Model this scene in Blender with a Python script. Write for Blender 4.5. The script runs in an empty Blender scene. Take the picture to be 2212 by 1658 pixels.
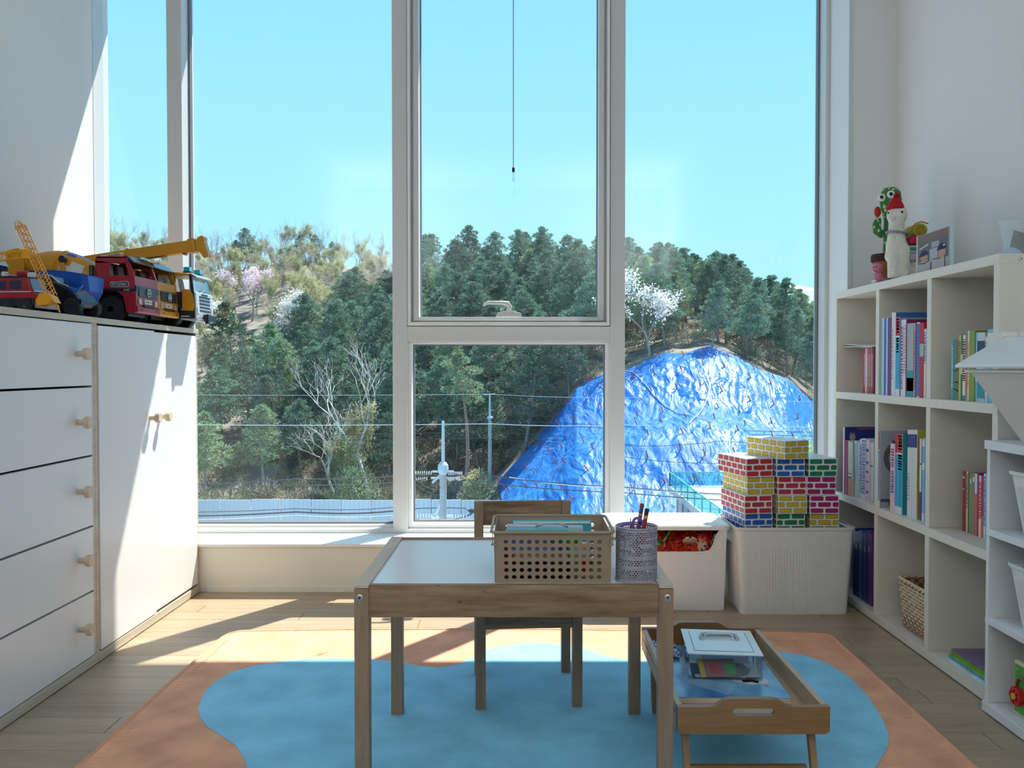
import bpy, bmesh, math, random
from mathutils import Vector, Matrix, noise

random.seed(7)
C = bpy.context.scene.collection
SC = bpy.context.scene
PI = math.pi

# ------------------------------------------------------------------ camera
W, H, F = 2212, 1658, 1842.0
EYE = Vector((0.0, 0.0, 0.88))
cam_data = bpy.data.cameras.new('camera')
cam = bpy.data.objects.new('camera', cam_data)
C.objects.link(cam)
cam_data.sensor_fit = 'HORIZONTAL'
cam_data.sensor_width = 36.0
cam_data.lens = 36.0 * F / W
cam_data.clip_start = 0.05
cam_data.clip_end = 2000
cam.location = EYE
cam.rotation_euler = (math.radians(90 - 1.15), 0.0, 0.0)
cam_data.shift_x = -24.0 / W      # the view axis meets the picture 24 px right of its middle
SC.camera = cam
CR = cam.rotation_euler.to_matrix()

def ray(px, py):
    return CR @ Vector(((px - W / 2 - 24.0) / F, -(py - H / 2) / F, -1.0))
def at(px, py, d):            # the point seen at a pixel, on the plane y = d
    r = ray(px, py); return EYE + r * (d / r.y)
def atx(px, py, X):
    r = ray(px, py); return EYE + r * (X / r.x)
def atz(px, py, Z):
    r = ray(px, py); return EYE + r * ((Z - EYE.z) / r.z)

# ------------------------------------------------------------------ world, sun, exposure
world = bpy.data.worlds.new('sky'); SC.world = world
world.use_nodes = True
wn = world.node_tree; wn.nodes.clear()
def wnode(t): return wn.nodes.new(t)
tc = wnode('ShaderNodeTexCoord'); sep = wnode('ShaderNodeSeparateXYZ')
ramp = wnode('ShaderNodeValToRGB'); bg = wnode('ShaderNodeBackground'); wo = wnode('ShaderNodeOutputWorld')
wn.links.new(tc.outputs['Generated'], sep.inputs[0])
wn.links.new(sep.outputs['Z'], ramp.inputs[0])
cr = ramp.color_ramp
cr.elements[0].position = 0.0; cr.elements[0].color = (0.45, 0.81, 1.0, 1)
cr.elements[1].position = 1.0; cr.elements[1].color = (0.16, 0.42, 0.85, 1)
e = cr.elements.new(0.16); e.color = (0.36, 0.75, 1.0, 1)
e = cr.elements.new(0.42); e.color = (0.25, 0.64, 1.0, 1)
wn.links.new(ramp.outputs[0], bg.inputs['Color'])
bg.inputs['Strength'].default_value = 0.96
wn.links.new(bg.outputs[0], wo.inputs[0])

sun_data = bpy.data.lights.new('sun', 'SUN')
sun_data.energy = 8.0
sun_data.angle = math.radians(0.55)
sun_data.color = (1.0, 0.95, 0.86)
sun = bpy.data.objects.new('sun', sun_data); C.objects.link(sun)
sun.rotation_euler = Vector((-0.70, -1.0, -2.0)).to_track_quat('-Z', 'Y').to_euler()
sun.location = (20, 30, 60)

vs = SC.view_settings
vs.view_transform = 'Standard'; vs.look = 'None'; vs.gamma = 1.0; vs.use_curve_mapping = False
vs.exposure = 0.42
SC.cycles.use_denoising = True
SC.cycles.use_adaptive_sampling = True
SC.cycles.adaptive_threshold = 0.025
SC.cycles.max_bounces = 8
SC.cycles.diffuse_bounces = 4
SC.cycles.glossy_bounces = 4
SC.cycles.transmission_bounces = 6
SC.cycles.transparent_max_bounces = 12
SC.cycles.caustics_reflective = False
SC.cycles.caustics_refractive = False

# ------------------------------------------------------------------ materials
def _new(name):
    m = bpy.data.materials.new(name); m.use_nodes = True
    return m, m.node_tree, m.node_tree.nodes['Principled BSDF']
def mat(name, col, rough=0.5, metal=0.0, bump=0.0, bscale=60.0, var=0.0, spec=0.5, trans=0.0, objvar=0.0, vscale=None, ior=1.45):
    m, t, p = _new(name)
    c = (*col, 1)
    p.inputs['Base Color'].default_value = c
    p.inputs['Roughness'].default_value = rough
    p.inputs['Metallic'].default_value = metal
    p.inputs['Specular IOR Level'].default_value = spec
    p.inputs['Transmission Weight'].default_value = trans
    p.inputs['IOR'].default_value = ior
    m.diffuse_color = c
    if bump or var or objvar:
        tcn = t.nodes.new('ShaderNodeTexCoord')
        ns = t.nodes.new('ShaderNodeTexNoise'); ns.inputs['Scale'].default_value = vscale or bscale
        ns.inputs['Detail'].default_value = 4
        t.links.new(tcn.outputs['Object'], ns.inputs['Vector'])
        if var or objvar:
            mr = t.nodes.new('ShaderNodeMapRange')
            mr.inputs['From Min'].default_value = 0.3; mr.inputs['From Max'].default_value = 0.7
            mr.inputs['To Min'].default_value = 1 - var; mr.inputs['To Max'].default_value = 1 + var
            t.links.new(ns.outputs['Fac'], mr.inputs['Value'])
            val = mr.outputs[0]
            if objvar:
                oi = t.nodes.new('ShaderNodeObjectInfo')
                m2 = t.nodes.new('ShaderNodeMapRange')
                m2.inputs['To Min'].default_value = 1 - objvar; m2.inputs['To Max'].default_value = 1 + objvar
                t.links.new(oi.outputs['Random'], m2.inputs['Value'])
                mu = t.nodes.new('ShaderNodeMath'); mu.operation = 'MULTIPLY'
                t.links.new(val, mu.inputs[0]); t.links.new(m2.outputs[0], mu.inputs[1]); val = mu.outputs[0]
            vm = t.nodes.new('ShaderNodeVectorMath'); vm.operation = 'SCALE'
            vm.inputs[0].default_value = col
            t.links.new(val, vm.inputs['Scale'])
            t.links.new(vm.outputs[0], p.inputs['Base Color'])
        if bump:
            n2 = ns
            if vscale:
                n2 = t.nodes.new('ShaderNodeTexNoise'); n2.inputs['Scale'].default_value = bscale; n2.inputs['Detail'].default_value = 4
                t.links.new(tcn.outputs['Object'], n2.inputs['Vector'])
            b = t.nodes.new('ShaderNodeBump'); b.inputs['Strength'].default_value = bump
            b.inputs['Distance'].default_value = 0.01
            t.links.new(n2.outputs['Fac'], b.inputs['Height'])
            t.links.new(b.outputs[0], p.inputs['Normal'])
    return m

def wood(name, c1, c2, axis=0, scale=14.0, rough=0.45, stretch=12.0, objrand=False, contrast=(0.35, 0.65), knots=0.0, objval=0.0):
    m, t, p = _new(name)
    p.inputs['Roughness'].default_value = rough
    tcn = t.nodes.new('ShaderNodeTexCoord'); mp = t.nodes.new('ShaderNodeMapping')
    sc = [1.0, 1.0, 1.0]; sc[axis] = 1.0 / stretch
    mp.inputs['Scale'].default_value = sc
    vec = tcn.outputs['Object']
    oi = t.nodes.new('ShaderNodeObjectInfo')
    if objrand:
        va = t.nodes.new('ShaderNodeVectorMath'); va.operation = 'ADD'
        vm = t.nodes.new('ShaderNodeVectorMath'); vm.operation = 'SCALE'; vm.inputs[0].default_value = (17, 31, 23)
        t.links.new(oi.outputs['Random'], vm.inputs['Scale'])
        t.links.new(vec, va.inputs[0]); t.links.new(vm.outputs[0], va.inputs[1]); vec = va.outputs[0]
    t.links.new(vec, mp.inputs['Vector'])
    n = t.nodes.new('ShaderNodeTexNoise'); n.inputs['Scale'].default_value = scale; n.inputs['Detail'].default_value = 8
    n.inputs['Roughness'].default_value = 0.62; n.inputs['Distortion'].default_value = 0.6
    t.links.new(mp.outputs[0], n.inputs['Vector'])
    n2 = t.nodes.new('ShaderNodeTexNoise'); n2.inputs['Scale'].default_value = scale * 9; n2.inputs['Detail'].default_value = 3
    t.links.new(mp.outputs[0], n2.inputs['Vector'])
    mx = t.nodes.new('ShaderNodeMath'); mx.operation = 'MULTIPLY_ADD'; mx.inputs[1].default_value = 0.35
    t.links.new(n2.outputs['Fac'], mx.inputs[0])
    ms = t.nodes.new('ShaderNodeMath'); ms.operation = 'MULTIPLY'; ms.inputs[1].default_value = 0.65
    t.links.new(n.outputs['Fac'], ms.inputs[0]); t.links.new(ms.outputs[0], mx.inputs[2])
    r = t.nodes.new('ShaderNodeValToRGB')
    r.color_ramp.elements[0].position = contrast[0]; r.color_ramp.elements[0].color = (*c1, 1)
    r.color_ramp.elements[1].position = contrast[1]; r.color_ramp.elements[1].color = (*c2, 1)
    t.links.new(mx.outputs[0], r.inputs[0])
    out = r.outputs[0]
    if knots:
        v = t.nodes.new('ShaderNodeTexVoronoi'); v.inputs['Scale'].default_value = knots
        mp2 = t.nodes.new('ShaderNodeMapping'); s2 = [1.0, 1.0, 1.0]; s2[axis] = 0.6; mp2.inputs['Scale'].default_value = s2
        t.links.new(tcn.outputs['Object'], mp2.inputs['Vector']); t.links.new(mp2.outputs[0], v.inputs['Vector'])
        kr = t.nodes.new('ShaderNodeMapRange'); kr.inputs['From Min'].default_value = 0.03; kr.inputs['From Max'].default_value = 0.10
        kr.inputs['To Min'].default_value = 0.35; kr.inputs['To Max'].default_value = 1.0
        t.links.new(v.outputs['Distance'], kr.inputs['Value'])
        vm3 = t.nodes.new('ShaderNodeVectorMath'); vm3.operation = 'SCALE'
        t.links.new(out, vm3.inputs[0]); t.links.new(kr.outputs[0], vm3.inputs['Scale']); out = vm3.outputs[0]
    if objval:
        m2 = t.nodes.new('ShaderNodeMapRange'); m2.inputs['To Min'].default_value = 1 - objval; m2.inputs['To Max'].default_value = 1 + objval
        t.links.new(oi.outputs['Random'], m2.inputs['Value'])
        vm2 = t.nodes.new('ShaderNodeVectorMath'); vm2.operation = 'SCALE'
        t.links.new(out, vm2.inputs[0]); t.links.new(m2.outputs[0], vm2.inputs['Scale']); out = vm2.outputs[0]
    t.links.new(out, p.inputs['Base Color'])
    b = t.nodes.new('ShaderNodeBump'); b.inputs['Strength'].default_value = 0.12; b.inputs['Distance'].default_value = 0.004
    t.links.new(n2.outputs['Fac'], b.inputs['Height']); t.links.new(b.outputs[0], p.inputs['Normal'])
    return m

def glass_pane(name, tint=(0.985, 1.0, 0.995), ior=1.42, refl=1.0):
    m = bpy.data.materials.new(name); m.use_nodes = True
    t = m.node_tree; t.nodes.clear()
    tr = t.nodes.new('ShaderNodeBsdfTransparent'); tr.inputs[0].default_value = (*tint, 1)
    gl = t.nodes.new('ShaderNodeBsdfGlossy'); gl.inputs['Roughness'].default_value = 0.0
    fr = t.nodes.new('ShaderNodeFresnel')       # same reflectance on the entering and the leaving face of a thin pane
    ge = t.nodes.new('ShaderNodeNewGeometry'); mi = t.nodes.new('ShaderNodeMapRange')
    mi.inputs['To Min'].default_value = ior; mi.inputs['To Max'].default_value = 1.0/ior
    t.links.new(ge.outputs['Backfacing'], mi.inputs['Value']); t.links.new(mi.outputs[0], fr.inputs[0])
    mx = t.nodes.new('ShaderNodeMixShader'); o = t.nodes.new('ShaderNodeOutputMaterial')
    ml = t.nodes.new('ShaderNodeMath'); ml.operation = 'MULTIPLY'; ml.inputs[1].default_value = refl
    t.links.new(fr.outputs[0], ml.inputs[0])
    t.links.new(ml.outputs[0], mx.inputs[0]); t.links.new(tr.outputs[0], mx.inputs[1]); t.links.new(gl.outputs[0], mx.inputs[2])
    t.links.new(mx.outputs[0], o.inputs[0])
    return m

_cc = {}
def col(c, rough=0.45, **k):      # cached plain colour material
    key = (tuple(round(x, 3) for x in c), rough, tuple(sorted(k.items())))
    if key not in _cc:
        _cc[key] = mat('paint_%03d' % len(_cc), c, rough, **k)
    return _cc[key]

# ------------------------------------------------------------------ mesh builder
class MB:
    def __init__(s): s.v = []; s.f = []; s.m = []
    def add(s, vs, fs, mi=0):
        o = len(s.v); s.v += [tuple(v) for v in vs]
        for f in fs: s.f.append(tuple(o + i for i in f)); s.m.append(mi)
        return s
    def box(s, a, b, mi=0, M=None):
        x0, y0, z0 = a; x1, y1, z1 = b
        if x0 > x1: x0, x1 = x1, x0
        if y0 > y1: y0, y1 = y1, y0
        if z0 > z1: z0, z1 = z1, z0
        vs = [Vector(p) for p in ((x0,y0,z0),(x1,y0,z0),(x1,y1,z0),(x0,y1,z0),(x0,y0,z1),(x1,y0,z1),(x1,y1,z1),(x0,y1,z1))]
        if M: vs = [M @ v for v in vs]
        return s.add(vs, [(0,3,2,1),(4,5,6,7),(0,1,5,4),(1,2,6,5),(2,3,7,6),(3,0,4,7)], mi)
    def tube(s, p0, p1, r0, r1=None, n=12, mi=0, caps=True):
        if r1 is None: r1 = r0
        p0 = Vector(p0); p1 = Vector(p1); d = (p1 - p0)
        if d.length < 1e-9: return s
        q = d.to_track_quat('Z', 'Y')
        ring = [q @ Vector((math.cos(2*PI*i/n), math.sin(2*PI*i/n), 0)) for i in range(n)]
        vs = [p0 + v*r0 for v in ring] + [p1 + v*r1 for v in ring]
        fs = [(i, (i+1) % n, n + (i+1) % n, n + i) for i in range(n)]
        if caps: fs += [tuple(range(n-1, -1, -1)), tuple(range(n, 2*n))]
        return s.add(vs, fs, mi)
    def path(s, pts, r, n=8, mi=0, closed=False):
        pts = [Vector(p) for p in pts]; N = len(pts)
        rs = r if isinstance(r, (list, tuple)) else [r]*N
        o = len(s.v); up = None
        for i, p in enumerate(pts):
            a = pts[i-1] if (i > 0 or closed) else p
            b = pts[(i+1) % N] if (i < N-1 or closed) else p
            t = (b - a).normalized() if (b-a).length > 1e-9 else Vector((0,0,1))
            if up is None:
                up = Vector((0,0,1)) if abs(t.z) < 0.9 else Vector((1,0,0))
            side = t.cross(up)
            if side.length < 1e-6: side = t.cross(Vector((0,1,0)))
            side.normalize(); up = side.cross(t).normalized()
            for k in range(n):
                an = 2*PI*k/n
                s.v.append(tuple(p + (side*math.cos(an) + up*math.sin(an))*rs[i]))
        for i in range(N if closed else N-1):
            j = (i+1) % N
            for k in range(n):
                k2 = (k+1) % n
                s.f.append((o+i*n+k, o+i*n+k2, o+j*n+k2, o+j*n+k)); s.m.append(mi)
        if not closed:
            s.f.append(tuple(o+k for k in range(n-1, -1, -1))); s.m.append(mi)
            s.f.append(tuple(o+(N-1)*n+k for k in range(n))); s.m.append(mi)
        return s
    def prism(s, poly, a0, a1, axis='y', mi=0, M=None):   # poly in the two other axes, extruded from a0 to a1
        n = len(poly)
        def P(u, w, a):
            if axis == 'y': v = Vector((u, a, w))
            elif axis == 'x': v = Vector((a, u, w))
            else: v = Vector((u, w, a))
            return M @ v if M else v
        vs = [P(u, w, a0) for u, w in poly] + [P(u, w, a1) for u, w in poly]
        fs = [(i, (i+1) % n, n+(i+1) % n, n+i) for i in range(n)] + [tuple(range(n-1,-1,-1)), tuple(range(n, 2*n))]
        return s.add(vs, fs, mi)
    def lathe(s, prof, c=(0,0,0), n=24, mi=0, axis='z', cap=True):
        cx, cy, cz = c; vs = []
        for r, h in prof:
            for i in range(n):
                a = 2*PI*i/n; x = r*math.cos(a); y = r*math.sin(a)
                if axis == 'z': vs.append((cx+x, cy+y, cz+h))
                elif axis == 'x': vs.append((cx+h, cy+x, cz+y))
                else: vs.append((cx+x, cy+h, cz+y))
        fs = []
        for j in range(len(prof)-1):
            for i in range(n):
                i2 = (i+1) % n; fs.append((j*n+i, j*n+i2, (j+1)*n+i2, (j+1)*n+i))
        if cap:
            fs.append(tuple(range(n-1, -1, -1))); fs.append(tuple((len(prof)-1)*n+i for i in range(n)))
        return s.add(vs, fs, mi)
    def ell(s, c, r, n=14, m=9, mi=0, M=None):
        c = Vector(c); r = (r, r, r) if not isinstance(r, (tuple, list)) else r
        vs = [Vector((0,0,r[2]))]
        for j in range(1, m):
            ph = PI*j/m
            for i in range(n):
                a = 2*PI*i/n
                vs.append(Vector((r[0]*math.sin(ph)*math.cos(a), r[1]*math.sin(ph)*math.sin(a), r[2]*math.cos(ph))))
        vs.append(Vector((0,0,-r[2])))
        if M: vs = [M @ v for v in vs]
        vs = [v + c for v in vs]
        fs = [(0, 1+i, 1+(i+1) % n) for i in range(n)]
        for j in range(m-2):
            for i in range(n):
                a = 1+j*n+i; b = 1+j*n+(i+1) % n
                fs.append((a, a+n, b+n, b))
        L = len(vs)-1; o = 1+(m-2)*n
        fs += [(L, o+(i+1) % n, o+i) for i in range(n)]
        return s.add(vs, fs, mi)
    def mesh(s, name, mats, smooth=False):
        me = bpy.data.meshes.new(name); me.from_pydata(s.v, [], s.f)
        if not isinstance(mats, (list, tuple)): mats = [mats]
        for m in mats: me.materials.append(m)
        if len(mats) > 1: me.polygons.foreach_set('material_index', s.m)
        bm = bmesh.new(); bm.from_mesh(me); bmesh.ops.recalc_face_normals(bm, faces=bm.faces); bm.to_mesh(me); bm.free()
        if smooth: me.polygons.foreach_set('use_smooth', [True]*len(me.polygons))
        me.update(); return me
    def build(s, name, mats, parent=None, smooth=False, bevel=0, seg=2, loc=None, rz=0, solid=0, auto=False, sub=0, kind=None, remesh=0):
        o = bpy.data.objects.new(name, s.mesh(name, mats, smooth or auto)); C.objects.link(o)
        if parent: o.parent = parent
        if loc: o.location = loc
        if rz: o.rotation_euler = (0, 0, rz)
        if remesh:
            md = o.modifiers.new('r', 'REMESH'); md.mode = 'VOXEL'; md.voxel_size = remesh; md.use_smooth_shade = True
            md = o.modifiers.new('s', 'SMOOTH'); md.iterations = 4
        if solid:
            md = o.modifiers.new('t', 'SOLIDIFY'); md.thickness = solid; md.offset = 0
        if bevel:
            md = o.modifiers.new('b', 'BEVEL'); md.width = bevel; md.segments = seg; md.limit_method = 'ANGLE'; md.angle_limit = math.radians(40)
            md.harden_normals = False
        if sub:
            md = o.modifiers.new('u', 'SUBSURF'); md.levels = sub; md.render_levels = sub
        if kind: o['kind'] = kind
        return o

def tag(o, label=None, cat=None, group=None, kind=None):
    if label: o['label'] = label
    if cat: o['category'] = cat
    if group: o['group'] = group
    if kind: o['kind'] = kind
    return o
def thing(name, label, cat, loc=(0,0,0), rz=0, group=None, rot=None):
    o = bpy.data.objects.new(name, None); C.objects.link(o)
    o.empty_display_size = 0.05
    o.location = loc; o.rotation_euler = rot or (0, 0, rz)
    return tag(o, label, cat, group)
def struct(name, loc=(0,0,0)):
    o = bpy.data.objects.new(name, None); C.objects.link(o); o.location = loc; o['kind'] = 'structure'; return o
def dup(root, loc=None, rz=None, label=None, group=None, scale=None, rot=None):
    def cp(o, parent):
        c = o.copy(); C.objects.link(c)
        if parent: c.parent = parent
        for ch in list(o.children): cp(ch, c)
        return c
    r = cp(root, None)
    if loc is not None: r.location = loc
    if rot is not None: r.rotation_euler = rot
    elif rz is not None: r.rotation_euler = (0, 0, rz)
    if scale is not None: r.scale = (scale,)*3 if not isinstance(scale, (tuple, list)) else scale
    if label: r['label'] = label
    if group: r['group'] = group
    return r
def text_mesh(txt, size, name='lettering', extrude=0.0004, shear=0.0):
    cu = bpy.data.curves.new('t', 'FONT'); cu.body = txt; cu.size = size; cu.extrude = extrude
    cu.align_x = 'CENTER'; cu.align_y = 'CENTER'; cu.shear = shear; cu.resolution_u = 3
    o = bpy.data.objects.new('t', cu); C.objects.link(o)
    bpy.context.view_layer.update()
    me = bpy.data.meshes.new_from_object(o.evaluated_get(bpy.context.evaluated_depsgraph_get()))
    bpy.data.objects.remove(o); bpy.data.curves.remove(cu); me.name = name
    return me
def put_text(txt, size, m, parent, loc, rot, shear=0.0, name='lettering'):
    me = text_mesh(txt, size, name, shear=shear); me.materials.clear(); me.materials.append(m)
    o = bpy.data.objects.new(name, me); C.objects.link(o); o.parent = parent; o.location = loc; o.rotation_euler = rot
    return o
# ================================================================== room shell
WHITE = (0.80, 0.80, 0.78)
M_wall = mat('wall_paint', (0.80, 0.81, 0.80), 0.7, bump=0.03, bscale=220)
M_sillpanel = mat('beige_panel', (0.80, 0.76, 0.66), 0.5)
M_frame = mat('window_white', (0.66, 0.68, 0.68), 0.35)
M_bead = mat('bead_white', (0.86, 0.87, 0.87), 0.3)
M_gasket = mat('gasket_dark', (0.16, 0.17, 0.18), 0.5)
M_sill = mat('sill_white', (0.84, 0.85, 0.85), 0.25)
M_glass = glass_pane('window_glass')
M_floor = mat('floor_joint', (0.20, 0.15, 0.10), 0.6)
M_plank = wood('oak_plank', (0.33, 0.24, 0.155), (0.49, 0.375, 0.26), axis=0, scale=22, rough=0.38, stretch=14, objrand=True, contrast=(0.32, 0.66), objval=0.07)
M_ceil = mat('ceiling_paint', (0.82, 0.82, 0.80), 0.8)

XL, XR, YB, YF, ZC = -1.77, 1.442, -1.7, 3.32, 2.75
fl = MB().box((XL-.1, YB-.1, -.15), (XR+.1, 3.62, -.004)).build('floor', M_floor); fl['kind'] = 'structure'
# planks run from side to side; joints 0.7 mm wide and 4 mm deep
pl_len, pl_w, gap = 0.92, 0.0915, 0.0012
pm = MB().box((-pl_len/2+gap, -pl_w/2+gap/2, -.004), (pl_len/2-gap, pl_w/2-gap/2, 0)).mesh('plank', M_plank)
row = 0; y = YF - pl_w/2 - 0.005
while y > 1.45:
    off = random.uniform(0, pl_len)
    x = XL - pl_len/2 + off
    while x < XR + pl_len/2:
        x0, x1 = max(x - pl_len/2, XL), min(x + pl_len/2, XR)
        if x1 - x0 > 0.02:
            if x1 - x0 > pl_len - 1e-4: me = pm
            else: me = MB().box((-(x1-x0)/2+gap, -pl_w/2+gap/2, -.004), ((x1-x0)/2-gap, pl_w/2-gap/2, 0)).mesh('plank', M_plank)
            o = bpy.data.objects.new('plank', me); C.objects.link(o); o.parent = fl; o.location = ((x0+x1)/2, y, 0)
        x += pl_len
    y -= pl_w; row += 1
ffl = MB().box((XL, YB, -.004), (XR, y + pl_w/2, 0)).build('floorboards', M_plank, fl); ffl['kind'] = 'stuff'

def S(name, mb, m, **k):
    o = mb.build(name, m, **k); o['kind'] = 'structure'; return o
S('wall_left', MB().box((XL-.12, YB, 0), (XL, 3.66, ZC)), M_wall)
S('wall_right', MB().box((XR, YB, 0), (XR+.12, 3.62, ZC)), M_wall)
S('wall_back', MB().box((XL-.12, YB-.12, 0), (XR+.12, YB, ZC)), M_wall)
S('ceiling', MB().box((XL-.12, YB-.12, ZC), (XR+.12, 3.66, ZC+.12)), M_ceil)
PX = 1.262
wf = MB().box((XL, YF, 0), (XR, 3.62, .178))
S('wall_front', wf, M_sillpanel)
S('wall_window_side', MB().box((PX, YF, .19), (XR, 3.66, ZC)), M_wall)
S('trim_1', MB().box((PX-.004, YF-.006, .19), (PX+.012, YF, ZC)), M_frame, bevel=.001)
S('trim_2', MB().box((XL, YF-.012, .178), (PX-.004, 3.66, .19)).box((PX-.004, YF-.012, .178), (XR, YF, .19)), M_sill, bevel=.002)
S('baseboard_front', MB().box((-1.24, YF-.006, 0), (XR, YF, .022)), M_sillpanel, bevel=.001)
S('wall_above_window', MB().box((XL, 3.53, 2.62), (PX, 3.66, ZC)), M_wall)
S('roof_overhang', MB().box((XL-1.5, 3.66, 2.75), (XR+1.5, 3.885, 3.0)), M_wall)
S('wall_outer_below', MB().box((XL-1.5, 3.62, -9), (XR+1.5, 3.66, .178)), M_wall)

# ------------------------------------------------------------------ windows
Y0, YG, Y1 = 3.53, 3.615, 3.66
ZT, ZB = 2.62, .19
M0 = (-1.466, -1.405); M1 = (-.540, -.479); M2 = (.360, .421); MR = (1.245, 1.262); ML = (-1.77, -1.7685)
def ring(mb, x0, x1, z0, z1, w, y0, y1, mi=0, wb=None, wt=None):
    wb = w if wb is None else wb; wt = w if wt is None else wt
    mb.box((x0, y0, z0), (x0+w, y1, z1), mi); mb.box((x1-w, y0, z0), (x1, y1, z1), mi)
    mb.box((x0+w, y0, z0), (x1-w, y1, z0+wb), mi); mb.box((x0+w, y0, z1-wt), (x1-w, y1, z1), mi)
    return mb
# fixed outer frame: posts, bottom rail
wfm = struct('window_1')
for nm, (a, b) in (('mullion', M0), ('mullion', M1), ('mullion', M2), ('jamb', MR), ('jamb', ML)):
    MB().box((a, Y0, ZB), (b, Y1, ZT)).build(nm, M_frame, wfm, bevel=.0015)
MB().box((XL, Y0+.0015, ZB), (PX, Y1, .206)).build('bottom_rail', M_frame, wfm, bevel=.001)
MB().box((XL, Y0+.05, .206), (PX, Y1, .216)).build('glazing_bead', M_bead, wfm)
MB().box((XL, Y0+.0015, 2.585), (PX, Y1, ZT)).build('top_rail', M_frame, wfm)
MB().box((M1[1], Y0, .985), (M2[0], Y1, 1.047)).build('transom', M_frame, wfm, bevel=.0015)
for x0, x1, z0, z1 in ((ML[1], M0[0], .216, 2.585), (M0[1], M1[0], .216, 2.585), (M2[1], MR[0], .216, 2.585)):
    ring(MB(), x0-(.010 if x0 < -1.7 else 0), x1, z0, z1, .0065, YG-.012, YG+.016).build('gasket', M_gasket, wfm)
    MB().box((x0+.004, YG, z0+.004), (x1-.004, YG+.006, z1-.004)).build('pane', M_glass, wfm)
# lower middle light
w2 = struct('window_2')
ring(MB(), M1[1], M2[0], .206, .985, .014, 3.552, YG-.002, wb=.018, wt=.010).build('glazing_bead', M_bead, w2, bevel=.001)
ring(MB(), M1[1]+.014, M2[0]-.014, .224, .975, .005, YG-.006, YG+.016).build('gasket', M_gasket, w2)
MB().box((M1[1]+.015, YG, .225), (M2[0]-.015, YG+.006, .974)).build('pane', M_glass, w2)
# upper middle sash with a lever handle
w3 = struct('window_3')
ring(MB(), M1[1]+.003, M2[0]-.003, 1.049, 2.58, .022, 3.545, 3.60).build('sash_frame', M_frame, w3, bevel=.0015)
ring(MB(), M1[1]+.004, M2[0]-.004, 1.050, 2.579, .012, 3.512, 3.544, wb=.014).build('sash_cover', M_bead, w3, bevel=.001)
ring(MB(), M1[1]+.026, M2[0]-.026, 1.070, 2.557, .022, 3.530, 3.60, wb=.016).build('sash_inner_frame', M_frame, w3, bevel=.002)
ring(MB(), M1[1]+.047, M2[0]-.047, 1.085, 2.536, .004, 3.59, 3.62).build('gasket', M_gasket, w3)
MB().box((M1[1]+.049, YG, 1.087), (M2[0]-.049, YG+.006, 2.534)).build('pane', M_glass, w3)
hx = at(1099, 680, 3.50)
hb = MB().prism([(-.054,0),(.054,0),(.050,.014),(.018,.022),(-.018,.022),(-.046,.016)], -.016, .012)
hnd = hb.build('handle_base', mat('handle_grey', (.62,.66,.66), .35), w3, bevel=.002, loc=(hx.x, 3.508, 1.086))
hl = MB().path([(-.002,-.010,.016),(.004,-.012,.040),(-.004,-.014,.053),(-.030,-.018,.056),(-.085,-.020,.056),(-.098,-.020,.050),(-.104,-.020,.042)], [.011,.010,.010,.008,.007,.006,.004], n=10)
hl.build('lever', mat('handle_grey2', (.66,.70,.70), .3), hnd, smooth=True)
# pull cord in front of the middle window
pc = thing('pull_cord', 'thin black cord with a black toggle hanging before the middle window', 'cord', (at(1109, 372, 3.40).x, 3.40, 0))
zt = at(1109, 360, 3.40).z
MB().tube((0,0,zt), (0,0,ZC), .0014, n=6).build('cord', col((.03,.06,.06), .5), pc)
MB().lathe([(.001,.022),(.0055,.016),(.0055,0),(.001,0)], (0,0,zt-.021), 12).build('toggle', col((.01,.012,.03), .4), pc)
MB().lathe([(.0015,.036),(.005,.012),(.006,.002),(.001,0)], (0,0,zt-.058), 12).build('bulb', glass_pane('clear_tip', (.85,.97,.95), 1.5, 3.0), pc, smooth=True)

# ------------------------------------------------------------------ fill light added behind the camera, shaped as two uplighter lamps
FILL_POWER = 20.0
for k, (lx, ly, lab) in enumerate(((-1.30, -1.25, 'added uplighter fill lamp in the unseen back left corner of the room'), (1.02, -1.25, 'added uplighter fill lamp in the unseen back right corner of the room'))):
    fl_ = thing('fill_lamp', lab, 'lamp', (lx, ly, 0), 0, 'added fill lamps')
    MB().lathe([(.15,0),(.15,.015),(.02,.03)], n=32).build('base', M_frame, fl_)
    MB().tube((0,0,.02),(0,0,1.62), .012, n=12).build('pole', M_frame, fl_)
    MB().lathe([(.02,1.60),(.10,1.63),(.19,1.70),(.20,1.74)], n=32, cap=False).build('lamp_shade', M_frame, fl_, solid=.002)
    al = bpy.data.lights.new('lamp', 'AREA'); al.shape = 'DISK'; al.size = .34; al.energy = FILL_POWER; al.color = (.93, .97, 1.0)
    alo = bpy.data.objects.new('lamp', al); C.objects.link(alo); alo.parent = fl_; alo.location = (0, 0, 1.70); alo.rotation_euler = (PI, 0, 0)
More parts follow.
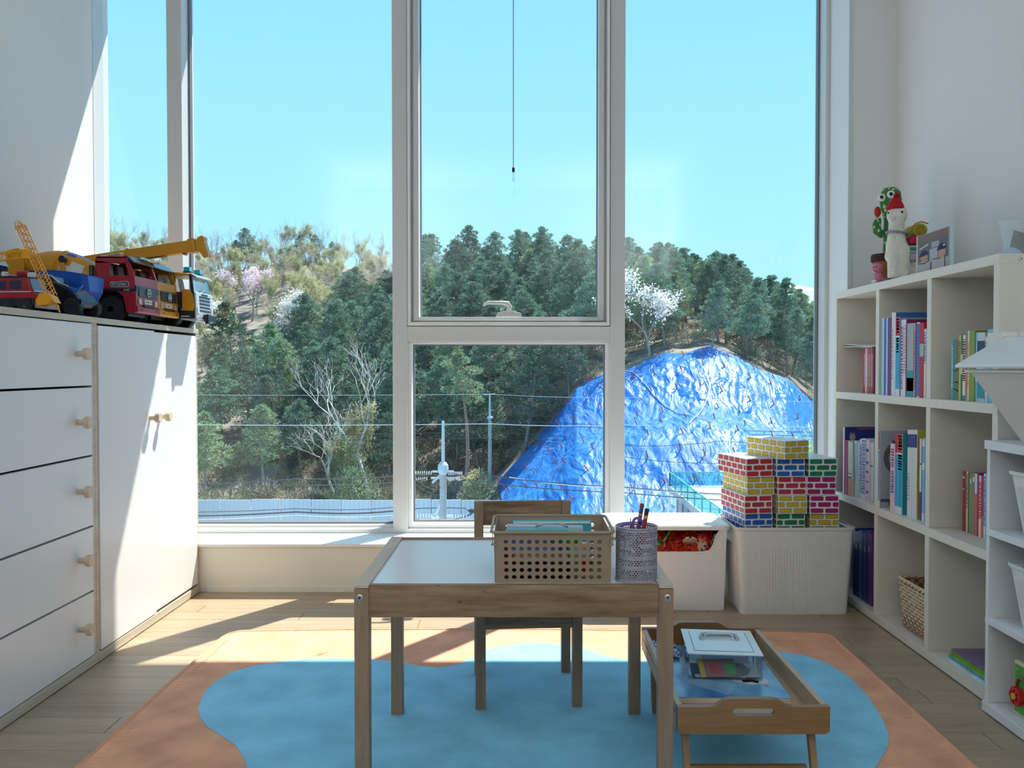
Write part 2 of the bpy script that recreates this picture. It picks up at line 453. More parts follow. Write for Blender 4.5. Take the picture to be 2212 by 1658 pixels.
# ================================================================== cabinets on the left
M_door = mat('door_white', (.82,.83,.83), .32, bump=.02, bscale=150)
M_ply = wood('ply_edge', (.50,.44,.34), (.66,.60,.49), axis=1, scale=30, rough=.5, stretch=30)
M_knob = wood('knob_wood', (.62,.49,.34), (.74,.61,.45), axis=2, scale=30, rough=.5, stretch=3)
M_dark = mat('dark_gap', (.03,.03,.04), .8)
CX = -1.26; CT = 1.026; CB = -1.752
def knob(mb, x, y, z):
    return mb.lathe([(.0085,0),(.0085,.020),(.0155,.022),(.017,.025),(.017,.036),(.0155,.038)], (x, y, z), 24, axis='x')
def carcass(t, y0, y1, z0):
    d = CB - CX
    MB().box((d, y0, z0), (-.006, y0+.016, CT-.017)).build('side_panel', M_ply, t)
    MB().box((d, y1-.016, z0), (-.006, y1, CT-.017)).build('side_panel', M_ply, t)
    MB().box((d, y0-.0005, CT-.017), (0, y1+.0005, CT)).build('top_board', M_ply, t, bevel=.001)
    MB().box((d, y0, .003), (-.002, y1, z0)).build('plinth', M_ply, t, bevel=.001)
    MB().box((d, y0+.016, z0), (d+.012, y1-.016, CT-.017)).build('back_panel', M_dark, t)
yA, yM, yE = 1.70, 2.517, 3.312
ch = thing('drawer_chest', 'white five-drawer chest with birch edges and round wooden knobs', 'chest of drawers', (CX, 0, 0))
carcass(ch, yA, yM-.001, .030)
zs = [1.009, .823, .620, .413, .222, .030]
for i in range(5):
    z1 = zs[i]-.003; z0 = zs[i+1]+.003
    dr = MB().box((-.022, yA+.018, z0), (-.004, yM-.019, z1)).build('drawer', M_door, ch, bevel=.0008)
    MB().box((-.38, yA+.03, z0+.02), (-.022, yM-.03, z1-.04)).build('drawer_box', M_dark, dr)
    kz = atx(163, (763, 916, 1071, 1225, 1380)[i], CX+.03).z
    for ky in (2.415, 1.92):
        knob(MB(), -.004, ky, kz).build('knob', M_knob, dr, smooth=False, bevel=.001)
cu = thing('cupboard', 'white two-door cupboard with birch edges next to the window', 'cupboard', (CX, 0, 0))
carcass(cu, yM+.001, yE, .030)
ys = 2.922
for k, (a, b) in enumerate(((yM+.019, ys-.0015), (ys+.0015, yE-.018))):
    dd = MB().box((-.022, a, .034+.006*k), (-.002-.002*k, b, 1.003-.004*k)).build('door', M_door, cu, bevel=.0008)
    ky = (2.882, 2.965)[k]
    knob(MB(), -.004, ky, .708).build('knob', M_knob, dd, bevel=.001)
MB().box((-.40, yM+.02, .035), (-.03, yE-.02, 1.0)).build('shelf_inside', M_dark, cu)

# ================================================================== bookshelf on the right
M_shelf = mat('shelf_cream', (.80,.76,.67), .38)
M_shelfin = mat('shelf_panel', (.74,.71,.64), .5)
BX, BD, T = 1.209, .232, .026
by0, by1 = 2.172, 3.317
ZS = [0.0, .381, .762, 1.144]     # underside heights of the four boards
bs = thing('bookshelf', 'cream three by three cube bookshelf along the right wall', 'bookshelf', (BX, 0, 0))
zl = [(0.004, .030), (.374, .400), (.759, .785), (1.142, 1.168)]
for a, b in zl: MB().box((0, by0, a), (BD, by1, b)).build('shelf_board', M_shelf, bs, bevel=.001)
ydv = [by0, 2.522, 2.884, by1]
def dv(y): return (y - T/2, y + T/2)
cols_ = [(by1-.022, by1), dv(2.917), dv(2.546), (by0, by0+.026)]
for a, b in cols_:
    for k in range(3):
        MB().box((.001, a, zl[k][1]), (BD-.004, b, zl[k+1][0])).build('upright', M_shelf if k < 9 else M_shelf, bs, bevel=.001)
MB().box((BD-.004, by0, .004), (BD, by1, 1.17)).build('back_panel', M_shelfin, bs)
sp = MB().lathe([(.006,0),(.006,-.003),(.002,-.0031)], (.055, by0, .88+(792-557)/1842*2.15), 16, axis='y').build('screw_cap', col((.75,.75,.72), .4), bs)
MB().lathe([(.0018,-.0032),(.0018,-.0036)], (.055, by0, .88+(792-557)/1842*2.15), 10, axis='y').build('screw_socket', M_dark, sp)

# low white storage unit in the lower right corner
M_unit = mat('unit_white', (.80,.83,.85), .4)
UX, UY0, UY1, UT = 1.178, 1.30, 2.163, .694
un = thing('low_storage_unit', 'low white open storage unit in front of the bookshelf', 'shelf', (UX, 0, 0))
uz = [(.004,.028), (.228,.245), (.453,.470), (.672,.694)]
for i, (a, b) in enumerate(uz): MB().box((-.004 if i in (0,3) else 0, UY0, a), (.262, UY1+(.004 if i in (0,3) else 0), b)).build('shelf_board', M_unit, un, bevel=.001)
for k in range(3):
    for a in (UY0, 1.70, UY1-.014):
        MB().box((.001, a, uz[k][1]), (.255, a+.014, uz[k+1][0])).build('upright', M_unit, un, bevel=.001)
MB().box((.256, UY0, .004), (.262, UY1, .69)).build('back_panel', M_unit, un)

def ribbed_bin(t, w0, d0, w1, d1, h, m, ribs=0.006, amp=.0008, rim=.012, wall=.003):
    # open tapered tub with vertical ribs; w,d half sizes at bottom and top
    def outline(w, d, r, ribbed):
        pts = []
        seg = lambda a, b: max(2, int((Vector(b)-Vector(a)).length/(ribs/2)) if ribbed else 2)
        cs = [(w-r, d-r, 0), (-w+r, d-r, 90), (-w+r, -d+r, 180), (w-r, -d+r, 270)]
        for cx, cy, a0 in cs:
            for k in range(5):
                a = math.radians(a0 + 90*k/4); pts.append((cx+r*math.cos(a), cy+r*math.sin(a)))
        return pts
    mb = MB()
    prof = [(0, 0), (.006, 1), (h*.78, 1), (h*.80, 0), (h-.012, 0), (h-.008, 2), (h, 2)]
    N = 20; levels = []
    for z, kind in prof:
        f = z/h; w = w0+(w1-w0)*f; d = d0+(d1-d0)*f
        if kind == 2: w += .004; d += .004
        levels.append([(x, y, z) for x, y in outline(w, d, .02, False)])
    for L in levels: mb.v += L
    for j in range(len(levels)-1):
        for i in range(N):
            i2 = (i+1) % N; mb.f.append((j*N+i, j*N+i2, (j+1)*N+i2, (j+1)*N+i)); mb.m.append(0)
    mb.f.append(tuple(range(N-1, -1, -1))); mb.m.append(0)
    o = mb.build('tub', m, t, solid=wall, auto=False)
    # ribs
    rb = MB()
    for side in (0, 1, 2, 3):
        L0 = (w0 if side % 2 == 0 else d0)-.024
        n = int(2*L0/ribs)
        for i in range(n+1):
            u = -L0 + 2*L0*i/n
            def P(f):
                w = w0+(w1-w0)*f; d = d0+(d1-d0)*f
                su = u*(w/w0 if side % 2 == 0 else d/d0)
                return [(su, -d-.0016), (w+.0016, su), (su, d+.0016), (-w-.0016, su)][side]
            a = P(.03); b = P(.77)
            rb.tube((a[0], a[1], h*.03), (b[0], b[1], h*.77), ribs*.22, n=4, caps=False)
    rb.build('ribs', m, t, kind='stuff')
    return o
M_binw = mat('bin_white', (.80,.80,.77), .42)
for k, (z, yc, lab) in enumerate(((.470, 1.955, 'white ribbed tapered bin on the upper shelf of the low unit'), (.245, 1.955, 'white ribbed tapered bin on the middle shelf of the low unit'))):
    t = thing('storage_bin', lab, 'bin', (UX+.137, 1.978, z))
    ribbed_bin(t, .105, .085, .125, .108, .158, mat('bin_small', (.80,.83,.84), .4), ribs=.005)
# wooden activity cube on the bottom shelf
ac = thing('activity_cube', 'wooden toy cube with green face and red flower on bottom shelf', 'toy', (UX+.03, 0, .028))
ay1 = atx(2190, 1480, UX+.03).y
MB().box((0, 1.78, 0), (.16, ay1, .135)).build('body', mat('toy_wood', (.72,.60,.42), .5), ac, bevel=.004)
MB().box((-.001, 1.79, .010), (0, ay1-.006, .126)).build('face_panel', mat('toy_green', (.06,.35,.05), .4, var=.2, vscale=20), ac)
fm = MB(); 
for k in range(6):
    a = k*PI/3; fm.lathe([(.011,0),(.011,-.014)], (-.001, ay1-.026+.013*math.cos(a), .052+.013*math.sin(a)), 12, axis='x')
fm.build('flower_knob', col((.62,.02,.02), .35), ac, bevel=.002)
MB().lathe([(.008,-.015),(.008,-.018)], (0, ay1-.026, .052), 12, axis='x').build('flower_centre', col((.75,.42,.08), .4), ac)
MB().path([(-.002, ay1-.015, .06), (-.004, ay1-.018, .085), (-.006, ay1-.03, .098), (-.006, ay1-.05, .10), (-.004, ay1-.06, .085)], .003, 8).build('painted_stem', col((.28,.13,.05), .5), ac, smooth=True)
MB().box((-.0015, ay1-.075, .085), (-.0005, ay1-.055, .105)).lathe([(.002,0),(.002,-.001)], (-.001, ay1-.016, .115), 8, axis='x').lathe([(.002,0),(.002,-.001)], (-.001, ay1-.014, .03), 8, axis='x').build('painted_dots', col((.85,.85,.7), .5), ac, kind='stuff')

# lidded toy box with slanted front standing on the low unit
M_tb = mat('toybox_white', (.80,.79,.76), .4)
M_tbl = mat('toybox_lid', (.80,.84,.87), .3)
tip = at(2090, 797, 2.03); 
tb = thing('lidded_toy_box', 'large white toy box with flared front and hinged lid on the low unit', 'storage box', (0, 2.03, 0))
zr = .88 - (797-792)/1842*2.03
xl0 = (2094-1130)/1842*2.03; xb = (2212-1130)/1842*2.03 + .002
zb = .694
body = MB()
y0, y1 = -.30, .0
body.prism([(xl0, zr-.008), (1.40, zr-.008), (1.40, zb+.001), (1.192, zb+.001), (xl0+.012, zr-.022)], y0+.0, y1+.0)
body.build('body', M_tb, tb, bevel=.006, seg=3)
MB().box((xl0-.012, y0-.008, zr-.008), (1.41, y1+.004, zr)).build('rim', M_tb, tb, bevel=.003)
lx = (2066-1130)/1842*2.03
zl0 = zr+.003
lid = MB()
A = [(lx, y0-.012, zl0), (1.415, y0-.012, zl0), (1.415, y1+.01, zl0), (lx, y1+.01, zl0)]
ztop = .88 + (792-728)/1842*2.00
xt = (2166-1130)/1842*2.02
Bq = [(xt, y0+.10, ztop), (1.415, y0+.10, ztop), (1.415, y1-.005, ztop), (xt, y1-.005, ztop)]
lid.add(A + [(x, y, z+.007) for x, y, z in A] + Bq, [(3,2,1,0),(0,1,5,4),(1,2,6,5),(2,3,7,6),(3,0,4,7),(4,5,9,8),(5,6,10,9),(6,7,11,10),(7,4,8,11),(8,9,10,11)])
lo = lid.build('lid', M_tbl, tb, bevel=.003, seg=3)
# recessed frame line of the lid
gp = [at(2094,776,2.03), at(2172,733,2.00), at(2212,730,2.00)]
MB().path([(xl0+.03, y0+.005, zl0+.012), (xt+.015, y0+.095, ztop-.001), (1.40, y0+.095, ztop-.001)], .003, 6).build('lid_groove', col((.45,.42,.42), .5), lo)
hg = MB()
for hx_ in (at(2190,722,2.00).x, at(2212,722,2.00).x+.005):
    hg.lathe([(.008,-.022),(.010,-.016),(.010,.016),(.008,.022)], (hx_, -.015, ztop+.004), 14, axis='x')
hg.build('hinge', M_tb, lo, bevel=.001)

# ================================================================== books
M_page = col((.80,.78,.72), .7)
ORD = ['first','second','third','fourth','fifth','sixth','seventh','eighth','ninth','tenth','eleventh','twelfth','thirteenth','fourteenth','fifteenth','sixteenth','seventeenth','eighteenth']
cn = {'white':(.80,.80,.80),'blue':(.05,.18,.55),'lightblue':(.22,.55,.80),'cyan':(.03,.42,.65),'purple':(.14,.06,.24),'navy':(.02,.03,.22),'magenta':(.40,.02,.17),
      'red':(.52,.02,.04),'maroon':(.25,.03,.08),'cream':(.72,.66,.52),'teal':(.03,.32,.38),'pink':(.75,.45,.50),'grey':(.42,.45,.50),'yellow':(.60,.50,.05),'green':(.25,.36,.06),
      'darkgreen':(.02,.18,.10),'orange':(.65,.20,.04),'brown':(.22,.11,.06),'mauve':(.35,.22,.30),'lime':(.50,.55,.15),'lightgrey':(.66,.70,.72),'dark':(.03,.04,.10),'palepink':(.80,.62,.66),'palegreen':(.45,.55,.42)}
SX = 1.236
def book(i, cell, pl, pr, ytop, zb, spec, grp, X=SX, dep=.165):
    """spec: spine colour, cover colour, description, list of bands (from,to,colour) in fractions of height"""
    sp_, cv, desc, bands = spec
    ya = atx(pl, 900, X).y; yb = atx(pr, 900, X).y        # ya far, yb near
    zt_ = atx((pl+pr)/2, ytop, X).z; h = zt_ - zb
    th = ya - yb - .0006
    t = thing('book', desc + ', ' + ORD[i] + ' from the window side in the ' + cell + ' cubby', 'book', (X, (ya+yb)/2, zb), 0, grp)
    mb = MB()
    c = .0018
    mb.box((0, -th/2, 0), (.0018, th/2, h), 0)
    mb.box((.0018, -th/2, 0), (dep, -th/2+c*.5, h), 1); mb.box((.0018, th/2-c*.5, 0), (dep, th/2, h), 1)
    mb.build('cover', [col(cn[sp_], .35), col(cn[cv], .35)], t)
    if th > .003: MB().box((.0018, -th/2+c*.5, .003), (dep-.003, th/2-c*.5, h-.003)).build('pages', M_page, t)
    if bands:
        bb = MB(); cs = []
        for a, b, cc in bands:
            if cc not in cs: cs.append(cc)
            if b - a > .12 or th < .006 or 'w' in desc[:1]:
                bb.box((-.0004, -th/2, a*h), (0, th/2, b*h), cs.index(cc))
            else:
                bb.box((-.0004, -th*.32, a*h), (0, th*.32, b*h), cs.index(cc))
        bb.build('spine_print', [col(cn[x], .35) for x in cs], t, kind='stuff')
    return t
def marks(n, a, b, c):    # a column of small print marks along a spine
    r = random.Random(n*7+int(a*100)); out = []; z = a
    while z < b:
        L = r.uniform(.012, .03); out.append((z, z+L, c)); z += L + r.uniform(.008, .02)
    return out
RC = [(0,.09,'white'),(.09,.74,'cyan'),(.74,.76,'white'),(.76,1,'red')]
RC2 = RC + marks(3,.55,.72,'white') + marks(4,.80,.97,'palepink')
cells = {
 'top middle': (.785, [
   (1902,1905,687,('lightblue','white','thin light blue book',[])),(1905.3,1908,687,('white','white','white-spined book',[])),(1908,1913,687,('blue','blue','blue book',[])),
   (1913,1916,686,('white','white','thin white book',[])),(1916,1924,686,('purple','purple','dark purple book',[])),
   (1924.5,1929,675,('white','cyan','tall white-spined blue book',marks(1,.2,.8,'grey'))),(1929.3,1933,675,('white','blue','second tall white-spined blue book',[])),
   (1933.5,1942,684,('white','blue','red and cyan spined picture book',RC2)),(1942,1945,686,('blue','grey','dark blue thin book',[])),
   (1945,1949,691,('white','white','white workbook',marks(5,.1,.9,'magenta'))),(1949.2,1955,690,('white','magenta','white workbook with magenta cover',marks(6,.3,.92,'grey'))),
   (1955.3,1958,691,('maroon','maroon','maroon thin book',[])),(1958,1972,698,('grey','grey','thick grey book with leafy spine',[(0,.36,'teal'),(.08,.26,'darkgreen')])),
   (1972.2,1975,698,('white','white','thin white book',marks(8,.1,.9,'purple'))),(1975.3,1978.5,698,('maroon','maroon','maroon spined book',[])),(1978.8,1985,696,('white','navy','white book with blue stripe',[(.02,.98,'blue')])),
   (1985.3,1994,697,('red','red','red book with green mark',[(.55,.72,'palegreen')])),(1994.3,1999,710,('white','white','short white book',marks(9,.5,.95,'blue')))]),
 'top window-side': (.785, [(1863+2.7*k, 1865.4+2.7*k, 750+ (k%3), (c, c, d+' booklet', marks(20+k,.15,.85,'white') if k%2 else [])) for k, (c, d) in enumerate((('red','thin red'),('magenta','thin magenta'),('white','thin white'),('orange','thin orange'),('mauve','thin mauve'),('red','another thin red'),('orange','a bright orange'),('purple','thin purple'),('maroon','thin maroon')))]),
 'top near': (.785, [
   (2054,2058,733,('cyan','palegreen','blue book with tree cover',marks(30,.2,.9,'white'))),(2070,2074.5,724,('lime','cream','lime and cream book',marks(31,.5,.9,'brown'))),(2074.7,2078,722,('darkgreen','green','dark green book',[(.4,.7,'cream')])),
   (2078.3,2084,723,('white','cream','white book with dark title',[(0,.08,'blue')]+marks(32,.3,.95,'dark'))),(2084.2,2088.5,724,('orange','yellow','orange-brown book',[])),
   (2088.8,2092,714,('white','green','tall white-spined green book',marks(33,.2,.8,'orange'))),(2092,2104,714,('green','green','thick green book',[])),
   (2106,2109.5,718,('lightblue','lightgrey','light blue book with grey cover',[(.3,.45,'white')])),(2109.7,2126,718,('lightgrey','lightgrey','thick pale grey book',[(.05,.3,'teal'),(.72,.88,'dark')])),
   (2127,2131,727,('white','white','short white book',marks(35,.3,.9,'blue'))),(2131.3,2145,711,('lightblue','lightblue','thick sky blue book',[(.6,.95,'white')]))]),
 'middle window-side': (.400, [
   (1821.5,1824.5,922,('palepink','navy','tall navy book with pink spine',[])),(1824.8,1826,951,('magenta','magenta','thin magenta book',[])),(1826.2,1831,951,('magenta','cream','bold magenta book',[])),
   (1831.3,1842,954,('cream','cream','cream book with blue band',[(0,.33,'orange'),(.33,.36,'navy'),(.36,.40,'white'),(.40,.42,'navy')])),(1842.2,1845,953,('teal','teal','thin teal book',[])),
   (1845.2,1851.5,953,('white','lightgrey','white book with blue print',marks(41,.3,.95,'lightblue'))),(1851.7,1857.5,955,('lightgrey','lightgrey','pale grey book',[])),(1857.7,1862,948,('white','white','white slim book',marks(42,.1,.9,'blue'))),
   (1862.2,1870,947,('white','lightgrey','white book with navy print',marks(43,.1,.95,'blue'))),(1870.2,1878.5,949,('palepink','palepink','pink book with blue dots',[(.12,.17,'blue'),(.30,.33,'blue'),(.46,.49,'navy'),(.6,.65,'blue'),(.8,.85,'navy')])),
   (1878.8,1888,956,('lightgrey','lightgrey','light grey book',[(.6,.62,'dark')]))]),
 'middle': (.400, [
   (1896.5,1901,930,('white','grey','red and cyan spined dinosaur book',RC)),(1924,1933.5,958,('palepink','palepink','short pale pink book with purple title',marks(51,.28,.6,'purple')+marks(52,.66,.92,'magenta'))),
   (1933.8,1940,936,('white','blue','slim red and cyan spined book',RC)),(1940.3,1949.5,936,('white','teal','wide red and cyan spined book',RC2)),
   (1961,1965.6,928,('white','white','white book with navy top',[(.80,.95,'navy')]+marks(53,.2,.5,'grey'))),(1966,1970.6,928,('white','white','another white book with navy top',[(.80,.95,'navy')])),
   (1971,1975.6,928,('white','white','third white book with navy top',[(.80,.95,'navy')])),(1976,1981.5,928,('white','yellow','white navy-topped book with yellow cover',[(.80,.95,'navy')])),
   (1987.5,1992,947,('purple','mauve','purple and white lettered book',[(.35,.68,'white'),(.7,1,'palepink')])),(1992.5,1998.5,946,('lightblue','white','white and blue book',[(0,.1,'white'),(.62,.7,'white'),(.9,.98,'white')]))]),
 'middle near': (.400, [
   (2081,2085.5,1018,('red','maroon','red storybook',[(.88,.92,'white'),(.7,.72,'white')])),(2085.8,2088.5,1019,('brown','brown','brown storybook',[(.8,.9,'mauve')])),(2088.8,2092.8,1018,('cream','cream','cream storybook',marks(61,.4,.95,'dark'))),
   (2093,2094.8,1020,('dark','dark','thin black storybook',[])),(2095,2101.5,1021,('green','palegreen','green storybook',[(.82,.9,'cream')])),(2101.8,2107.5,1021,('mauve','mauve','mauve storybook',[(.85,.93,'white')])),
   (2107.8,2112.5,1023,('orange','orange','orange and white storybook',[(.68,1,'white')])),(2112.8,2116,1023,('magenta','magenta','magenta storybook',[])),(2116.3,2121,1027,('white','cream','white storybook',marks(62,.3,.9,'red'))),
   (2121.3,2126.5,1027,('red','orange','bright red storybook',[(0,.35,'orange')])),(2126.8,2130.5,1023,('white','white','white storybook with blue print',marks(63,.2,.95,'blue'))),(2130.8,2137,1022,('lightblue','lightblue','light blue storybook',[]))]),
 'bottom window-side': (.030, [(1845+4.6*k, 1849.2+4.6*k, 1142+(k*5)%7+k, (c, c, d+' music book', [(.72,.80,'grey')] if k%2 else [])) for k, (c, d) in enumerate((('navy','dark navy'),('dark','near-black'),('navy','deep navy'),('blue','dark blue'),('dark','black'),('purple','deep purple'),('navy','navy'),('purple','violet'),('purple','dark violet')))]),
}
for cell, (zb_, lst) in cells.items():
    for i, (pl_, pr_, yt, spec) in enumerate(lst):
        X = SX
        if cell == 'middle window-side': X = 1.2125 + (pl_-1822)/66*.028
        elif cell == 'middle': X = 1.214 + (pl_-1897)/100*.030
        elif cell == 'middle near': X = 1.288
        elif cell == 'top middle': X = 1.2130 + (pl_-1902)/97*.012
        book(i, cell, pl_, pr_, yt, zb_, spec, 'books in the ' + cell + ' cubby', X=X, dep=.175 if cell != 'middle near' else .140)
# pictures on visible covers: emblem on navy cover, dinosaur outline and ring on the grey cover
def cover_pic(bk, parts):
    cvr = [c for c in bk.children if c.name.startswith('cover')][0]
    th = min(v.co.y for v in cvr.data.vertices)
    mb = MB(); ms = []
    for kind, a, cc in parts:
        if cc not in ms: ms.append(cc)
        if kind == 'poly': mb.prism(a, th-.0005, th-.0002, 'y', ms.index(cc))
        else:
            cx, cz, r, w, a0, a1 = a; n = 20
            for k in range(n):
                b0 = math.radians(a0+(a1-a0)*k/n); b1 = math.radians(a0+(a1-a0)*(k+1)/n)
                mb.prism([(cx+(r-w)*math.cos(b0), cz+(r-w)*math.sin(b0)), (cx+r*math.cos(b0), cz+r*math.sin(b0)), (cx+r*math.cos(b1), cz+r*math.sin(b1)), (cx+(r-w)*math.cos(b1), cz+(r-w)*math.sin(b1))], th-.0005, th-.0002, 'y', ms.index(cc))
    mb.build('cover_print', [col(c) for c in ms], bk)
bk = {o['label']: o for o in C.objects if o.get('category') == 'book'}
def fb(s): return [v for k, v in bk.items() if k.startswith(s)][0]
cover_pic(fb('tall navy book'), [('poly', [(.030+.012*math.cos(a*PI/6), .215+.012*math.sin(a*PI/6)) for a in range(12)], (.35,.38,.35)), ('poly', [(.020,.222),(.025,.236),(.030,.224)], (.35,.38,.35)), ('poly', [(.031,.224),(.036,.236),(.040,.222)], (.35,.38,.35)),
   ('poly', [(.05,.245),(.17,.245),(.17,.249),(.05,.249)], (.45,.08,.05))])
cover_pic(fb('red and cyan spined dinosaur'), [('arc', (.075,.17,.062,.018,70,300), (.14,.14,.15)), ('arc', (.078,.172,.04,.003,90,260), (.4,.4,.4)), ('poly', [(.035,.235),(.05,.228),(.06,.231),(.075,.242),(.07,.228),(.066,.218),(.055,.222),(.05,.218),(.045,.225)], (.05,.22,.10)),
   ('poly', [(.03,.01),(.05,.012),(.062,.05),(.068,.07),(.05,.065),(.04,.045)], (.28,.13,.08)), ('arc', (.075,.06,.06,.006,90,190), (.5,.5,.52)), ('poly', [(.004,.02),(.07,.02),(.07,.03),(.004,.03)], (.12,.10,.2))])
cover_pic(fb('blue book with tree'), [('poly', [(.003,.08),(.035,.10),(.035,.103),(.003,.083)], (.1,.08,.08)), ('poly', [(.003,.05),(.035,.046),(.035,.049),(.003,.053)], (.1,.08,.08)), ('poly', [(.003,.03),(.02,.02),(.035,.006),(.035,.01),(.02,.024),(.003,.034)], (.1,.08,.08))])

# open white booklet lying on the thin booklets, top window-side cubby
ob = thing('open_booklet', 'white booklet lying open on top of the thin booklets', 'book', (SX-.004, 0, 0))
ya = atx(1823, 745, SX).y; yb_ = atx(1888, 745, SX).y; zz = atx(1860, 752, SX).z
pg = MB(); n = 14
for L in (0, 1):
    vs = []
    for k in range(n+1):
        f = k/n; y_ = ya + (yb_-ya)*f
        zc = zz + .0035 + .0025*L + .010*(1-f)**2*(1.3 if L == 1 else .4) + .002*math.sin(f*6)
        vs += [(0, y_, zc), (.15, y_, zc), (.15, y_, zc+.0018), (0, y_, zc+.0018)]
    fs = []
    for k in range(n):
        for q in range(4): fs.append((k*4+q, k*4+(q+1) % 4, (k+1)*4+(q+1) % 4, (k+1)*4+q))
    fs += [(0,1,2,3), (n*4+3, n*4+2, n*4+1, n*4)]
    pg.add(vs, fs)
pg.build('open_pages', col((.82,.80,.76), .6), ob)
# flat pile in the bottom near cubby
fp = [(.006,(.72,.74,.76),'lowest white magazine','white'),(.006,(.03,.38,.62),'blue picture book','cyan'),(.007,(.22,.45,.05),'green activity book','green'),(.006,(.20,.42,.04),'second green activity book','green'),(.006,(.20,.14,.28),'purple cover magazine with yellow figure','purple')]
z = .030; yN = by0+.028; 
for i, (th, c_, d_, _) in enumerate(fp):
    X0 = 1.232 + .004*i + (.003 if i % 2 else 0); yFar = atx(2046+2.2*i, 1410, X0).y
    t = thing('book', d_ + ' in the flat pile of the bottom near cubby', 'book', (X0, (yN+yFar)/2, z), 0, 'flat pile of books in the bottom near cubby')
    hl_ = (yFar-yN)/2 - .002
    MB().box((0, -hl_, 0), (.19, hl_, .0008)).box((0, -hl_, th-.0010), (.19, hl_, th-.0004)).box((0, -hl_, .0008), (.0012, hl_, th-.0010)).build('cover', mat('pilecover%d' % i, c_, .3, var=.25, vscale=18), t)
    MB().box((.0012, -hl_+.002, .0008), (.186, hl_-.002, th-.0010)).build('pages', M_page, t)
    if i == 4:
        MB().prism([(.02,-.12),(.10,-.10),(.13,-.02),(.08,.01),(.03,-.03)], th-.0004, th-.0002, 'z').build('cover_figure', col((.62,.42,.12), .35), t)
        MB().prism([(.03,.02),(.12,.03),(.12,.036),(.03,.026)], th-.0004, th-.0002, 'z').prism([(.03,.04),(.15,.05),(.15,.054),(.03,.044)], th-.0004, th-.0002, 'z').build('cover_lettering', col((.05,.04,.06), .35), t)
    z += th

# wicker basket in the bottom middle cubby
wbk = thing('wicker_basket', 'small cream wicker basket with brown gingham lining', 'basket', (0,0,0))
wx0 = 1.228; wyf = atx(1934, 1300, wx0).y - .002; wyn = 2.546+T/2+.006
M_wick = wood('wicker', (.62,.50,.33), (.80,.69,.50), axis=1, scale=60, rough=.6, stretch=4)
cxw, cyw, hw_, hd_ = wx0+.098, (wyf+wyn)/2, .09, (wyf-wyn)/2
hb_ = .155
def rr(w, d, r, n=12):
    pts = []
    per = []
    for (cx_, cy_, a0) in ((w-r, d-r, 0), (-w+r, d-r, 90), (-w+r, -d+r, 180), (w-r, -d+r, 270)):
        for k in range(7):
            a = math.radians(a0+90*k/6); per.append(Vector((cx_+r*math.cos(a), cy_+r*math.sin(a), 0)))
    L = [0]
    for i in range(len(per)): L.append(L[-1] + (per[(i+1) % len(per)]-per[i]).length)
    tot = L[-1]
    for k in range(n):
        s_ = tot*k/n
        for i in range(len(per)):
            if L[i] <= s_ <= L[i+1]:
                f = (s_-L[i])/max(1e-9, L[i+1]-L[i]); p = per[i].lerp(per[(i+1) % len(per)], f)
                e_ = (per[(i+1) % len(per)]-per[i]).normalized(); nn_ = Vector((e_.y, -e_.x, 0)); pts.append((p, nn_)); break
    return pts
NS = 48
wv = MB(); rows_ = 13
for r_ in range(rows_):
    z_ = .034+.004 + (hb_-.02)*r_/(rows_-1); f = r_/(rows_-1)
    pts = rr(hw_-.012*(1-f), hd_-.010*(1-f), .02, NS*2)
    ring_ = []
    for k, (p, nn_) in enumerate(pts):
        amp = .0028*math.cos(PI*(k/2 + r_))
        ring_.append((cxw+p.x+nn_.x*amp, cyw+p.y+nn_.y*amp, z_))
    wv.path(ring_, .0048, 5, closed=True)
wv.build('weave', M_wick, wbk, smooth=True, kind='stuff')
st = MB()
for k in range(NS):
    a = rr(hw_-.012, hd_-.010, .02, NS)[k][0]; b = rr(hw_, hd_, .02, NS)[k][0]
    st.tube((cxw+a.x, cyw+a.y, .032), (cxw+b.x, cyw+b.y, .03+hb_), .0022, n=5)
st.build('stakes', M_wick, wbk, kind='stuff')
rm = MB()
for q in (0, PI):
    pts = rr(hw_+.002, hd_+.002, .022, 96); rg = []
    for k, (p, nn_) in enumerate(pts):
        a = k*PI/3+q; rg.append((cxw+p.x+nn_.x*.004*math.cos(a), cyw+p.y+nn_.y*.004*math.cos(a), .03+hb_+.002+.005*math.sin(a)))
    rm.path(rg, .0045, 6, closed=True)
rm.build('braided_rim', M_wick, wbk, smooth=True)
gm, gt, gp_ = _new('gingham'); ck = gt.nodes.new('ShaderNodeTexChecker'); ck.inputs['Scale'].default_value = 70
tcg = gt.nodes.new('ShaderNodeTexCoord'); gt.links.new(tcg.outputs['Object'], ck.inputs['Vector'])
ck.inputs['Color1'].default_value = (.22,.10,.06,1); ck.inputs['Color2'].default_value = (.45,.30,.22,1); gt.links.new(ck.outputs[0], gp_.inputs['Base Color'])
ln = MB(); i0 = [(cxw+p.x*.93, cyw+p.y*.93) for p, _ in rr(hw_, hd_, .02, 32)]
ln.add([(x, y, .036) for x, y in i0] + [(x, y, .03+hb_+.004) for x, y in i0], [(i, (i+1) % 32, 32+(i+1) % 32, 32+i) for i in range(32)] + [tuple(range(32))])
ln.build('lining', gm, wbk, solid=.001)
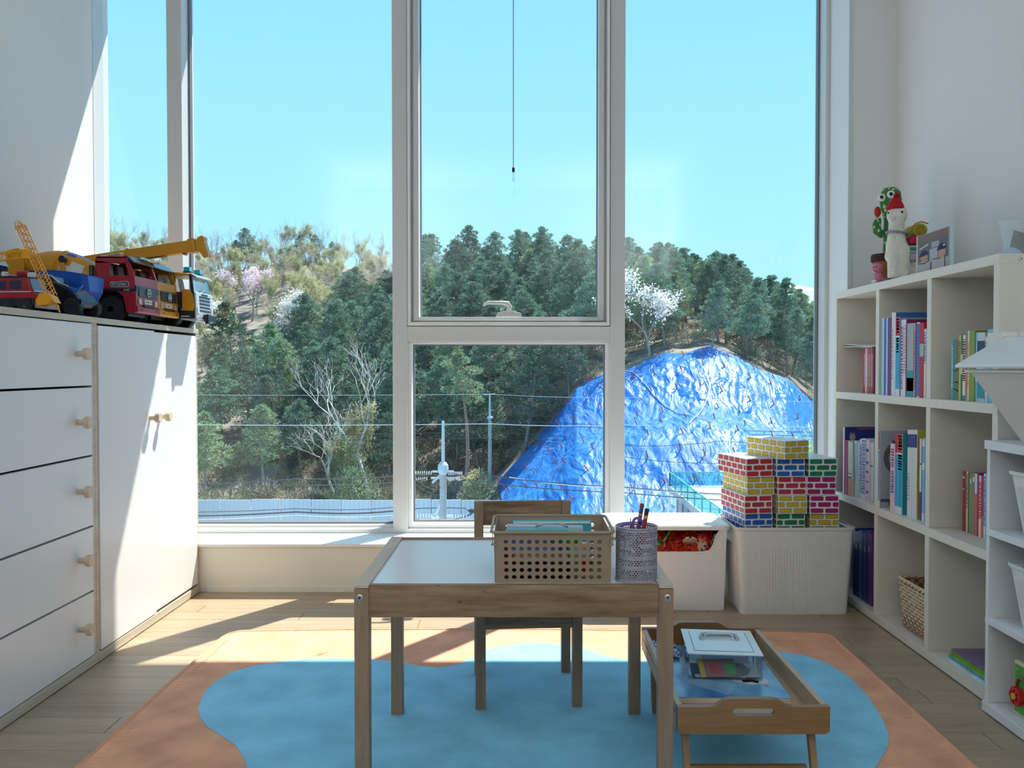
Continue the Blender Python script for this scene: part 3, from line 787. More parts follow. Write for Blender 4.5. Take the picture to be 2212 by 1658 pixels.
# ================================================================== rug
M_rug = mat('rug_orange', (.80,.40,.25), .85, bump=.5, bscale=30, var=.16, vscale=9)
M_rugb = mat('rug_blue', (.27,.65,.88), .85, bump=.5, bscale=26, var=.13, vscale=8)
rug = thing('rug', 'orange rug with a blue cloud-shaped patch on the wooden floor', 'rug', (0,0,0))
o_ = [(-.935,2.805),(-.6,2.822),(0,2.826),(.7,2.80),(.985,2.775),(1.002,2.74),(.995,2.3),(.985,1.7),(.98,.95),(-.975,.95),(-.972,1.7),(-.978,2.3),(-.972,2.74),(-.962,2.785)]
RZ = .007
def fill(poly, z0, z1, name, m, parent, **k):
    return MB().prism(poly, z0, z1, 'z').build(name, m, parent, **k)
fill(o_, .0005, RZ, 'pile', M_rug, rug, bevel=.004)
hem = MB(); hem.path([(x*.999, y-.004 if y > 2 else y, RZ-.002) for x, y in o_], .006, 6, closed=True)
hem.build('hem', mat('rug_hem', (.78,.38,.22), .85, bump=.4, bscale=60), rug, smooth=True)
# stitches beside the left and right hems
sm = MB(); yy = 2.70
while yy > 1.2:
    for sx in (-.945, .962): sm.tube((sx-.006, yy, RZ+.0006), (sx+.006, yy+.004, RZ+.0006), .0010, n=4)
    yy -= .022
sm.build('stitching', mat('stitch', (.86,.55,.40), .8), rug, kind='stuff')
bpx = [(428,1530),(438,1500),(462,1474),(500,1452),(550,1438),(600,1430),(660,1424),(720,1421),(780,1423),(840,1428),(895,1437),(946,1443),(987,1436),(1015,1424),(1049,1405),(1084,1395),(1135,1389),(1187,1389),(1218,1393),(1269,1402),(1303,1415),(1341,1424),(1386,1427),(1440,1421),(1500,1412),(1560,1406),(1620,1404),(1680,1406),(1740,1416),(1790,1434),(1835,1462),(1872,1500),(1902,1545),(1920,1585),(1918,1612),(1900,1645),(1878,1672)]
bp = [atz(x, y, RZ) for x, y in bpx]
bl = [(p.x, p.y) for p in bp] + [(.62,1.72),(.60,1.55),(.66,1.40),(.62,1.22),(.45,1.10),(.15,1.08),(-.15,1.15),(-.42,1.12),(-.62,1.25),(-.68,1.5),(-.655,1.75)]
lp = [atz(x, y, RZ) for x, y in [(535,1668),(530,1645),(512,1612),(480,1590),(448,1570),(432,1550)]]
bl += [(p.x, p.y) for p in lp]
fill(bl, RZ-.001, RZ+.0015, 'blue_patch', M_rugb, rug)

# ================================================================== children's table
M_pine_shaded = wood('pine', (.17,.095,.052), (.39,.26,.16), axis=0, scale=11, rough=.5, stretch=9, contrast=(.38,.58), knots=26)  # rail pine: shade on faces turned from the window is in the colour
M_pinez_shaded = wood('pine_up_shaded', (.24,.16,.10), (.40,.28,.185), axis=2, scale=12, rough=.5, stretch=10, objrand=True)  # upright pine, colour lowered for the same shade
M_piney_lit = wood('pine_y_lit', (.52,.40,.29), (.70,.57,.42), axis=1, scale=14, rough=.5, stretch=10, objrand=True)  # same pine in paler tones, window light painted into the side rails
M_top = mat('table_white', (.80,.82,.84), .22)
M_steel = mat('screw_steel', (.55,.56,.58), .3, metal=.9)
tx0, tx1, ty0, ty1, tz = -.333, .2965, 1.670, 2.150, .450
LG = .029
kt = thing('children_table', 'low pine table with a white top standing on the rug', 'table', (0,0,0))
for lx_, ly_ in ((tx0, ty0), (tx1-LG, ty0), (tx0+.002, ty1-LG), (tx1-LG-.002, ty1-LG)):
    MB().box((lx_, ly_, RZ+.001), (lx_+LG, ly_+LG, tz-.007)).build('leg', M_pinez_shaded, kt, bevel=.0012)
MB().box((tx0+LG, ty0+.002, tz-.064), (tx1-LG, ty0+.018, tz)).build('front_rail', M_pine_shaded, kt, bevel=.0012)
MB().box((tx0+LG, ty1-.018, tz-.064), (tx1-LG, ty1-.002, tz)).build('back_rail', M_pine_shaded, kt, bevel=.0012)
for sx in (tx0, tx1-LG):
    MB().box((sx+.0, ty0+.0, tz-.006), (sx+LG, ty1, tz+.001)).box((sx+.006, ty0+LG, tz-.064), (sx+LG-.004, ty1-LG, tz-.006)).build('side_rail', M_piney_lit, kt, bevel=.0012)
MB().box((tx0+LG, ty0+.018, tz-.008), (tx1-LG, ty1-.018, tz-.0035)).build('tabletop', M_top, kt)
for sx in (tx0+.011, tx1-.012):
    s_ = MB().lathe([(.0068,0),(.0068,-.0018),(.0052,-.0026)], (sx, ty0, tz-.024), 20, axis='y').build('bolt', M_steel, kt)
    MB().lathe([(.0024,-.0027),(.0024,-.0031)], (sx, ty0, tz-.024), 6, axis='y').build('bolt_socket', M_dark, s_)

# ------------------------------------------------------------------ chair behind it
chr_ = thing('children_chair', 'small pine chair with a single wide back rail behind the table', 'chair', (.015, 2.175, 0), math.radians(4))
cw = .137
for sx in (-cw, cw-.026):
    MB().box((sx, -.013, RZ+.001), (sx+.026, .013, .262)).build('leg', M_pinez_shaded, chr_, bevel=.0012)
    MB().box((sx, .232, RZ+.001), (sx+.026, .256, .500)).build('leg', M_pinez_shaded, chr_, bevel=.0012)
MB().box((-cw+.026, -.010, .212), (cw-.026, .006, .264)).build('seat_rail', M_pine_shaded, chr_, bevel=.001)
MB().box((-cw+.026, .238, .212), (cw-.026, .252, .264)).build('seat_rail', M_pine_shaded, chr_, bevel=.001)
MB().box((-cw, -.016, .264), (cw, .236, .276)).build('seat', M_pine_shaded, chr_, bevel=.0015)
MB().box((-cw+.026, .236, .432), (cw-.026, .252, .500)).build('back_rail', M_pine_shaded, chr_, bevel=.0012)

# ------------------------------------------------------------------ perforated basket with things in it
M_bsk = mat('basket_taupe', (.36,.28,.20), .5)
zt0 = tz-.0035
bk0 = thing('perforated_basket', 'taupe plastic basket with round holes on the table', 'basket', (0,0,0))
bxl, bxr = at(1070,1262,1.71).x, at(1318,1262,1.71).x
txl, txr = at(1061,1151,1.69).x, at(1327,1151,1.69).x
byf0, byb0 = 1.706, 1.870; byf1, byb1 = 1.690, 1.884
zr0, zr1 = zt0+.0005, .5505
def holes(mb, P, nu, nv, r_u, r_v, skip=None, stag=False, n=8):
    for j in range(nv):
        for i in range(nu):
            sh = .5 if (stag and j % 2) else 0
            if skip and skip(i, j):
                mb.add([P((i+sh)/nu, j/nv), P((i+1+sh)/nu, j/nv), P((i+1+sh)/nu, (j+1)/nv), P((i+sh)/nu, (j+1)/nv)], [(0,1,2,3)]); continue
            o = [(0,0),(.5,0),(1,0),(1,.5),(1,1),(.5,1),(0,1),(0,.5)]
            c_ = []
            for k in range(8):
                a = math.atan2(o[k][1]-.5, o[k][0]-.5); c_.append((.5+r_u*math.cos(a), .5+r_v*math.sin(a)))
            q = lambda u, v: P((i+sh+u)/nu, (j+v)/nv)
            vs = [q(*p) for p in o] + [q(*p) for p in c_]
            mb.add(vs, [(k, (k+1) % 8, 8+(k+1) % 8, 8+k) for k in range(8)])
def lerp(a, b, t): return a+(b-a)*t
wl = MB()
def wallP(c0, c1, t0, t1, va, vb, ua=0.0, ub=1.0):
    def P(u, v):
        u = ua+(ub-ua)*u; v = va+(vb-va)*v
        b_ = Vector((*[lerp(c0[i], c1[i], u) for i in (0,1)], zr0)); t_ = Vector((*[lerp(t0[i], t1[i], u) for i in (0,1)], zr1-.002))
        return b_.lerp(t_, v)
    return P
B4 = [(bxl,byf0),(bxr,byf0),(bxr,byb0),(bxl,byb0)]; T4 = [(txl+.006,byf1+.004),(txr-.006,byf1+.004),(txr-.006,byb1-.004),(txl+.006,byb1-.004)]
for s_ in range(4):
    c0, c1, t0_, t1_ = B4[s_], B4[(s_+1) % 4], T4[s_], T4[(s_+1) % 4]
    nu = 13 if s_ % 2 == 0 else 8
    ua = .065 if s_ % 2 == 0 else .10
    wl.v; P = wallP(c0, c1, t0_, t1_, .04, .90, ua, 1-ua)
    holes(wl, P, nu, 6, .315, .315)
    for (a, b, c_, d) in ((0,1,0,.04),(0,1,.90,1),(0,ua,.04,.90),(1-ua,1,.04,.90)):
        Q = wallP(c0, c1, t0_, t1_, c_, d, a, b); wl.add([Q(0,0),Q(1,0),Q(1,1),Q(0,1)], [(0,1,2,3)])
wl.add([(x, y, zr0) for x, y in B4], [(0,1,2,3)])
wl.build('perforated_shell', M_bsk, bk0, solid=.0018)
rmb = MB(); R_ = .014; rp = []
for (cx_, cy_, a0) in ((txr-R_, byb1-R_, 0), (txl+R_, byb1-R_, 90), (txl+R_, byf1+R_, 180), (txr-R_, byf1+R_, 270)):
    for k in range(6):
        a = math.radians(a0+90*k/5); rp.append((cx_+R_*math.cos(a), cy_+R_*math.sin(a), zr1))
rmb.path(rp, .0032, 8, closed=True)
rmb.build('rim', M_bsk, bk0, smooth=True)
lug = MB()
for x_ in (txl+.003, txr-.007):
    for dx in (0, .004): lug.box((x_+dx-.001, byf1+.001, zr1-.024), (x_+dx+.0008, byf1+.006, zr1-.002))
    lug.box((x_-.003, byf1, zr1-.026), (x_+.006, byf1+.004, zr1-.022))
lug.build('corner_clip', M_bsk, bk0)
# contents
def lying(name, label, cat, loc, size, c_, rz=0, rx=0, ry=0, grp='things inside the perforated basket', bev=.0015, mat_=None):
    t = thing(name, label, cat, loc, 0, grp, rot=(rx, ry, rz))
    w, d, h = size
    MB().box((-w/2,-d/2,0),(w/2,d/2,h)).build('body', mat_ or col(c_, .4), t, bevel=bev)
    return t
zi = zr0 + .003
yb_in = 1.80
t = lying('notebook', 'turquoise notebook standing on edge at the back of the basket', 'notebook', (at(1192,1140,1.86).x, 1.862, zi), (.172, .010, .094), (.05,.42,.58))
MB().box((-.084,-.0065,.088),(.084,-.005,.0925)).build('pages', M_page, t)
t = lying('pencil_case', 'clear pale blue plastic case poking above the basket rim', 'case', (at(1175,1140,1.835).x, 1.838, zi), (.165, .022, .088), (.45,.62,.72), ry=.02)
MB().path([(-.02,-.012,.088),(0,-.013,.094),(.03,-.013,.095),(.05,-.012,.088)], .0022, 8).build('case_handle', col((.45,.62,.66),.3), t, smooth=True)
t = lying('card_box', 'flat teal card box with navy label standing in the basket', 'box', (at(1166,1140,1.80).x, 1.806, zi), (.140, .016, .086), (.12,.45,.50))
MB().box((-.066,-.0086,.062),(-.005,-.008,.083)).build('label_panel', col((.02,.07,.22),.4), t)
lying('picture_book', 'purple picture book standing in the left part of the basket', 'book', (-.005+at(1140,1262,1.775).x, 1.778, zi), (.110, .012, .075), (.12,.10,.26))
t = lying('toy_block', 'red block in the lower left corner of the basket', 'toy', (bxl+.022, 1.735, zi), (.03,.03,.052), (.42,.03,.03))
t = lying('dark_pouch', 'black zipped pouch lying at the front of the basket', 'pouch', (at(1170,1262,1.73).x, 1.734, zi), (.13,.035,.034), (.015,.012,.012), bev=.008)
MB().path([(-.055,-.012,.0345),(0,-.010,.0350),(.055,-.012,.0345)], .0012, 6).build('zip', col((.25,.25,.25),.3), t)
t = lying('card_pack', 'navy and white pack of cards across the basket', 'cards', (at(1165,1240,1.735).x, 1.736, zi+.036), (.115,.03,.022), (.05,.05,.18))
MB().box((-.0577,-.0157,.008),(.0577,-.0151,.013)).build('white_band', col((.7,.6,.62),.5), t)
b1 = thing('toy_ball', 'bright green ball near the right of the basket', 'ball', (at(1240,1170,1.73).x-.004, 1.738, zi+.064), 0, 'things inside the perforated basket')
MB().ell((0,0,.016), .017).build('body', col((.08,.55,.03), .3), b1, smooth=True)
lying('glue_box', 'dark green box beside the green ball in the basket', 'box', (at(1215,1170,1.75).x-.004, 1.765, zi), (.03,.03,.085), (.02,.16,.04))
t = thing('paint_jar', 'small white jar with red label at the right of the basket', 'jar', (at(1262,1230,1.745).x, 1.748, zi), 0, 'things inside the perforated basket')
MB().lathe([(.013,0),(.014,.003),(.014,.05),(.010,.055)], n=20).build('jar_body', col((.75,.73,.68), .3), t, smooth=False)
MB().lathe([(.0145,.012),(.0145,.034)], n=20, cap=False).build('jar_label', col((.5,.04,.03), .4), t)
MB().lathe([(.0125,.055),(.0125,.066),(.011,.068)], n=20).build('lid', col((.6,.6,.6), .3), t)

# ------------------------------------------------------------------ metal mesh pencil cup
M_cup = mat('cup_metal', (.42,.42,.50), .42, metal=.25)
cpx = at(1376,1262,1.725).x; CY = 1.735; cr_ = .0415; chh = .110
cup = thing('pencil_cup', 'grey perforated metal pencil cup on the table corner', 'pencil cup', (cpx, CY, zt0))
pmb = MB()
bands = []
def solid_row(i, j):
    # rows from the bottom: perforated bands separated by plain bands whose edge undulates
    w = (i % 22)
    r_ = j
    if r_ in (0,): return True
    if 1 <= r_ <= 5: return False
    if 6 <= r_ <= 7: return True
    if 8 <= r_ <= 10: return (w < 3)
    if 11 <= r_ <= 12: return True
    if 13 <= r_ <= 16: return not ((r_-13) < 1 + abs(11-w)/3 or w > 8)
    if r_ == 17 or r_ == 18: return w % 11 < 5
    if r_ == 21: return w > 12
    return r_ >= 25
P = lambda u, v: Vector((cr_*math.cos(2*PI*u), cr_*math.sin(2*PI*u), .003+(chh-.006)*v))
holes(pmb, P, 44, 26, .37, .37, skip=solid_row, stag=True)
pmb.build('perforated_wall', M_cup, cup, solid=.0009)
MB().lathe([(0.001,0),(cr_+.001,0),(cr_+.0015,.002),(cr_+.001,.0045),(cr_-.002,.0045),(.001,.002)], n=48).build('base', M_cup, cup)
MB().path([(cr_*math.cos(2*PI*k/48), cr_*math.sin(2*PI*k/48), chh-.001) for k in range(48)], .0017, 8, closed=True).build('rim', M_cup, cup, smooth=True)
def pencil(label, bx_, by_, tx_, ty_, L, c_, bands_):
    t = thing('pencil', label, 'pencil', (cpx+bx_, CY+by_, zt0+.005), 0, 'pens in the mesh cup')
    d = Vector((tx_-bx_, ty_-by_, 0)); d.z = math.sqrt(max(.0001, L*L-d.length_squared)); u = d.normalized()
    MB().tube((0,0,0), u*L, .0042, n=6).build('shaft', col(c_, .35), t)
    mb = MB(); cs = []
    for k, (a, b, cc) in enumerate(bands_): mb.tube(u*(L*a), u*(L*b), .0044, n=6, mi=k); cs.append(col(cc, .4))
    mb.build('printed_bands', cs, t)
    MB().tube(u*L, u*(L+.001), .0035, .003, n=6).build('end', col((.25,.10,.05), .5), t)
pencil('blue and gold patterned pencil in the mesh cup', -.010, .0, .012, .005, .150, (.03,.08,.30), [(.62,.66,(.6,.4,.1)),(.70,.73,(.5,.05,.05)),(.76,.80,(.1,.4,.5)),(.84,.87,(.6,.4,.1)),(.95,1.0,(.28,.05,.03))])
pencil('red pencil with dark end in the mesh cup', -.004, -.012, .021, -.004, .142, (.45,.02,.03), [(.86,.90,(.6,.45,.15)),(.92,1.0,(.03,.02,.02))])
gs = thing('green_wire_tie', 'thin dark green stick in the mesh cup', 'stick', (cpx-.012, CY, zt0+.005), 0, 'pens in the mesh cup')
MB().path([(-.004,0,0),(-.002,0,.06),(0,0,.12)], .0010, 6).build('stick', col((.02,.12,.07),.4), gs)
sc = thing('scissors', 'purple-handled scissors standing in the mesh cup', 'scissors', (cpx, CY-.006, zt0+.005), 0, 'pens in the mesh cup')
M_pur = mat('scissor_purple', (.20,.10,.42), .3)
for nm, cx_, cz_, ang in (('handle', .002, .106, .15), ('handle', -.024, .098, -.9)):
    pts = []
    for k in range(20):
        a = 2*PI*k/20; x = .0105*math.cos(a); z = .0155*math.sin(a)
        pts.append((cx_+x*math.cos(ang)-z*math.sin(ang), 0, cz_+x*math.sin(ang)+z*math.cos(ang)))
    MB().path(pts, .0030, 8, closed=True).build(nm, M_pur, sc, smooth=True)
MB().box((-.012,-.001,.006),(-.002,.001,.090)).build('blade', M_steel, sc)
MB().path([(.012,0,.092),(.019,-.001,.098),(.0235,0,.094)], .003, 8).build('handle', M_pur, sc, smooth=True)

# ================================================================== folding tray table
M_bam_shaded = wood('bamboo', (.20,.10,.04), (.32,.175,.075), axis=0, scale=24, rough=.4, stretch=14)  # end boards and bars: bamboo with shade painted into a darker colour
M_bamy_lit = wood('bamboo_side_lit', (.42,.29,.17), (.58,.43,.28), axis=1, scale=24, rough=.38, stretch=14)  # side boards: the same bamboo painted paler, as if lit
M_bamb_lit = wood('bamboo_base_lit', (.44,.32,.20), (.58,.44,.28), axis=1, scale=20, rough=.4, stretch=14)  # tray floor in the paler, lit bamboo tones
rx0, rx1, ry0, ry1 = .3055, .606, 1.670, 2.190
rz0, rz1 = .155, .209
tr = thing('tray_table', 'brown bamboo folding tray table right of the small table', 'tray table', (0,0,0))
xc = (rx0+rx1)/2
def endpoly(k=1):
    P = [(rx0+.001,.003+rz0),(rx1-.001,.003+rz0)]
    P = [(rx0,rz0+.006),(rx0+.008,rz0),(rx1-.008,rz0),(rx1,rz0+.006),(rx1,rz1),(xc+.078,rz1),(xc+.066,rz1+.002),(xc+.048,rz1+.013),(xc+.040,rz1+.0155),(xc-.048,rz1+.0155),(xc-.058,rz1+.013),(xc-.076,rz1+.002),(xc-.088,rz1),(rx0,rz1)]
    return P
def endboard(y0, y1, nm):
    # built as two halves around the grip slot, so the slot is a real opening
    hz0, hz1, hw2 = rz1-.018, rz1-.003, .042
    mb = MB(); outer = endpoly(); 
    me_ = bmesh.new()
    def loop(pts, y): return [me_.verts.new((x, y, z)) for x, z in pts]
    slot = []
    r_ = (hz1-hz0)/2; zc = (hz0+hz1)/2
    for k in range(7): a = -PI/2+PI*k/6; slot.append((xc+hw2-r_+r_*math.cos(a), zc+r_*math.sin(a)))
    for k in range(7): a = PI/2+PI*k/6; slot.append((xc-hw2+r_+r_*math.cos(a), zc+r_*math.sin(a)))
    fr = []
    for y in (y0, y1):
        O = loop(outer, y); I = loop(slot, y)
        es = [me_.edges.new((O[i], O[(i+1) % len(O)])) for i in range(len(O))] + [me_.edges.new((I[i], I[(i+1) % len(I)])) for i in range(len(I))]
        bmesh.ops.triangle_fill(me_, edges=es, use_beauty=True, use_dissolve=False)
        fr.append((O, I))
    for q in (0, 1):
        A, B_ = fr[0][q], fr[1][q]; n = len(A)
        for i in range(n): me_.faces.new((A[i], A[(i+1) % n], B_[(i+1) % n], B_[i]))
    bmesh.ops.recalc_face_normals(me_, faces=me_.faces)
    me = bpy.data.meshes.new(nm); me_.to_mesh(me); me_.free(); me.materials.append(M_bam_shaded)
    o = bpy.data.objects.new(nm, me); C.objects.link(o); o.parent = tr
    return o
endboard(ry0, ry0+.014, 'end_board'); endboard(ry1-.014, ry1, 'end_board')
for a in (rx0, rx1-.012):
    MB().box((a, ry0+.014, rz0), (a+.012, ry1-.014, rz1-.002)).build('side_board', M_bamy_lit, tr, bevel=.001)
    MB().box((a-.0003 if a == rx0 else a+.0115, ry0+.03, rz1-.022), (a+.0005 if a == rx0 else a+.0123, ry1-.03, rz1-.020)).build('groove', M_dark, tr)
MB().box((rx0+.012, ry0+.014, rz0+.004), (rx1-.012, ry1-.014, rz0+.010)).build('tray_base', M_bamb_lit, tr)
M_bamz_shaded = wood('bamboo_leg_shaded', (.26,.15,.07), (.38,.23,.12), axis=2, scale=24, rough=.4, stretch=14)  # legs in the darker bamboo tones, shade put into the colour
for (yt, yb2) in ((ry0+.045, ry0+.020), (ry1-.055, ry1-.055)):
    for k, (a, b) in enumerate(((rx0+.014, rx0+.020), (rx1-.032, rx1-.024))):
        mb = MB(); w_ = .014
        mb.add([(a,yt-.009,rz0+.004),(a+w_,yt-.009,rz0+.004),(a+w_,yt+.009,rz0+.004),(a,yt+.009,rz0+.004),(b,yb2-.009,RZ+.002),(b+w_-.002,yb2-.009,RZ+.002),(b+w_-.002,yb2+.009,RZ+.002),(b,yb2+.009,RZ+.002)],
               [(0,1,2,3),(7,6,5,4),(0,4,5,1),(1,5,6,2),(2,6,7,3),(3,7,4,0)])
        mb.build('leg', M_bamz_shaded, tr, bevel=.001)
    ym = lerp(yt, yb2, .55)
    MB().box((rx0+.030, ym-.006, .058), (rx1-.036, ym+.006, .080)).build('cross_bar', M_bam_shaded, tr, bevel=.001)
# sketchbook with blue picture cover
tbz = rz0+.0105
bkx0, bkx1 = .330, .572
M_sky = _new('cover_blue'); mm, nt, pp = M_sky
tcn = nt.nodes.new('ShaderNodeTexCoord'); n_ = nt.nodes.new('ShaderNodeTexNoise'); n_.inputs['Scale'].default_value = 7; n_.inputs['Detail'].default_value = 5
rr_ = nt.nodes.new('ShaderNodeValToRGB'); rr_.color_ramp.elements[0].position = .35; rr_.color_ramp.elements[0].color = (.03,.17,.45,1)
rr_.color_ramp.elements[1].position = .7; rr_.color_ramp.elements[1].color = (.22,.55,.82,1)
nt.links.new(tcn.outputs['Object'], n_.inputs['Vector']); nt.links.new(n_.outputs['Fac'], rr_.inputs[0]); nt.links.new(rr_.outputs[0], pp.inputs['Base Color']); pp.inputs['Roughness'].default_value = .18
skb = thing('sketchbook', 'large spiral-bound book with glossy blue picture cover in the tray', 'book', ((bkx0+bkx1)/2, 1.965, tbz), math.radians(-1.5))
hw_ = (bkx1-bkx0)/2; hd2 = .168
MB().box((-hw_,-hd2,0),(hw_,hd2,.012)).build('pages', wood('page_edge', (.55,.42,.32), (.72,.62,.5), axis=0, scale=40, stretch=40), skb)
MB().box((-hw_-.001,-hd2-.001,.012),(hw_+.001,hd2+.001,.0135)).build('cover', mm, skb, bevel=.0005)
pic = MB()
for cx_, cy_, r_ in ((.045,-.055,.030),(.068,-.048,.022),(.078,-.070,.020),(.058,-.075,.020)): 
    pic.lathe([(r_,.01355),(r_*.9,.0139)], (cx_, cy_, 0), 20)
pic.build('cloud_print', col((.62,.66,.74), .3), skb)
pic = MB()
for cx_, cy_, r_ in ((.075,-.045,.008),(.0,-.04,.005),(.088,-.10,.006)): pic.lathe([(r_,.0140),(r_*.8,.0143)], (cx_, cy_, 0), 8)
pic.build('red_print', col((.55,.12,.10), .3), skb)
pic = MB()
for k in range(7): pic.tube((-.10,-.035-.006*k,.0136), (.02-.004*k,-.10-.009*k,.0136), .0005, n=4)
pic.build('line_print', col((.45,.65,.85), .3), skb)
sp_ = MB()
for k in range(26):
    y_ = -hd2+.008+k*.0128
    if abs(k-13) > 30: continue
    sp_.path([(-hw_+.005*math.cos(a)-.001, y_+.001*a, .007+.0085*math.sin(a)) for a in [2*PI*q/9 for q in range(9)]], .0008, 5)
sp_.build('spiral_wire', col((.05,.05,.06), .3), skb)
# clear box with handle
M_acr = glass_pane('clear_plastic', (.97,.985,.99), 1.4, 1.3)
M_lid = mat('frosted_lid', (.72,.82,.86), .15, trans=.0)
pb = thing('clear_case', 'clear plastic box with pale lid and carrying handle on the blue book', 'box', (.461, 1.982, tbz+.0143), math.radians(-5.5))
a_, b_, h_ = .0815, .088, .045
bw = MB(); t2 = .002
for (p, q) in (((-a_,-b_,0),(a_,-b_+t2,h_)),((-a_,b_-t2,0),(a_,b_,h_)),((-a_,-b_+t2,0),(-a_+t2,b_-t2,h_)),((a_-t2,-b_+t2,0),(a_,b_-t2,h_)),((-a_+t2,-b_+t2,0),(a_-t2,b_-t2,t2))): bw.box(p, q)
bw.build('clear_body', M_acr, pb)
ring_ = MB(); 
ring_.box((-a_-.002,-b_-.002,h_),(a_+.002,-b_+.0005,h_+.012)).box((-a_-.002,b_-.0005,h_),(a_+.002,b_+.002,h_+.012)).box((-a_-.002,-b_,h_),(-a_+.0005,b_,h_+.012)).box((a_-.0005,-b_,h_),(a_+.002,b_,h_+.012))
ring_.build('lid_skirt', glass_pane('lid_skirt_clear', (.88,.94,.96), 1.45, 2.0), pb)
lt = MB().box((-a_-.002,-b_-.002,h_+.010),(a_+.002,b_+.002,h_+.0135)).build('lid', M_lid, pb, bevel=.001)
gr = MB(); gq = [(-.066,-.070),(.066,-.070),(.066,.070),(-.066,.070)]
for i in range(4):
    p, q = gq[i], gq[(i+1) % 4]
    if i == 2: continue
    gr.tube((*p, h_+.0136), (*q, h_+.0136), .0007, n=4)
gr.build('lid_groove', col((.08,.14,.18), .4), lt)
M_hd = mat('handle_clear', (.45,.55,.62), .12)
MB().path([(-.040,.010,h_+.012),(-.043,.020,h_+.016),(-.040,.036,h_+.018),(-.028,.042,h_+.018),(.028,.042,h_+.018),(.040,.036,h_+.018),(.043,.020,h_+.016),(.040,.010,h_+.012)], .0042, 8).build('carry_handle', M_hd, pb, smooth=True)
MB().path([(-.032,.014,h_+.0145),(-.032,.030,h_+.0185),(-.024,.034,h_+.0215),(.024,.034,h_+.0215),(.032,.030,h_+.0185),(.032,.014,h_+.0145)], .0014, 6).build('handle_edge', col((.85,.90,.92),.2), pb, smooth=True)
G5 = 'papers inside the clear box'
def card(label, pos, sz, c_, rz, rx=0, ry=0, nm='card'):
    t = thing(nm, label, 'card', (pb.location.x+pos[0], pb.location.y+pos[1], pb.location.z+pos[2]), 0, G5, rot=(rx, ry, rz))
    MB().box((-sz[0]/2,-sz[1]/2,0),(sz[0]/2,sz[1]/2,sz[2])).build('sheet', col(c_, .4), t)
    return t
t = card('yellow and pink picture card leaning in the clear box', (-.020,-.058,.016), (.085,.050,.002), (.35,.20,.22), .05, rx=.55)
MB().box((-.0425,-.0255,.0021),(-.030,.0255,.0024)).build('yellow_edge', col((.62,.48,.10),.4), t)
MB().prism([(-.02,-.01),(-.005,-.018),(.01,-.006),(0,.012),(-.015,.010)], .0022, .0026, 'z').build('painted_figure', col((.55,.10,.12),.4), t)
MB().prism([(.014,-.02),(.04,-.02),(.04,.02),(.020,.02)], .0022, .0026, 'z').build('green_field', col((.12,.38,.15),.4), t)
card('dark card lying under the picture card in the clear box', (-.02,-.045,.004), (.11,.07,.002), (.05,.06,.10), -.08, rx=.12)
card('grey card folded at the right of the clear box', (.035,-.040,.006), (.06,.06,.002), (.22,.24,.32), .5, rx=.15, ry=.12)
card('pale paper sheet on the bottom of the clear box', (0,.0,.0025), (.145,.155,.0012), (.55,.58,.60), .0)
card('mauve envelope in the back of the clear box', (.02,.035,.006), (.10,.07,.002), (.42,.38,.50), .2, rx=.1)
cl_ = thing('patterned_cloth', 'blue and white patterned cloth crumpled in the far left of the tray', 'cloth', (.352, 2.085, tbz+.014))
ms_ = MB(); n = 14; vs = []
for i in range(n):
    for j in range(n):
        x = (i/(n-1)-.5)*.055; y_ = (j/(n-1)-.5)*.11
        vs.append((x, y_, .006+.012*noise.noise(Vector((x*60, y_*60, 1)))))
ms_.add(vs, [(i*n+j, (i+1)*n+j, (i+1)*n+j+1, i*n+j+1) for i in range(n-1) for j in range(n-1)])
mc, mct, mcp = _new('cloth_print'); v_ = mct.nodes.new('ShaderNodeTexNoise'); v_.inputs['Scale'].default_value = 120; tcc = mct.nodes.new('ShaderNodeTexCoord')
rc_ = mct.nodes.new('ShaderNodeValToRGB'); rc_.color_ramp.interpolation = 'CONSTANT'; rc_.color_ramp.elements[0].color = (.03,.07,.25,1); rc_.color_ramp.elements[1].position = .5; rc_.color_ramp.elements[1].color = (.6,.7,.8,1)
mct.links.new(tcc.outputs['Object'], v_.inputs['Vector']); mct.links.new(v_.outputs['Fac'], rc_.inputs[0]); mct.links.new(rc_.outputs[0], mcp.inputs['Base Color'])
ms_.build('fabric', mc, cl_, smooth=True, solid=.0015)

# ================================================================== white toy bin with connectors
M_tub = mat('tub_white', (.80,.79,.76), .38)
t1b = thing('lidded_toy_bin', 'white plastic bin with cut-out front and white lid by the window', 'bin', (.524, 3.185, 0))
w0, w1, d0_, d1_, hh = .200, .208, .118, .126, .298
tub = MB()
def q4(w, d, z): return [(-w,-d,z),(w,-d,z),(w,d,z),(-w,d,z)]
# side, back, bottom
tub.add(q4(w0,d0_,.001)+q4(w1,d1_,hh), [(0,1,2,3),(1,2,6,5),(2,3,7,6),(3,0,4,7)])
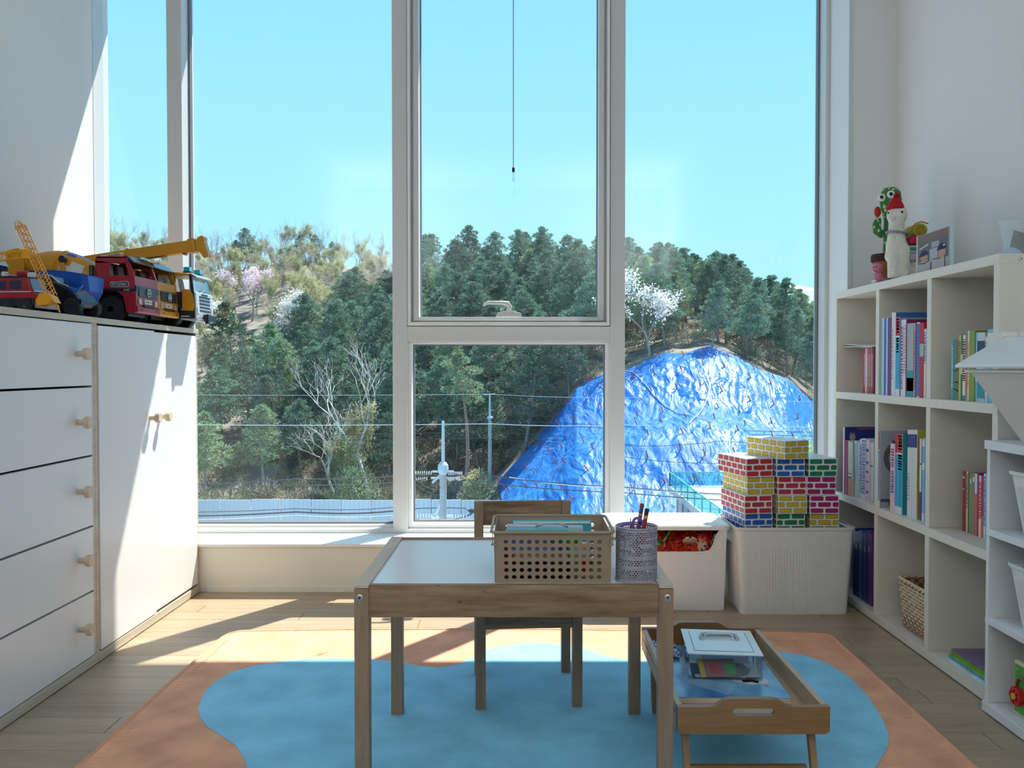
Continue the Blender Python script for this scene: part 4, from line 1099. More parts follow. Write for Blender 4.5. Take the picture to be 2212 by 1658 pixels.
# front wall with the U cut-out
def fp_(x, z):
    f = z/hh; return (x*(w0+(w1-w0)*f)/w1, -(d0_+(d1_-d0_)*f), z)
cut = [(-w1,hh),(-.185,hh),(-.168,hh-.012),(-.160,hh-.045),(-.150,.222),(-.132,.212),(.125,.212),(.150,.218),(.163,.238),(.172,.270),(.185,hh-.006),(.195,hh),(w1,hh)]
front = [(-w1,.001)] + [(w1,.001)] + list(reversed(cut))
tub.add([fp_(x, z) for x, z in front], [tuple(range(len(front)))])
tub.build('tub', M_tub, t1b, solid=.004, bevel=0)
MB().path([fp_(x, z) for x, z in cut], .0035, 6).build('cutout_rim', M_tub, t1b, smooth=True)
lidm = MB()
prof = []
R2 = .03; pts2 = []
for (cx_, cy_, a0) in ((w1+.014-R2, d1_+.012-R2, 0), (-w1-.014+R2, d1_+.012-R2, 90), (-w1-.014+R2, -d1_-.012+R2, 180), (w1+.014-R2, -d1_-.012+R2, 270)):
    for k in range(6):
        a = math.radians(a0+90*k/5); pts2.append((cx_+R2*math.cos(a), cy_+R2*math.sin(a)))
n2 = len(pts2)
def lv(s, z): return [(x*s, y*s*(1 if s > .97 else 1), z) for x, y in pts2]
L_ = lv(1,hh-.004)+lv(1.01,hh+.008)+lv(.985,hh+.013)+lv(.93,hh+.010)+lv(.90,hh+.006)
lidm.add(L_, [(j*n2+i, j*n2+(i+1) % n2, (j+1)*n2+(i+1) % n2, (j+1)*n2+i) for j in range(4) for i in range(n2)] + [tuple(range(4*n2, 5*n2)), tuple(range(n2-1,-1,-1))])
lidm.build('lid', mat('lid_white', (.84,.84,.82), .3), t1b, smooth=False, bevel=.001)
# bed of the pile, hidden below the visible pieces
def snow(r=.017, t=.005):
    mb = MB()
    mb.lathe([(r*.55,-t/2),(r*.55,t/2)], n=12)
    for k in range(6):
        a = k*PI/3; c_, s_ = math.cos(a), math.sin(a); M = Matrix.Rotation(a, 4, 'Z')
        mb.box((r*.45,-r*.20,-t/2),(r*.98,r*.20,t/2), M=M)
        mb.box((r*.80,-r*.32,-t/2),(r*1.0,r*.32,t/2), M=M)
    return mb
pr_ = random.Random(5)
sn = snow().mesh('connector', col((.88,.06,.03), .35))
def conn(c_, label, p, grp, sc=1):
    me = sn if c_ is None else snow().mesh('connector', col(c_, .35))
    o = bpy.data.objects.new('snowflake_connector', me); C.objects.link(o)
    o.location = p; o.rotation_euler = (pr_.uniform(0,PI), pr_.uniform(0,PI), pr_.uniform(0,PI)); o.scale = (sc,)*3
    return tag(o, label, 'toy', grp)
gN = 'snowflake connector toys in the white bin'
bx_, by_ = t1b.location.x, t1b.location.y
for i in range(190):
    x = bx_ + pr_.uniform(-.165,.165); y = by_ + pr_.uniform(-.105,.06); f = (y-by_+.105)/.165
    z = .212 + f*.055 + pr_.uniform(-.022,.010) + .010*math.sin(x*30)
    if y < by_-.085: z = min(z, .222)
    conn(None, 'red snowflake-shaped plastic connector in the white bin', (x, y, z), gN, 1.3)
for (px_, py_, c_, lb) in ((1490,1168,(.72,.58,.36),'cream snowflake connector among the red ones'),(1512,1178,(.72,.58,.36),'cream snowflake connector beside the other cream one'),(1424,1170,(.03,.35,.12),'green snowflake connector at the left of the bin opening'),(1531,1188,(.04,.08,.45),'dark blue snowflake connector at the right of the bin opening'),(1440,1158,(.03,.30,.05),'second green snowflake connector at the left of the opening')):
    p = at(px_, py_, by_-.085); conn(c_, lb, p, gN, 1.45)
conn((.70,.66,.50), 'pale square connector against the right of the opening', at(1545,1162,by_-.06), gN)
# red inner wall seen behind the pile
rb = thing('red_toy_basket', 'red perforated basket lining the white bin', 'basket', (bx_, by_, 0))
hb = MB(); P = lambda u, v: Vector((-.175+.35*u, .07, .16+.125*v)); holes(hb, P, 12, 5, .3, .3)
hb.box((-.178,-.095,.15),(-.175,.07,.285)).box((.175,-.03,.15),(.178,.07,.285)).box((-.178,-.095,.148),(.178,.07,.151))
hb.build('shell', col((.85,.04,.02), .4), rb, solid=.0)

# ================================================================== ribbed tub with cardboard bricks
t2b = thing('ribbed_toy_tub', 'white ribbed plastic tub full of cardboard bricks beside the bookshelf', 'bin', (.966, 3.165-.015, 0))
ribbed_bin(t2b, .190, .130, .208, .143, .312, mat('tub_ribbed', (.76,.75,.72), .42), ribs=.0095, wall=.004)
BW, BL, BH = .105, .215, .0655
BC = {'red':(.55,.03,.05),'yellow':(.62,.47,.04),'blue':(.02,.13,.55),'green':(.01,.22,.10),'magenta':(.42,.01,.15)}
M_card = mat('card_white', (.80,.79,.76), .3)
M_line = mat('print_line', (.05,.03,.03), .4)
def card_brick(c_, L=BL):
    mb = MB(); mb.box((-BW/2,-L/2,0),(BW/2,L/2,BH))
    def face(P, W_, n, e):     # P(u,v,off) -> point; rows of running-bond pads
        rows = 3; rh = BH/rows
        for r_ in range(rows):
            bwid = W_/n; off = (0 if r_ % 2 == 0 else -.5)*bwid
            k = 0
            for k in range(n+1):
                u0 = off+k*bwid+.0035; u1 = off+(k+1)*bwid-.0035
                u0 = max(u0, .002); u1 = min(u1, W_-.002)
                if u1-u0 < .006: continue
                v0 = r_*rh+.0028; v1 = (r_+1)*rh-.0028
                for g, mi, o in ((0, 1, .0003), (.0010, 2, .0006)):
                    c = .003
                    a0, a1, b0, b1 = u0+g, u1-g, v0+g, v1-g
                    pts = [(a0+c,b0),(a1-c,b0),(a1,b0+c),(a1,b1-c),(a1-c,b1),(a0+c,b1),(a0,b1-c),(a0,b0+c)]
                    mb.add([P(u, v, o) for u, v in pts], [tuple(range(8))], mi)
    face(lambda u, v, o: (-BW/2+u, -L/2-o, v), BW, 2, 0)
    face(lambda u, v, o: (BW/2-u, L/2+o, v), BW, 2, 0)
    face(lambda u, v, o: (-BW/2-o, L/2-u, v), L, 5, 0)
    face(lambda u, v, o: (BW/2+o, -L/2+u, v), L, 5, 0)
    return mb.mesh('card_brick', [M_card, M_line, col(BC[c_], .35)])
bms = {k: card_brick(k) for k in BC}
GB = 'cardboard toy bricks stacked in the ribbed tub'
def brick_at(c_, pxl, pxr, ytop, d, rz, label, hid=False):
    p0 = at(pxl, ytop, d); p1 = at(pxr, ytop, d)
    z = p0.z - BH
    cx_ = (p0.x+p1.x)/2
    o = bpy.data.objects.new('cardboard_brick', bms[c_]); C.objects.link(o)
    a = math.radians(rz)
    o.location = (cx_ + math.sin(-a)*BL/2, d + math.cos(a)*BL/2, z); o.rotation_euler = (0, 0, a)
    return tag(o, label, 'toy brick', GB)
LV = {}
def lvz(k): return .288 + k*BH
def zpx(z, d): return 792 - (z-.88)/d*F
dB = 3.045
rowsB = [
 (0, (('blue',1605,1674,'blue cardboard brick at the left of the lowest visible row',8),('green',1676,1742,'green cardboard brick in the middle of the lowest visible row',4),('yellow',1748,1816,'yellow cardboard brick in the lowest row at the right',0))),
 (1, (('red',1605,1672,'red cardboard brick above the blue one at lower left',9),('yellow',1678,1748,'yellow cardboard brick above the green lowest one',4),('magenta',1750,1813,'magenta cardboard brick above the lowest yellow one',0))),
 (2, (('yellow',1611,1676,'yellow cardboard brick at the left between two red ones',10),('red',1678,1744,'red cardboard brick in the middle below the blue one',5),('magenta',1745,1804,'magenta cardboard brick directly below the green one at right',0))),
 (3, (('red',1607,1674,'red cardboard brick at the upper left sticking out furthest',14),('blue',1675,1741,'blue cardboard brick in the upper middle',5),('green',1742,1814,'green cardboard brick at the upper right',6)))]
for k, lst in rowsB:
    for c_, a, b, lb, rz_ in lst:
        d = dB + (.0 if k % 2 else .012)
        o = brick_at(c_, a, b, at(0,0,1) and 1000, d, rz_, lb)
        o.location.z = .288 + k*(BH+.0008)
for c3 in range(12):
    o = bpy.data.objects.new('cardboard_brick', bms['red']); C.objects.link(o)
    o.location = (.856+.11*(c3 % 3), 3.158, .006+(c3//3)*(BH+.0008)+.004); tag(o, 'cardboard brick buried deep inside the ribbed tub', 'toy brick', GB)
o = bpy.data.objects.new('cardboard_brick', bms['yellow']); C.objects.link(o)
p0 = at(1692, 990, 3.02)
a = math.radians(22)
o.rotation_euler = (0,0,a); o.location = (at(1721,990,3.02).x - math.sin(a)*BL/2, 3.02+math.cos(a)*BL/2, .288+4*(BH+.0008))
tag(o, 'yellow cardboard brick lying alone on top of the stack', 'toy brick', GB)

# ================================================================== toys on the bookshelf
TZ = 1.1685
def plush_mat(name, c_, fuzz=.6, sc=220, var=.06): return mat(name, c_, .95, bump=fuzz, bscale=sc, var=var, vscale=60)
# cactus
M_cac, ct, cp_ = _new('cactus_green')
tcn = ct.nodes.new('ShaderNodeTexCoord'); vo = ct.nodes.new('ShaderNodeTexVoronoi'); vo.inputs['Scale'].default_value = 75
mpx = ct.nodes.new('ShaderNodeMapping'); mpx.inputs['Scale'].default_value = (1,1,.6); ct.links.new(tcn.outputs['Object'], mpx.inputs[0]); ct.links.new(mpx.outputs[0], vo.inputs['Vector'])
vr = ct.nodes.new('ShaderNodeValToRGB'); vr.color_ramp.interpolation = 'CONSTANT'; vr.color_ramp.elements[0].color = (.75,.80,.50,1); vr.color_ramp.elements[1].position = .26; vr.color_ramp.elements[1].color = (.05,.20,.05,1)
ct.links.new(vo.outputs['Distance'], vr.inputs[0]); ct.links.new(vr.outputs[0], cp_.inputs['Base Color']); cp_.inputs['Roughness'].default_value = .9
cd = 3.02
ck_ = thing('plush_cactus', 'green dotted plush cactus with googly eyes in a brown pot', 'toy', (at(1915, 590, cd).x, cd, TZ))
MB().lathe([(.036,0),(.040,.01),(.046,.082),(.046,.084)], n=28).build('pot', plush_mat('pot_orange', (.38,.13,.05)), ck_, smooth=False)
MB().lathe([(.047,.080),(.052,.084),(.053,.100),(.050,.108),(.03,.110)], n=28).build('pot_rim', plush_mat('pot_brown', (.06,.03,.025)), ck_, smooth=True)
body = MB().lathe([(.024,.10),(.023,.16),(.022,.20),(.021,.228),(.024,.245),(.032,.27),(.037,.30),(.033,.325),(.022,.340),(.006,.345)], (.012,0,0), 24)
body.build('stem', M_cac, ck_, smooth=True)
ab = MB().path([(-.002,0,.185),(-.020,0,.18),(-.034,0,.19),(-.036,0,.215),(-.030,0,.235)], [.014,.015,.015,.014,.010], n=14)
ab.build('arm', M_cac, ck_, smooth=True)
MB().path([(-.034,-.004,.205),(-.036,-.004,.235)], .0065, 10).build('maraca_stick', col((.72,.62,.45), .6), ck_, smooth=True)
MB().ell((-.035,-.004,.257), (.0115,.0115,.019)).build('maraca', plush_mat('maraca_red', (.60,.03,.02)), ck_, smooth=True)
for ex, ez in ((-.002,.312),(-.0285,.304)):
    ey = MB().lathe([(.0135,0),(.0135,-.004),(.010,-.006)], (ex,-.0335 if ex > -.01 else -.019,ez), 18, axis='y').build('eye', col((.82,.82,.82), .3), ck_)
    MB().lathe([(.0065,-.006),(.005,-.0075)], (ex-.001,-.0335 if ex > -.01 else -.019,ez+.001), 14, axis='y').build('pupil', col((.01,.01,.03), .2), ey)
# pink figure before the pot
pk = thing('pink_figurine', 'small round-headed pink figurine in front of the brown pot', 'figurine', (at(1898,600,2.94).x, 2.955, TZ))
M_pk = mat('pink_plastic', (.66,.22,.34), .3)
pm_ = MB().ell((0,0,.052), (.0185,.0185,.0185)).ell((.004,0,.020), (.016,.014,.022)).ell((.022,.0,.012), (.016,.008,.008))
pm_.build('body', M_pk, pk, smooth=True, remesh=.002)
MB().ell((-.010,-.017,.055), .0022).ell((-.016,-.012,.055), .0022).build('eye', col((.12,.02,.10),.3), pk)
MB().path([(-.016,-.008,.045),(-.013,-.015,.040),(-.004,-.018,.036)], .0012, 5).build('mouth', col((.1,.01,.03),.4), pk)
MB().ell((-.010,-.004,.006), (.010,.009,.006)).build('foot', col((.8,.78,.78),.4), pk, smooth=True)
# alpaca
M_al = mat('alpaca_wool', (.82,.80,.72), .95, bump=1.0, bscale=110, var=.05, vscale=50)
ald = 2.86
al_ = thing('plush_alpaca', 'white plush alpaca with red knitted hat and striped pack', 'toy', (at(1936, 600, ald).x, ald, TZ), math.radians(0)); al_.scale = (1.12, 1.12, 1.06)
ab = MB()
ab.ell((0,0,.105), (.031,.030,.050)).ell((0,0,.078), (.034,.032,.03))
ab.path([(0,0,.12),(-.002,-.002,.16),(-.002,-.004,.20)], [.028,.0225,.022], n=16)
ab.ell((-.001,-.004,.205), (.030,.028,.031)).ell((-.022,-.016,.196), (.014,.015,.013))
for lx_, ly_ in ((-.016,-.016),(.014,-.018),(.060,.000),(.070,.026)):
    ab.path([(lx_*.9,ly_*.9,.075),(lx_,ly_,.04),(lx_,ly_,.006)], [.018,.017,.0165], n=12)
ab.path([(0,0,.085),(.035,.008,.088),(.068,.014,.080)], [.033,.034,.030], n=14)
ab.ell((.012,.000,.237),(.006,.005,.012)).ell((.098,.02,.085),(.010,.010,.014))
ab.build('body', M_al, al_, smooth=True, remesh=.0035)
MB().lathe([(.0245,.0),(.0245,.008),(.021,.018),(.014,.030),(.008,.036),(.001,.038)], (-.006,-.004,.222), 20).build('hat', mat('knit_red', (.55,.01,.02), .9, bump=.8, bscale=260), al_, smooth=True)
MB().ell((-.002,-.004,.266), .010).build('pompom', mat('knit_red2', (.50,.01,.02), .95, bump=1, bscale=300), al_, smooth=True)
for k, (c_, q) in enumerate((((.10,.38,.42), 0), ((.50,.22,.26), PI))):
    MB().path([(.0+.030*math.cos(2*PI*i/30), -.002+.028*math.sin(2*PI*i/30), .148+.0022*math.sin(12*PI*i/30+q)-.004*math.cos(2*PI*i/30)) for i in range(30)], .0026, 6, closed=True).build('neck_cord', col(c_, .7), al_, smooth=True)
for ex, ey in ((.002,-.0315),(-.0285,-.010)):
    MB().ell((ex,ey,.210), .0034).build('eye', col((.01,.01,.015), .15), al_, smooth=True)
MB().path([(-.030,-.018,.196),(-.026,-.025,.193),(-.022,-.026,.196)], .0010, 5).build('mouth', col((.15,.12,.12), .6), al_)
for k, (z_, h_, c_) in enumerate(((.112,.022,(.45,.02,.08)),(.106,.006,(.12,.02,.03)),(.100,.006,(.62,.55,.32)),(.092,.008,(.04,.22,.28)),(.080,.012,(.30,.34,.42)),(.060,.020,(.50,.36,.44)))):
    w_ = .036 if k == 0 else .038
    MB().box((.028,-.032,z_),(.082,.040,z_+h_)).build('blanket_stripe', mat('blanket%d' % k, c_, .9, bump=.4, bscale=160), al_, bevel=.003)
sp2 = MB(); pts = []
for k in range(46):
    a = k*.42; r_ = .0035+.00075*k*.42; pts.append((.058+r_*math.cos(a)*1.0, -.030, .155+r_*math.sin(a)))
MB().lathe([(.021,-.028),(.021,.036)], (.058,0,.155), 24, axis='y').build('blanket_roll', mat('felt_yellow', (.48,.40,.06), .9, bump=.4, bscale=200), al_, smooth=False)
sp2.path(pts, .0010, 5).build('roll_spiral', col((.28,.20,.02), .8), al_)
MB().path([(.036,-.028,.165),(.044,-.029,.175),(.060,-.029,.180),(.080,-.029,.174)], .002, 6).build('roll_edge', col((.50,.12,.02), .8), al_)

# photo in a clear stand
pf = thing('photo_stand', 'printed photo of two children in navy caps in a clear stand', 'photo frame', (0,0,TZ))
fy0 = atx(1984, 560, 1.245).y; fy1 = atx(2050, 560, 1.245).y; fh = .122
FX = 1.245
def onf(u, v, o=0): return (FX-.0012-o, fy0+(fy1-fy0)*u, fh*v)
MB().box((FX-.001, fy1, 0), (FX+.001, fy0, fh)).build('photo_paper', col((.55,.52,.50), .6), pf)
mb = MB(); pcs = []
def pp_(pts, c_, o):
    m_ = col(c_, .75)
    if m_ not in pcs: pcs.append(m_)
    mb.add([onf(u, v, o) for u, v in pts], [tuple(range(len(pts)))], pcs.index(m_))
def disc(cx_, cy_, r_, c_, o, ry=None, a0=0, a1=360):
    pp_([(cx_+r_*math.cos(math.radians(a0+(a1-a0)*k/16)), cy_+(ry or r_*1.5)*math.sin(math.radians(a0+(a1-a0)*k/16))) for k in range(17 if a1-a0 < 360 else 16)], c_, o)
pp_([(.01,.80),(.99,.80),(.99,.99),(.01,.99)], (.22,.16,.14), .0002)
pp_([(.01,.30),(.99,.30),(.99,.80),(.01,.80)], (.16,.16,.18), .0002)
pp_([(.05,.62),(.35,.70),(.35,.74),(.05,.66)], (.6,.58,.58), .0004); pp_([(.45,.60),(.70,.60),(.70,.74),(.45,.74)], (.42,.42,.42), .0004); pp_([(.40,.30),(.66,.30),(.66,.58),(.40,.58)], (.45,.48,.55), .0004)
pp_([(.02,.02),(.05,.30),(.20,.34),(.35,.32),(.46,.24),(.46,.02)], (.50,.49,.50), .0006); pp_([(.47,.02),(.47,.26),(.6,.33),(.78,.33),(.97,.28),(.98,.02)], (.52,.50,.47), .0006)
pp_([(.02,.27),(.22,.245),(.40,.29),(.40,.31),(.22,.27),(.02,.29)], (.02,.02,.06), .0008); pp_([(.42,.0),(.45,.0),(.46,.27),(.44,.27)], (.02,.02,.06), .0008)
pp_([(.50,.30),(.74,.285),(.90,.33),(.90,.35),(.74,.305),(.50,.32)], (.02,.02,.06), .0008); pp_([(.88,.0),(.91,.0),(.90,.33),(.875,.33)], (.02,.02,.06), .0008)
disc(.22,.40,.12,(.55,.30,.22),.0010,.11); disc(.80,.42,.12,(.58,.33,.24),.0010,.13)
disc(.22,.46,.14,(.02,.03,.10),.0012,.13,0,180); disc(.80,.50,.14,(.02,.03,.12),.0012,.15,0,180); pp_([(.05,.45),(.14,.44),(.36,.46),(.36,.48),(.05,.49)], (.02,.03,.10), .0013); pp_([(.64,.49),(.94,.50),(.94,.53),(.64,.52)], (.02,.03,.12), .0013)
pp_([(.84,.57),(.90,.57),(.90,.61),(.84,.61)], (.8,.8,.85), .0015)
mb.build('photo_print', pcs, pf)
MB().box((FX-.0045, fy1-.010, 0), (FX-.0030, fy0+.002, fh+.002)).build('clear_front', glass_pane('acrylic', (.98,.985,.985), 1.15, .15), pf)
MB().box((FX-.004, fy1-.020, 0), (FX+.004, fy1-.017, fh+.012)).build('clear_side', mat('acrylic_edge', (.55,.70,.74), .15), pf)
MB().box((FX-.0045, fy0+.001, 0), (FX-.001, fy0+.004, fh)).build('white_edge', col((.8,.8,.78),.4), pf)
# pictures leaning near the right end
pz = thing('leaning_photo', 'pale blue grey photo print leaning at the near end of the bookshelf', 'photo', (1.325, 2.262, TZ), 0, None, rot=(math.radians(-24), 0, math.radians(-3)))
MB().box((-.045,-.001,0),(.12,.001,.115)).build('photo_paper', col((.62,.72,.78), .3), pz)
q = MB(); q.prism([(-.044,.001),(.0,.001),(.03,.07),(-.010,.085)], -.0016, -.0011, 'y'); q.build('grey_print', col((.30,.33,.34), .4), pz)
q = MB(); q.prism([(-.03+.03*math.cos(a*PI/8), .0+.032*math.sin(a*PI/8)) for a in range(9)], -.0022, -.0017, 'y'); q.prism([(.035,.02),(.055,.02),(.052,.05),(.04,.05)], -.0022, -.0017, 'y'); q.build('pale_print', col((.45,.60,.75), .4), pz, kind='stuff')
bz = thing('black_frame', 'black picture frame behind the pale photo on the bookshelf', 'photo frame', (1.348, 2.235, TZ), 0, None, rot=(math.radians(-15), 0, math.radians(8)))
MB().box((0,-.004,0),(.085,.004,.11)).build('frame', col((.02,.02,.02), .3), bz, bevel=.001)
# ================================================================== toy vehicles on the cabinets
M_tyre = mat('tyre_black', (.012,.013,.018), .6)
M_tred = mat('truck_red', (.34,.015,.03), .28)
M_tyel = mat('truck_yellow', (.60,.27,.01), .3)
M_tblk = mat('truck_black', (.014,.016,.025), .3)
M_thub = mat('hub_grey', (.10,.12,.17), .35)
M_tgrey = mat('truck_grey', (.50,.55,.62), .3)
M_shade = mat('visor_black', (.02,.03,.05), .12)
M_vglass = glass_pane('toy_glass', (.75,.85,.90), 1.5, 2.0)
def wheel(t, x, y, r, w, out=-1, nm='wheel', hub=None):
    o = MB().lathe([(r*.55,-w/2),(r*.93,-w/2),(r,-w*.38),(r,w*.38),(r*.93,w/2),(r*.55,w/2)], (x, y, r), 32, axis='y').build(nm, M_tyre, t)
    hm = MB().lathe([(r*.60,-w*.40),(r*.56,-w*.50),(r*.50,-w*.44),(r*.30,-w*.30),(r*.22,-w*.50),(r*.18,-w*.50)], (x, y, r), 24, axis='y')
    for k in range(8):
        a = k*PI/4; hm.lathe([(r*.035,-w*.42),(r*.035,-w*.52)], (x+r*.38*math.cos(a), y, r+r*.38*math.sin(a)), 6, axis='y')
    hm.build('hub', hub or M_thub, o)
    tr_ = MB()
    for k in range(28):
        a = 2*PI*k/28; tr_.box((-.0012,-w*.40,-.0012),(.0012,w*.40,.0014), M=Matrix.Translation((x+r*math.cos(a), y, r+r*math.sin(a))) @ Matrix.Rotation(-a, 4, 'Y'))
    tr_.build('tread', M_tyre, o, kind='stuff')
    return o
def star(t, x, y, z, r):
    mb = MB().path([(x, y+r*math.cos(2*PI*k/20), z+r*math.sin(2*PI*k/20)) for k in range(20)], r*.14, 6, closed=True)
    for k in range(3):
        a = PI/2+2*PI*k/3
        mb.tube((x,y,z), (x, y+r*math.cos(a), z+r*math.sin(a)), r*.22, r*.06, n=5)
    mb.build('star_emblem', M_tgrey, t)
def cab(t, W_, M_b, H_=.222, letter=None, glass=False, wheel_x=-.085):
    w = W_/2
    zb0, zw, zt_ = .045, .150, H_-.010
    side = [(-.132,zb0+.015),(wheel_x-.05,zb0+.015),(wheel_x-.047,.075),(wheel_x-.025,.098),(wheel_x+.018,.100),(wheel_x+.042,.085),(wheel_x+.053,.03),(-.004,.03),(0,.036),(0,.090),(-.005,zw),(-.132,zw)]
    shell = MB().prism(side, -w, w, 'y')
    shell.build('cab_body', M_b, t, bevel=.003)
    # upper cab: pillars, rear wall and roof leave real window openings
    up = MB()
    for s_ in (-1, 1):
        y0 = s_*w; y1 = s_*(w-.006)
        ya, yb_ = min(y0,y1), max(y0,y1)
        up.prism([(-.132,zw-.002),(-.086,zw-.002),(-.084,zt_-.018),(-.132,zt_-.012)], ya, yb_)
        up.prism([(-.005,zw-.002),(-.022,zw-.002),(-.036,zt_-.018),(-.022,zt_-.016)], ya, yb_)
        up.prism([(-.132,zt_-.022),(-.024,zt_-.022),(-.030,zt_),(-.126,zt_),(-.132,zt_-.006)], ya, yb_)
    up.box((-.132,-w,zw),(-.128,w,zt_-.01))
    up.prism([(-.132,zt_-.006),(-.030,zt_-.006),(-.034,zt_),(-.126,zt_+.001)], -w, w)
    up.build('cab_frame', M_b, t, bevel=.0012)
    MB().prism([(-.040,zt_-.004),(-.012,zt_-.020),(-.008,zt_-.016),(-.030,zt_+.004),(-.042,zt_+.005)], -w+.002, w-.002).build('sun_visor', M_shade, t, bevel=.002)
    MB().box((-.120,-w+.008,.10),(-.010,w-.008,zw-.008)).build('cab_floor', M_tblk, t)
    for sy in (-.04, .035):
        st_ = MB().box((-.112,sy-.022,zw-.015),(-.070,sy+.022,zw+.002)).prism([(-.116,zw),(-.100,zw),(-.106,zw+.042),(-.114,zw+.044)], sy-.020, sy+.020)
        st_.build('seat', col((.35,.38,.42),.4), t, bevel=.002)
    sw_ = MB().path([(-.040+.010*math.cos(a)*.5, -.04+.016*math.sin(a), zw+.012+.014*math.cos(a)) for a in [2*PI*k/16 for k in range(16)]], .0018, 5, closed=True)
    sw_.build('steering_wheel', M_tblk, t)
    # wheel arch lining, steps
    MB().box((wheel_x-.045,-w+.024,.02),(wheel_x+.048,w-.024,.09)).build('axle_block', M_tblk, t)
    stp = MB()
    for z_ in (.040,.060,.078): stp.box((wheel_x+.056,-w-.0012,z_),(-.030,-w+.002,z_+.006))
    stp.build('steps', M_tblk, t)
    # front: windscreen frame, wipers, grille, plate, lamps, bumper
    for k in range(2):
        y_ = -.03+.05*k
        MB().path([(-.003,y_,zw+.002),(-.008,y_+.030,zw+.010)], .0011, 5).build('wiper', M_tblk, t)
    gr_ = MB()
    gr_.prism([(.0,.083),(.0015,.086),(.0015,.114),(.0,.118)], -w*.80, w*.80)
    gr_.build('grille', M_tblk, t)
    gl_ = MB()
    for k in range(5): gl_.box((.001,-w*.78,.086+k*.006),(.0032,w*.78,.0888+k*.006))
    gl_.build('grille_slats', col((.045,.055,.075), .25), t, bevel=.0005)
    star(t, .0055, 0, .100, .0125)
    MB().box((0,-.026,.062),(.0025,.026,.076)).build('number_plate', col((.82,.82,.80),.4), t)
    pl_ = MB()
    for k in (-2,-.6,.2,1.8): pl_.box((.0025,k*.009-.002,.0655),(.0030,k*.009+.003,.0725))
    pl_.build('plate_print', col((.08,.07,.07),.4), t)
    MB().prism([(0,.028),(.006,.034),(.006,.048),(0,.056)], -w, w).build('bumper', M_b, t, bevel=.002)
    MB().box((.0,-.038,.050),(.0070,.038,.0575)).build('air_slot', col((.05,.01,.01),.5), t)
    for s_ in (-1, 1):
        MB().box((0,s_*w*.70-.011,.058),(.0035,s_*w*.70+.011,.076)).build('headlamp', col((.45,.40,.38),.15), t, bevel=.001)
        MB().path([(.0065,s_*w*.70+.010*math.cos(a),.041+.0035*math.sin(a)) for a in [2*PI*k/14 for k in range(14)]], .0008, 4, closed=True).build('fog_lamp', M_tblk, t)
    MB().box((-.40,-w*.55,.048),(-.12,w*.55,.068)).build('chassis', M_tblk, t)
    if glass:
        MB().add([(-.006,-w+.006,zw),(-.006,w-.006,zw),(-.024,w-.006,zt_-.018),(-.024,-w+.006,zt_-.018)], [(0,1,2,3)]).build('windscreen', M_vglass, t, solid=.001)
X0 = -1.258
CTz = CT + .0005
# red concrete mixer
rt = thing('toy_cement_mixer', 'red toy truck carrying an orange blue and white mixing drum', 'toy truck', (X0, 2.862, CTz))
cab(rt, .170, M_tred)
for x_ in (-.085, -.30, -.385):
    for y_ in (-.066, .066): wheel(rt, x_, y_, .042, .034)
MB().box((-.131,-.0858,.098),(-.005,-.0852,.108)).build('side_stripe', col((.015,.015,.03),.35), rt)
MB().box((-.005,-.086,.0995),(.0010,.086,.118)).build('front_stripe', col((.015,.015,.03),.35), rt)
lp_ = MB().prism([(-.083,.117),(-.080,.113),(-.026,.113),(-.023,.117),(-.023,.128),(-.027,.132),(-.048,.132),(-.054,.130),(-.080,.130),(-.083,.127)], -.0860, -.0853)
lp_.build('name_badge', M_tgrey, rt)
MB().prism([(-.081,.118),(-.079,.115),(-.027,.115),(-.025,.118),(-.025,.127),(-.028,.130),(-.049,.130),(-.055,.128),(-.078,.128),(-.081,.126)], -.0864, -.0860).build('badge_field', col((.05,.03,.09),.4), rt)
put_text('bruder', .0175, M_tgrey, rt, (-.053, -.0868, .1225), (PI/2, 0, 0))
put_text('4143', .0095, col((.7,.72,.75),.4), rt, (-.032, -.0862, .1030), (PI/2, 0, 0), shear=.3)
MB().lathe([(.011,0),(.0095,.010),(.007,.0105)], (-.060,-.05,.212), 16).build('beacon', col((.75,.22,.02),.2), rt)
MB().lathe([(.0125,-.004),(.0125,0)], (-.060,-.05,.213), 16).build('beacon_base', M_tblk, rt)
MB().box((-.055,.0,.214),(-.022,.06,.222)).build('roof_lamp_bar', M_vglass, rt)
ex_ = MB().tube((-.150,-.072,.06),(-.150,-.072,.15),.012,n=14).tube((-.150,-.072,.15),(-.150,-.072,.185),.008,n=12).box((-.160,-.082,.10),(-.136,-.062,.145))
ex_.build('exhaust_stack', M_tblk, rt, bevel=.0015)
# drum: axis tilted up towards the rear
M_or = M_tyel; M_bl = mat('drum_blue', (.02,.06,.42), .3); M_whi = mat('drum_white', (.60,.64,.66), .3)
dprof = [(.018,0),(.040,.006),(.052,.03),(.062,.07),(.066,.10),(.064,.14),(.055,.175),(.043,.205),(.036,.225),(.038,.232),(.030,.234)]
dmb = MB(); n = 40; mats_d = [M_or, M_bl, M_whi]
for j in range(len(dprof)-1):
    r0_, h0_ = dprof[j]; r1_, h1_ = dprof[j+1]
    for i in range(n):
        a0, a1 = 2*PI*i/n, 2*PI*(i+1)/n
        hm_ = (h0_+h1_)/2; ph = (i/n*360 + hm_*500) % 360
        mi = 0
        if .03 < hm_ < .11: mi = 1 if ph < 200 else (2 if ph < 330 else 0)
        elif .11 <= hm_ < .18: mi = 1 if 60 < ph < 240 else 0
        vs = [(r0_*math.cos(a0), r0_*math.sin(a0), h0_),(r0_*math.cos(a1), r0_*math.sin(a1), h0_),(r1_*math.cos(a1), r1_*math.sin(a1), h1_),(r1_*math.cos(a0), r1_*math.sin(a0), h1_)]
        dmb.add(vs, [(0,1,2,3)], mi)
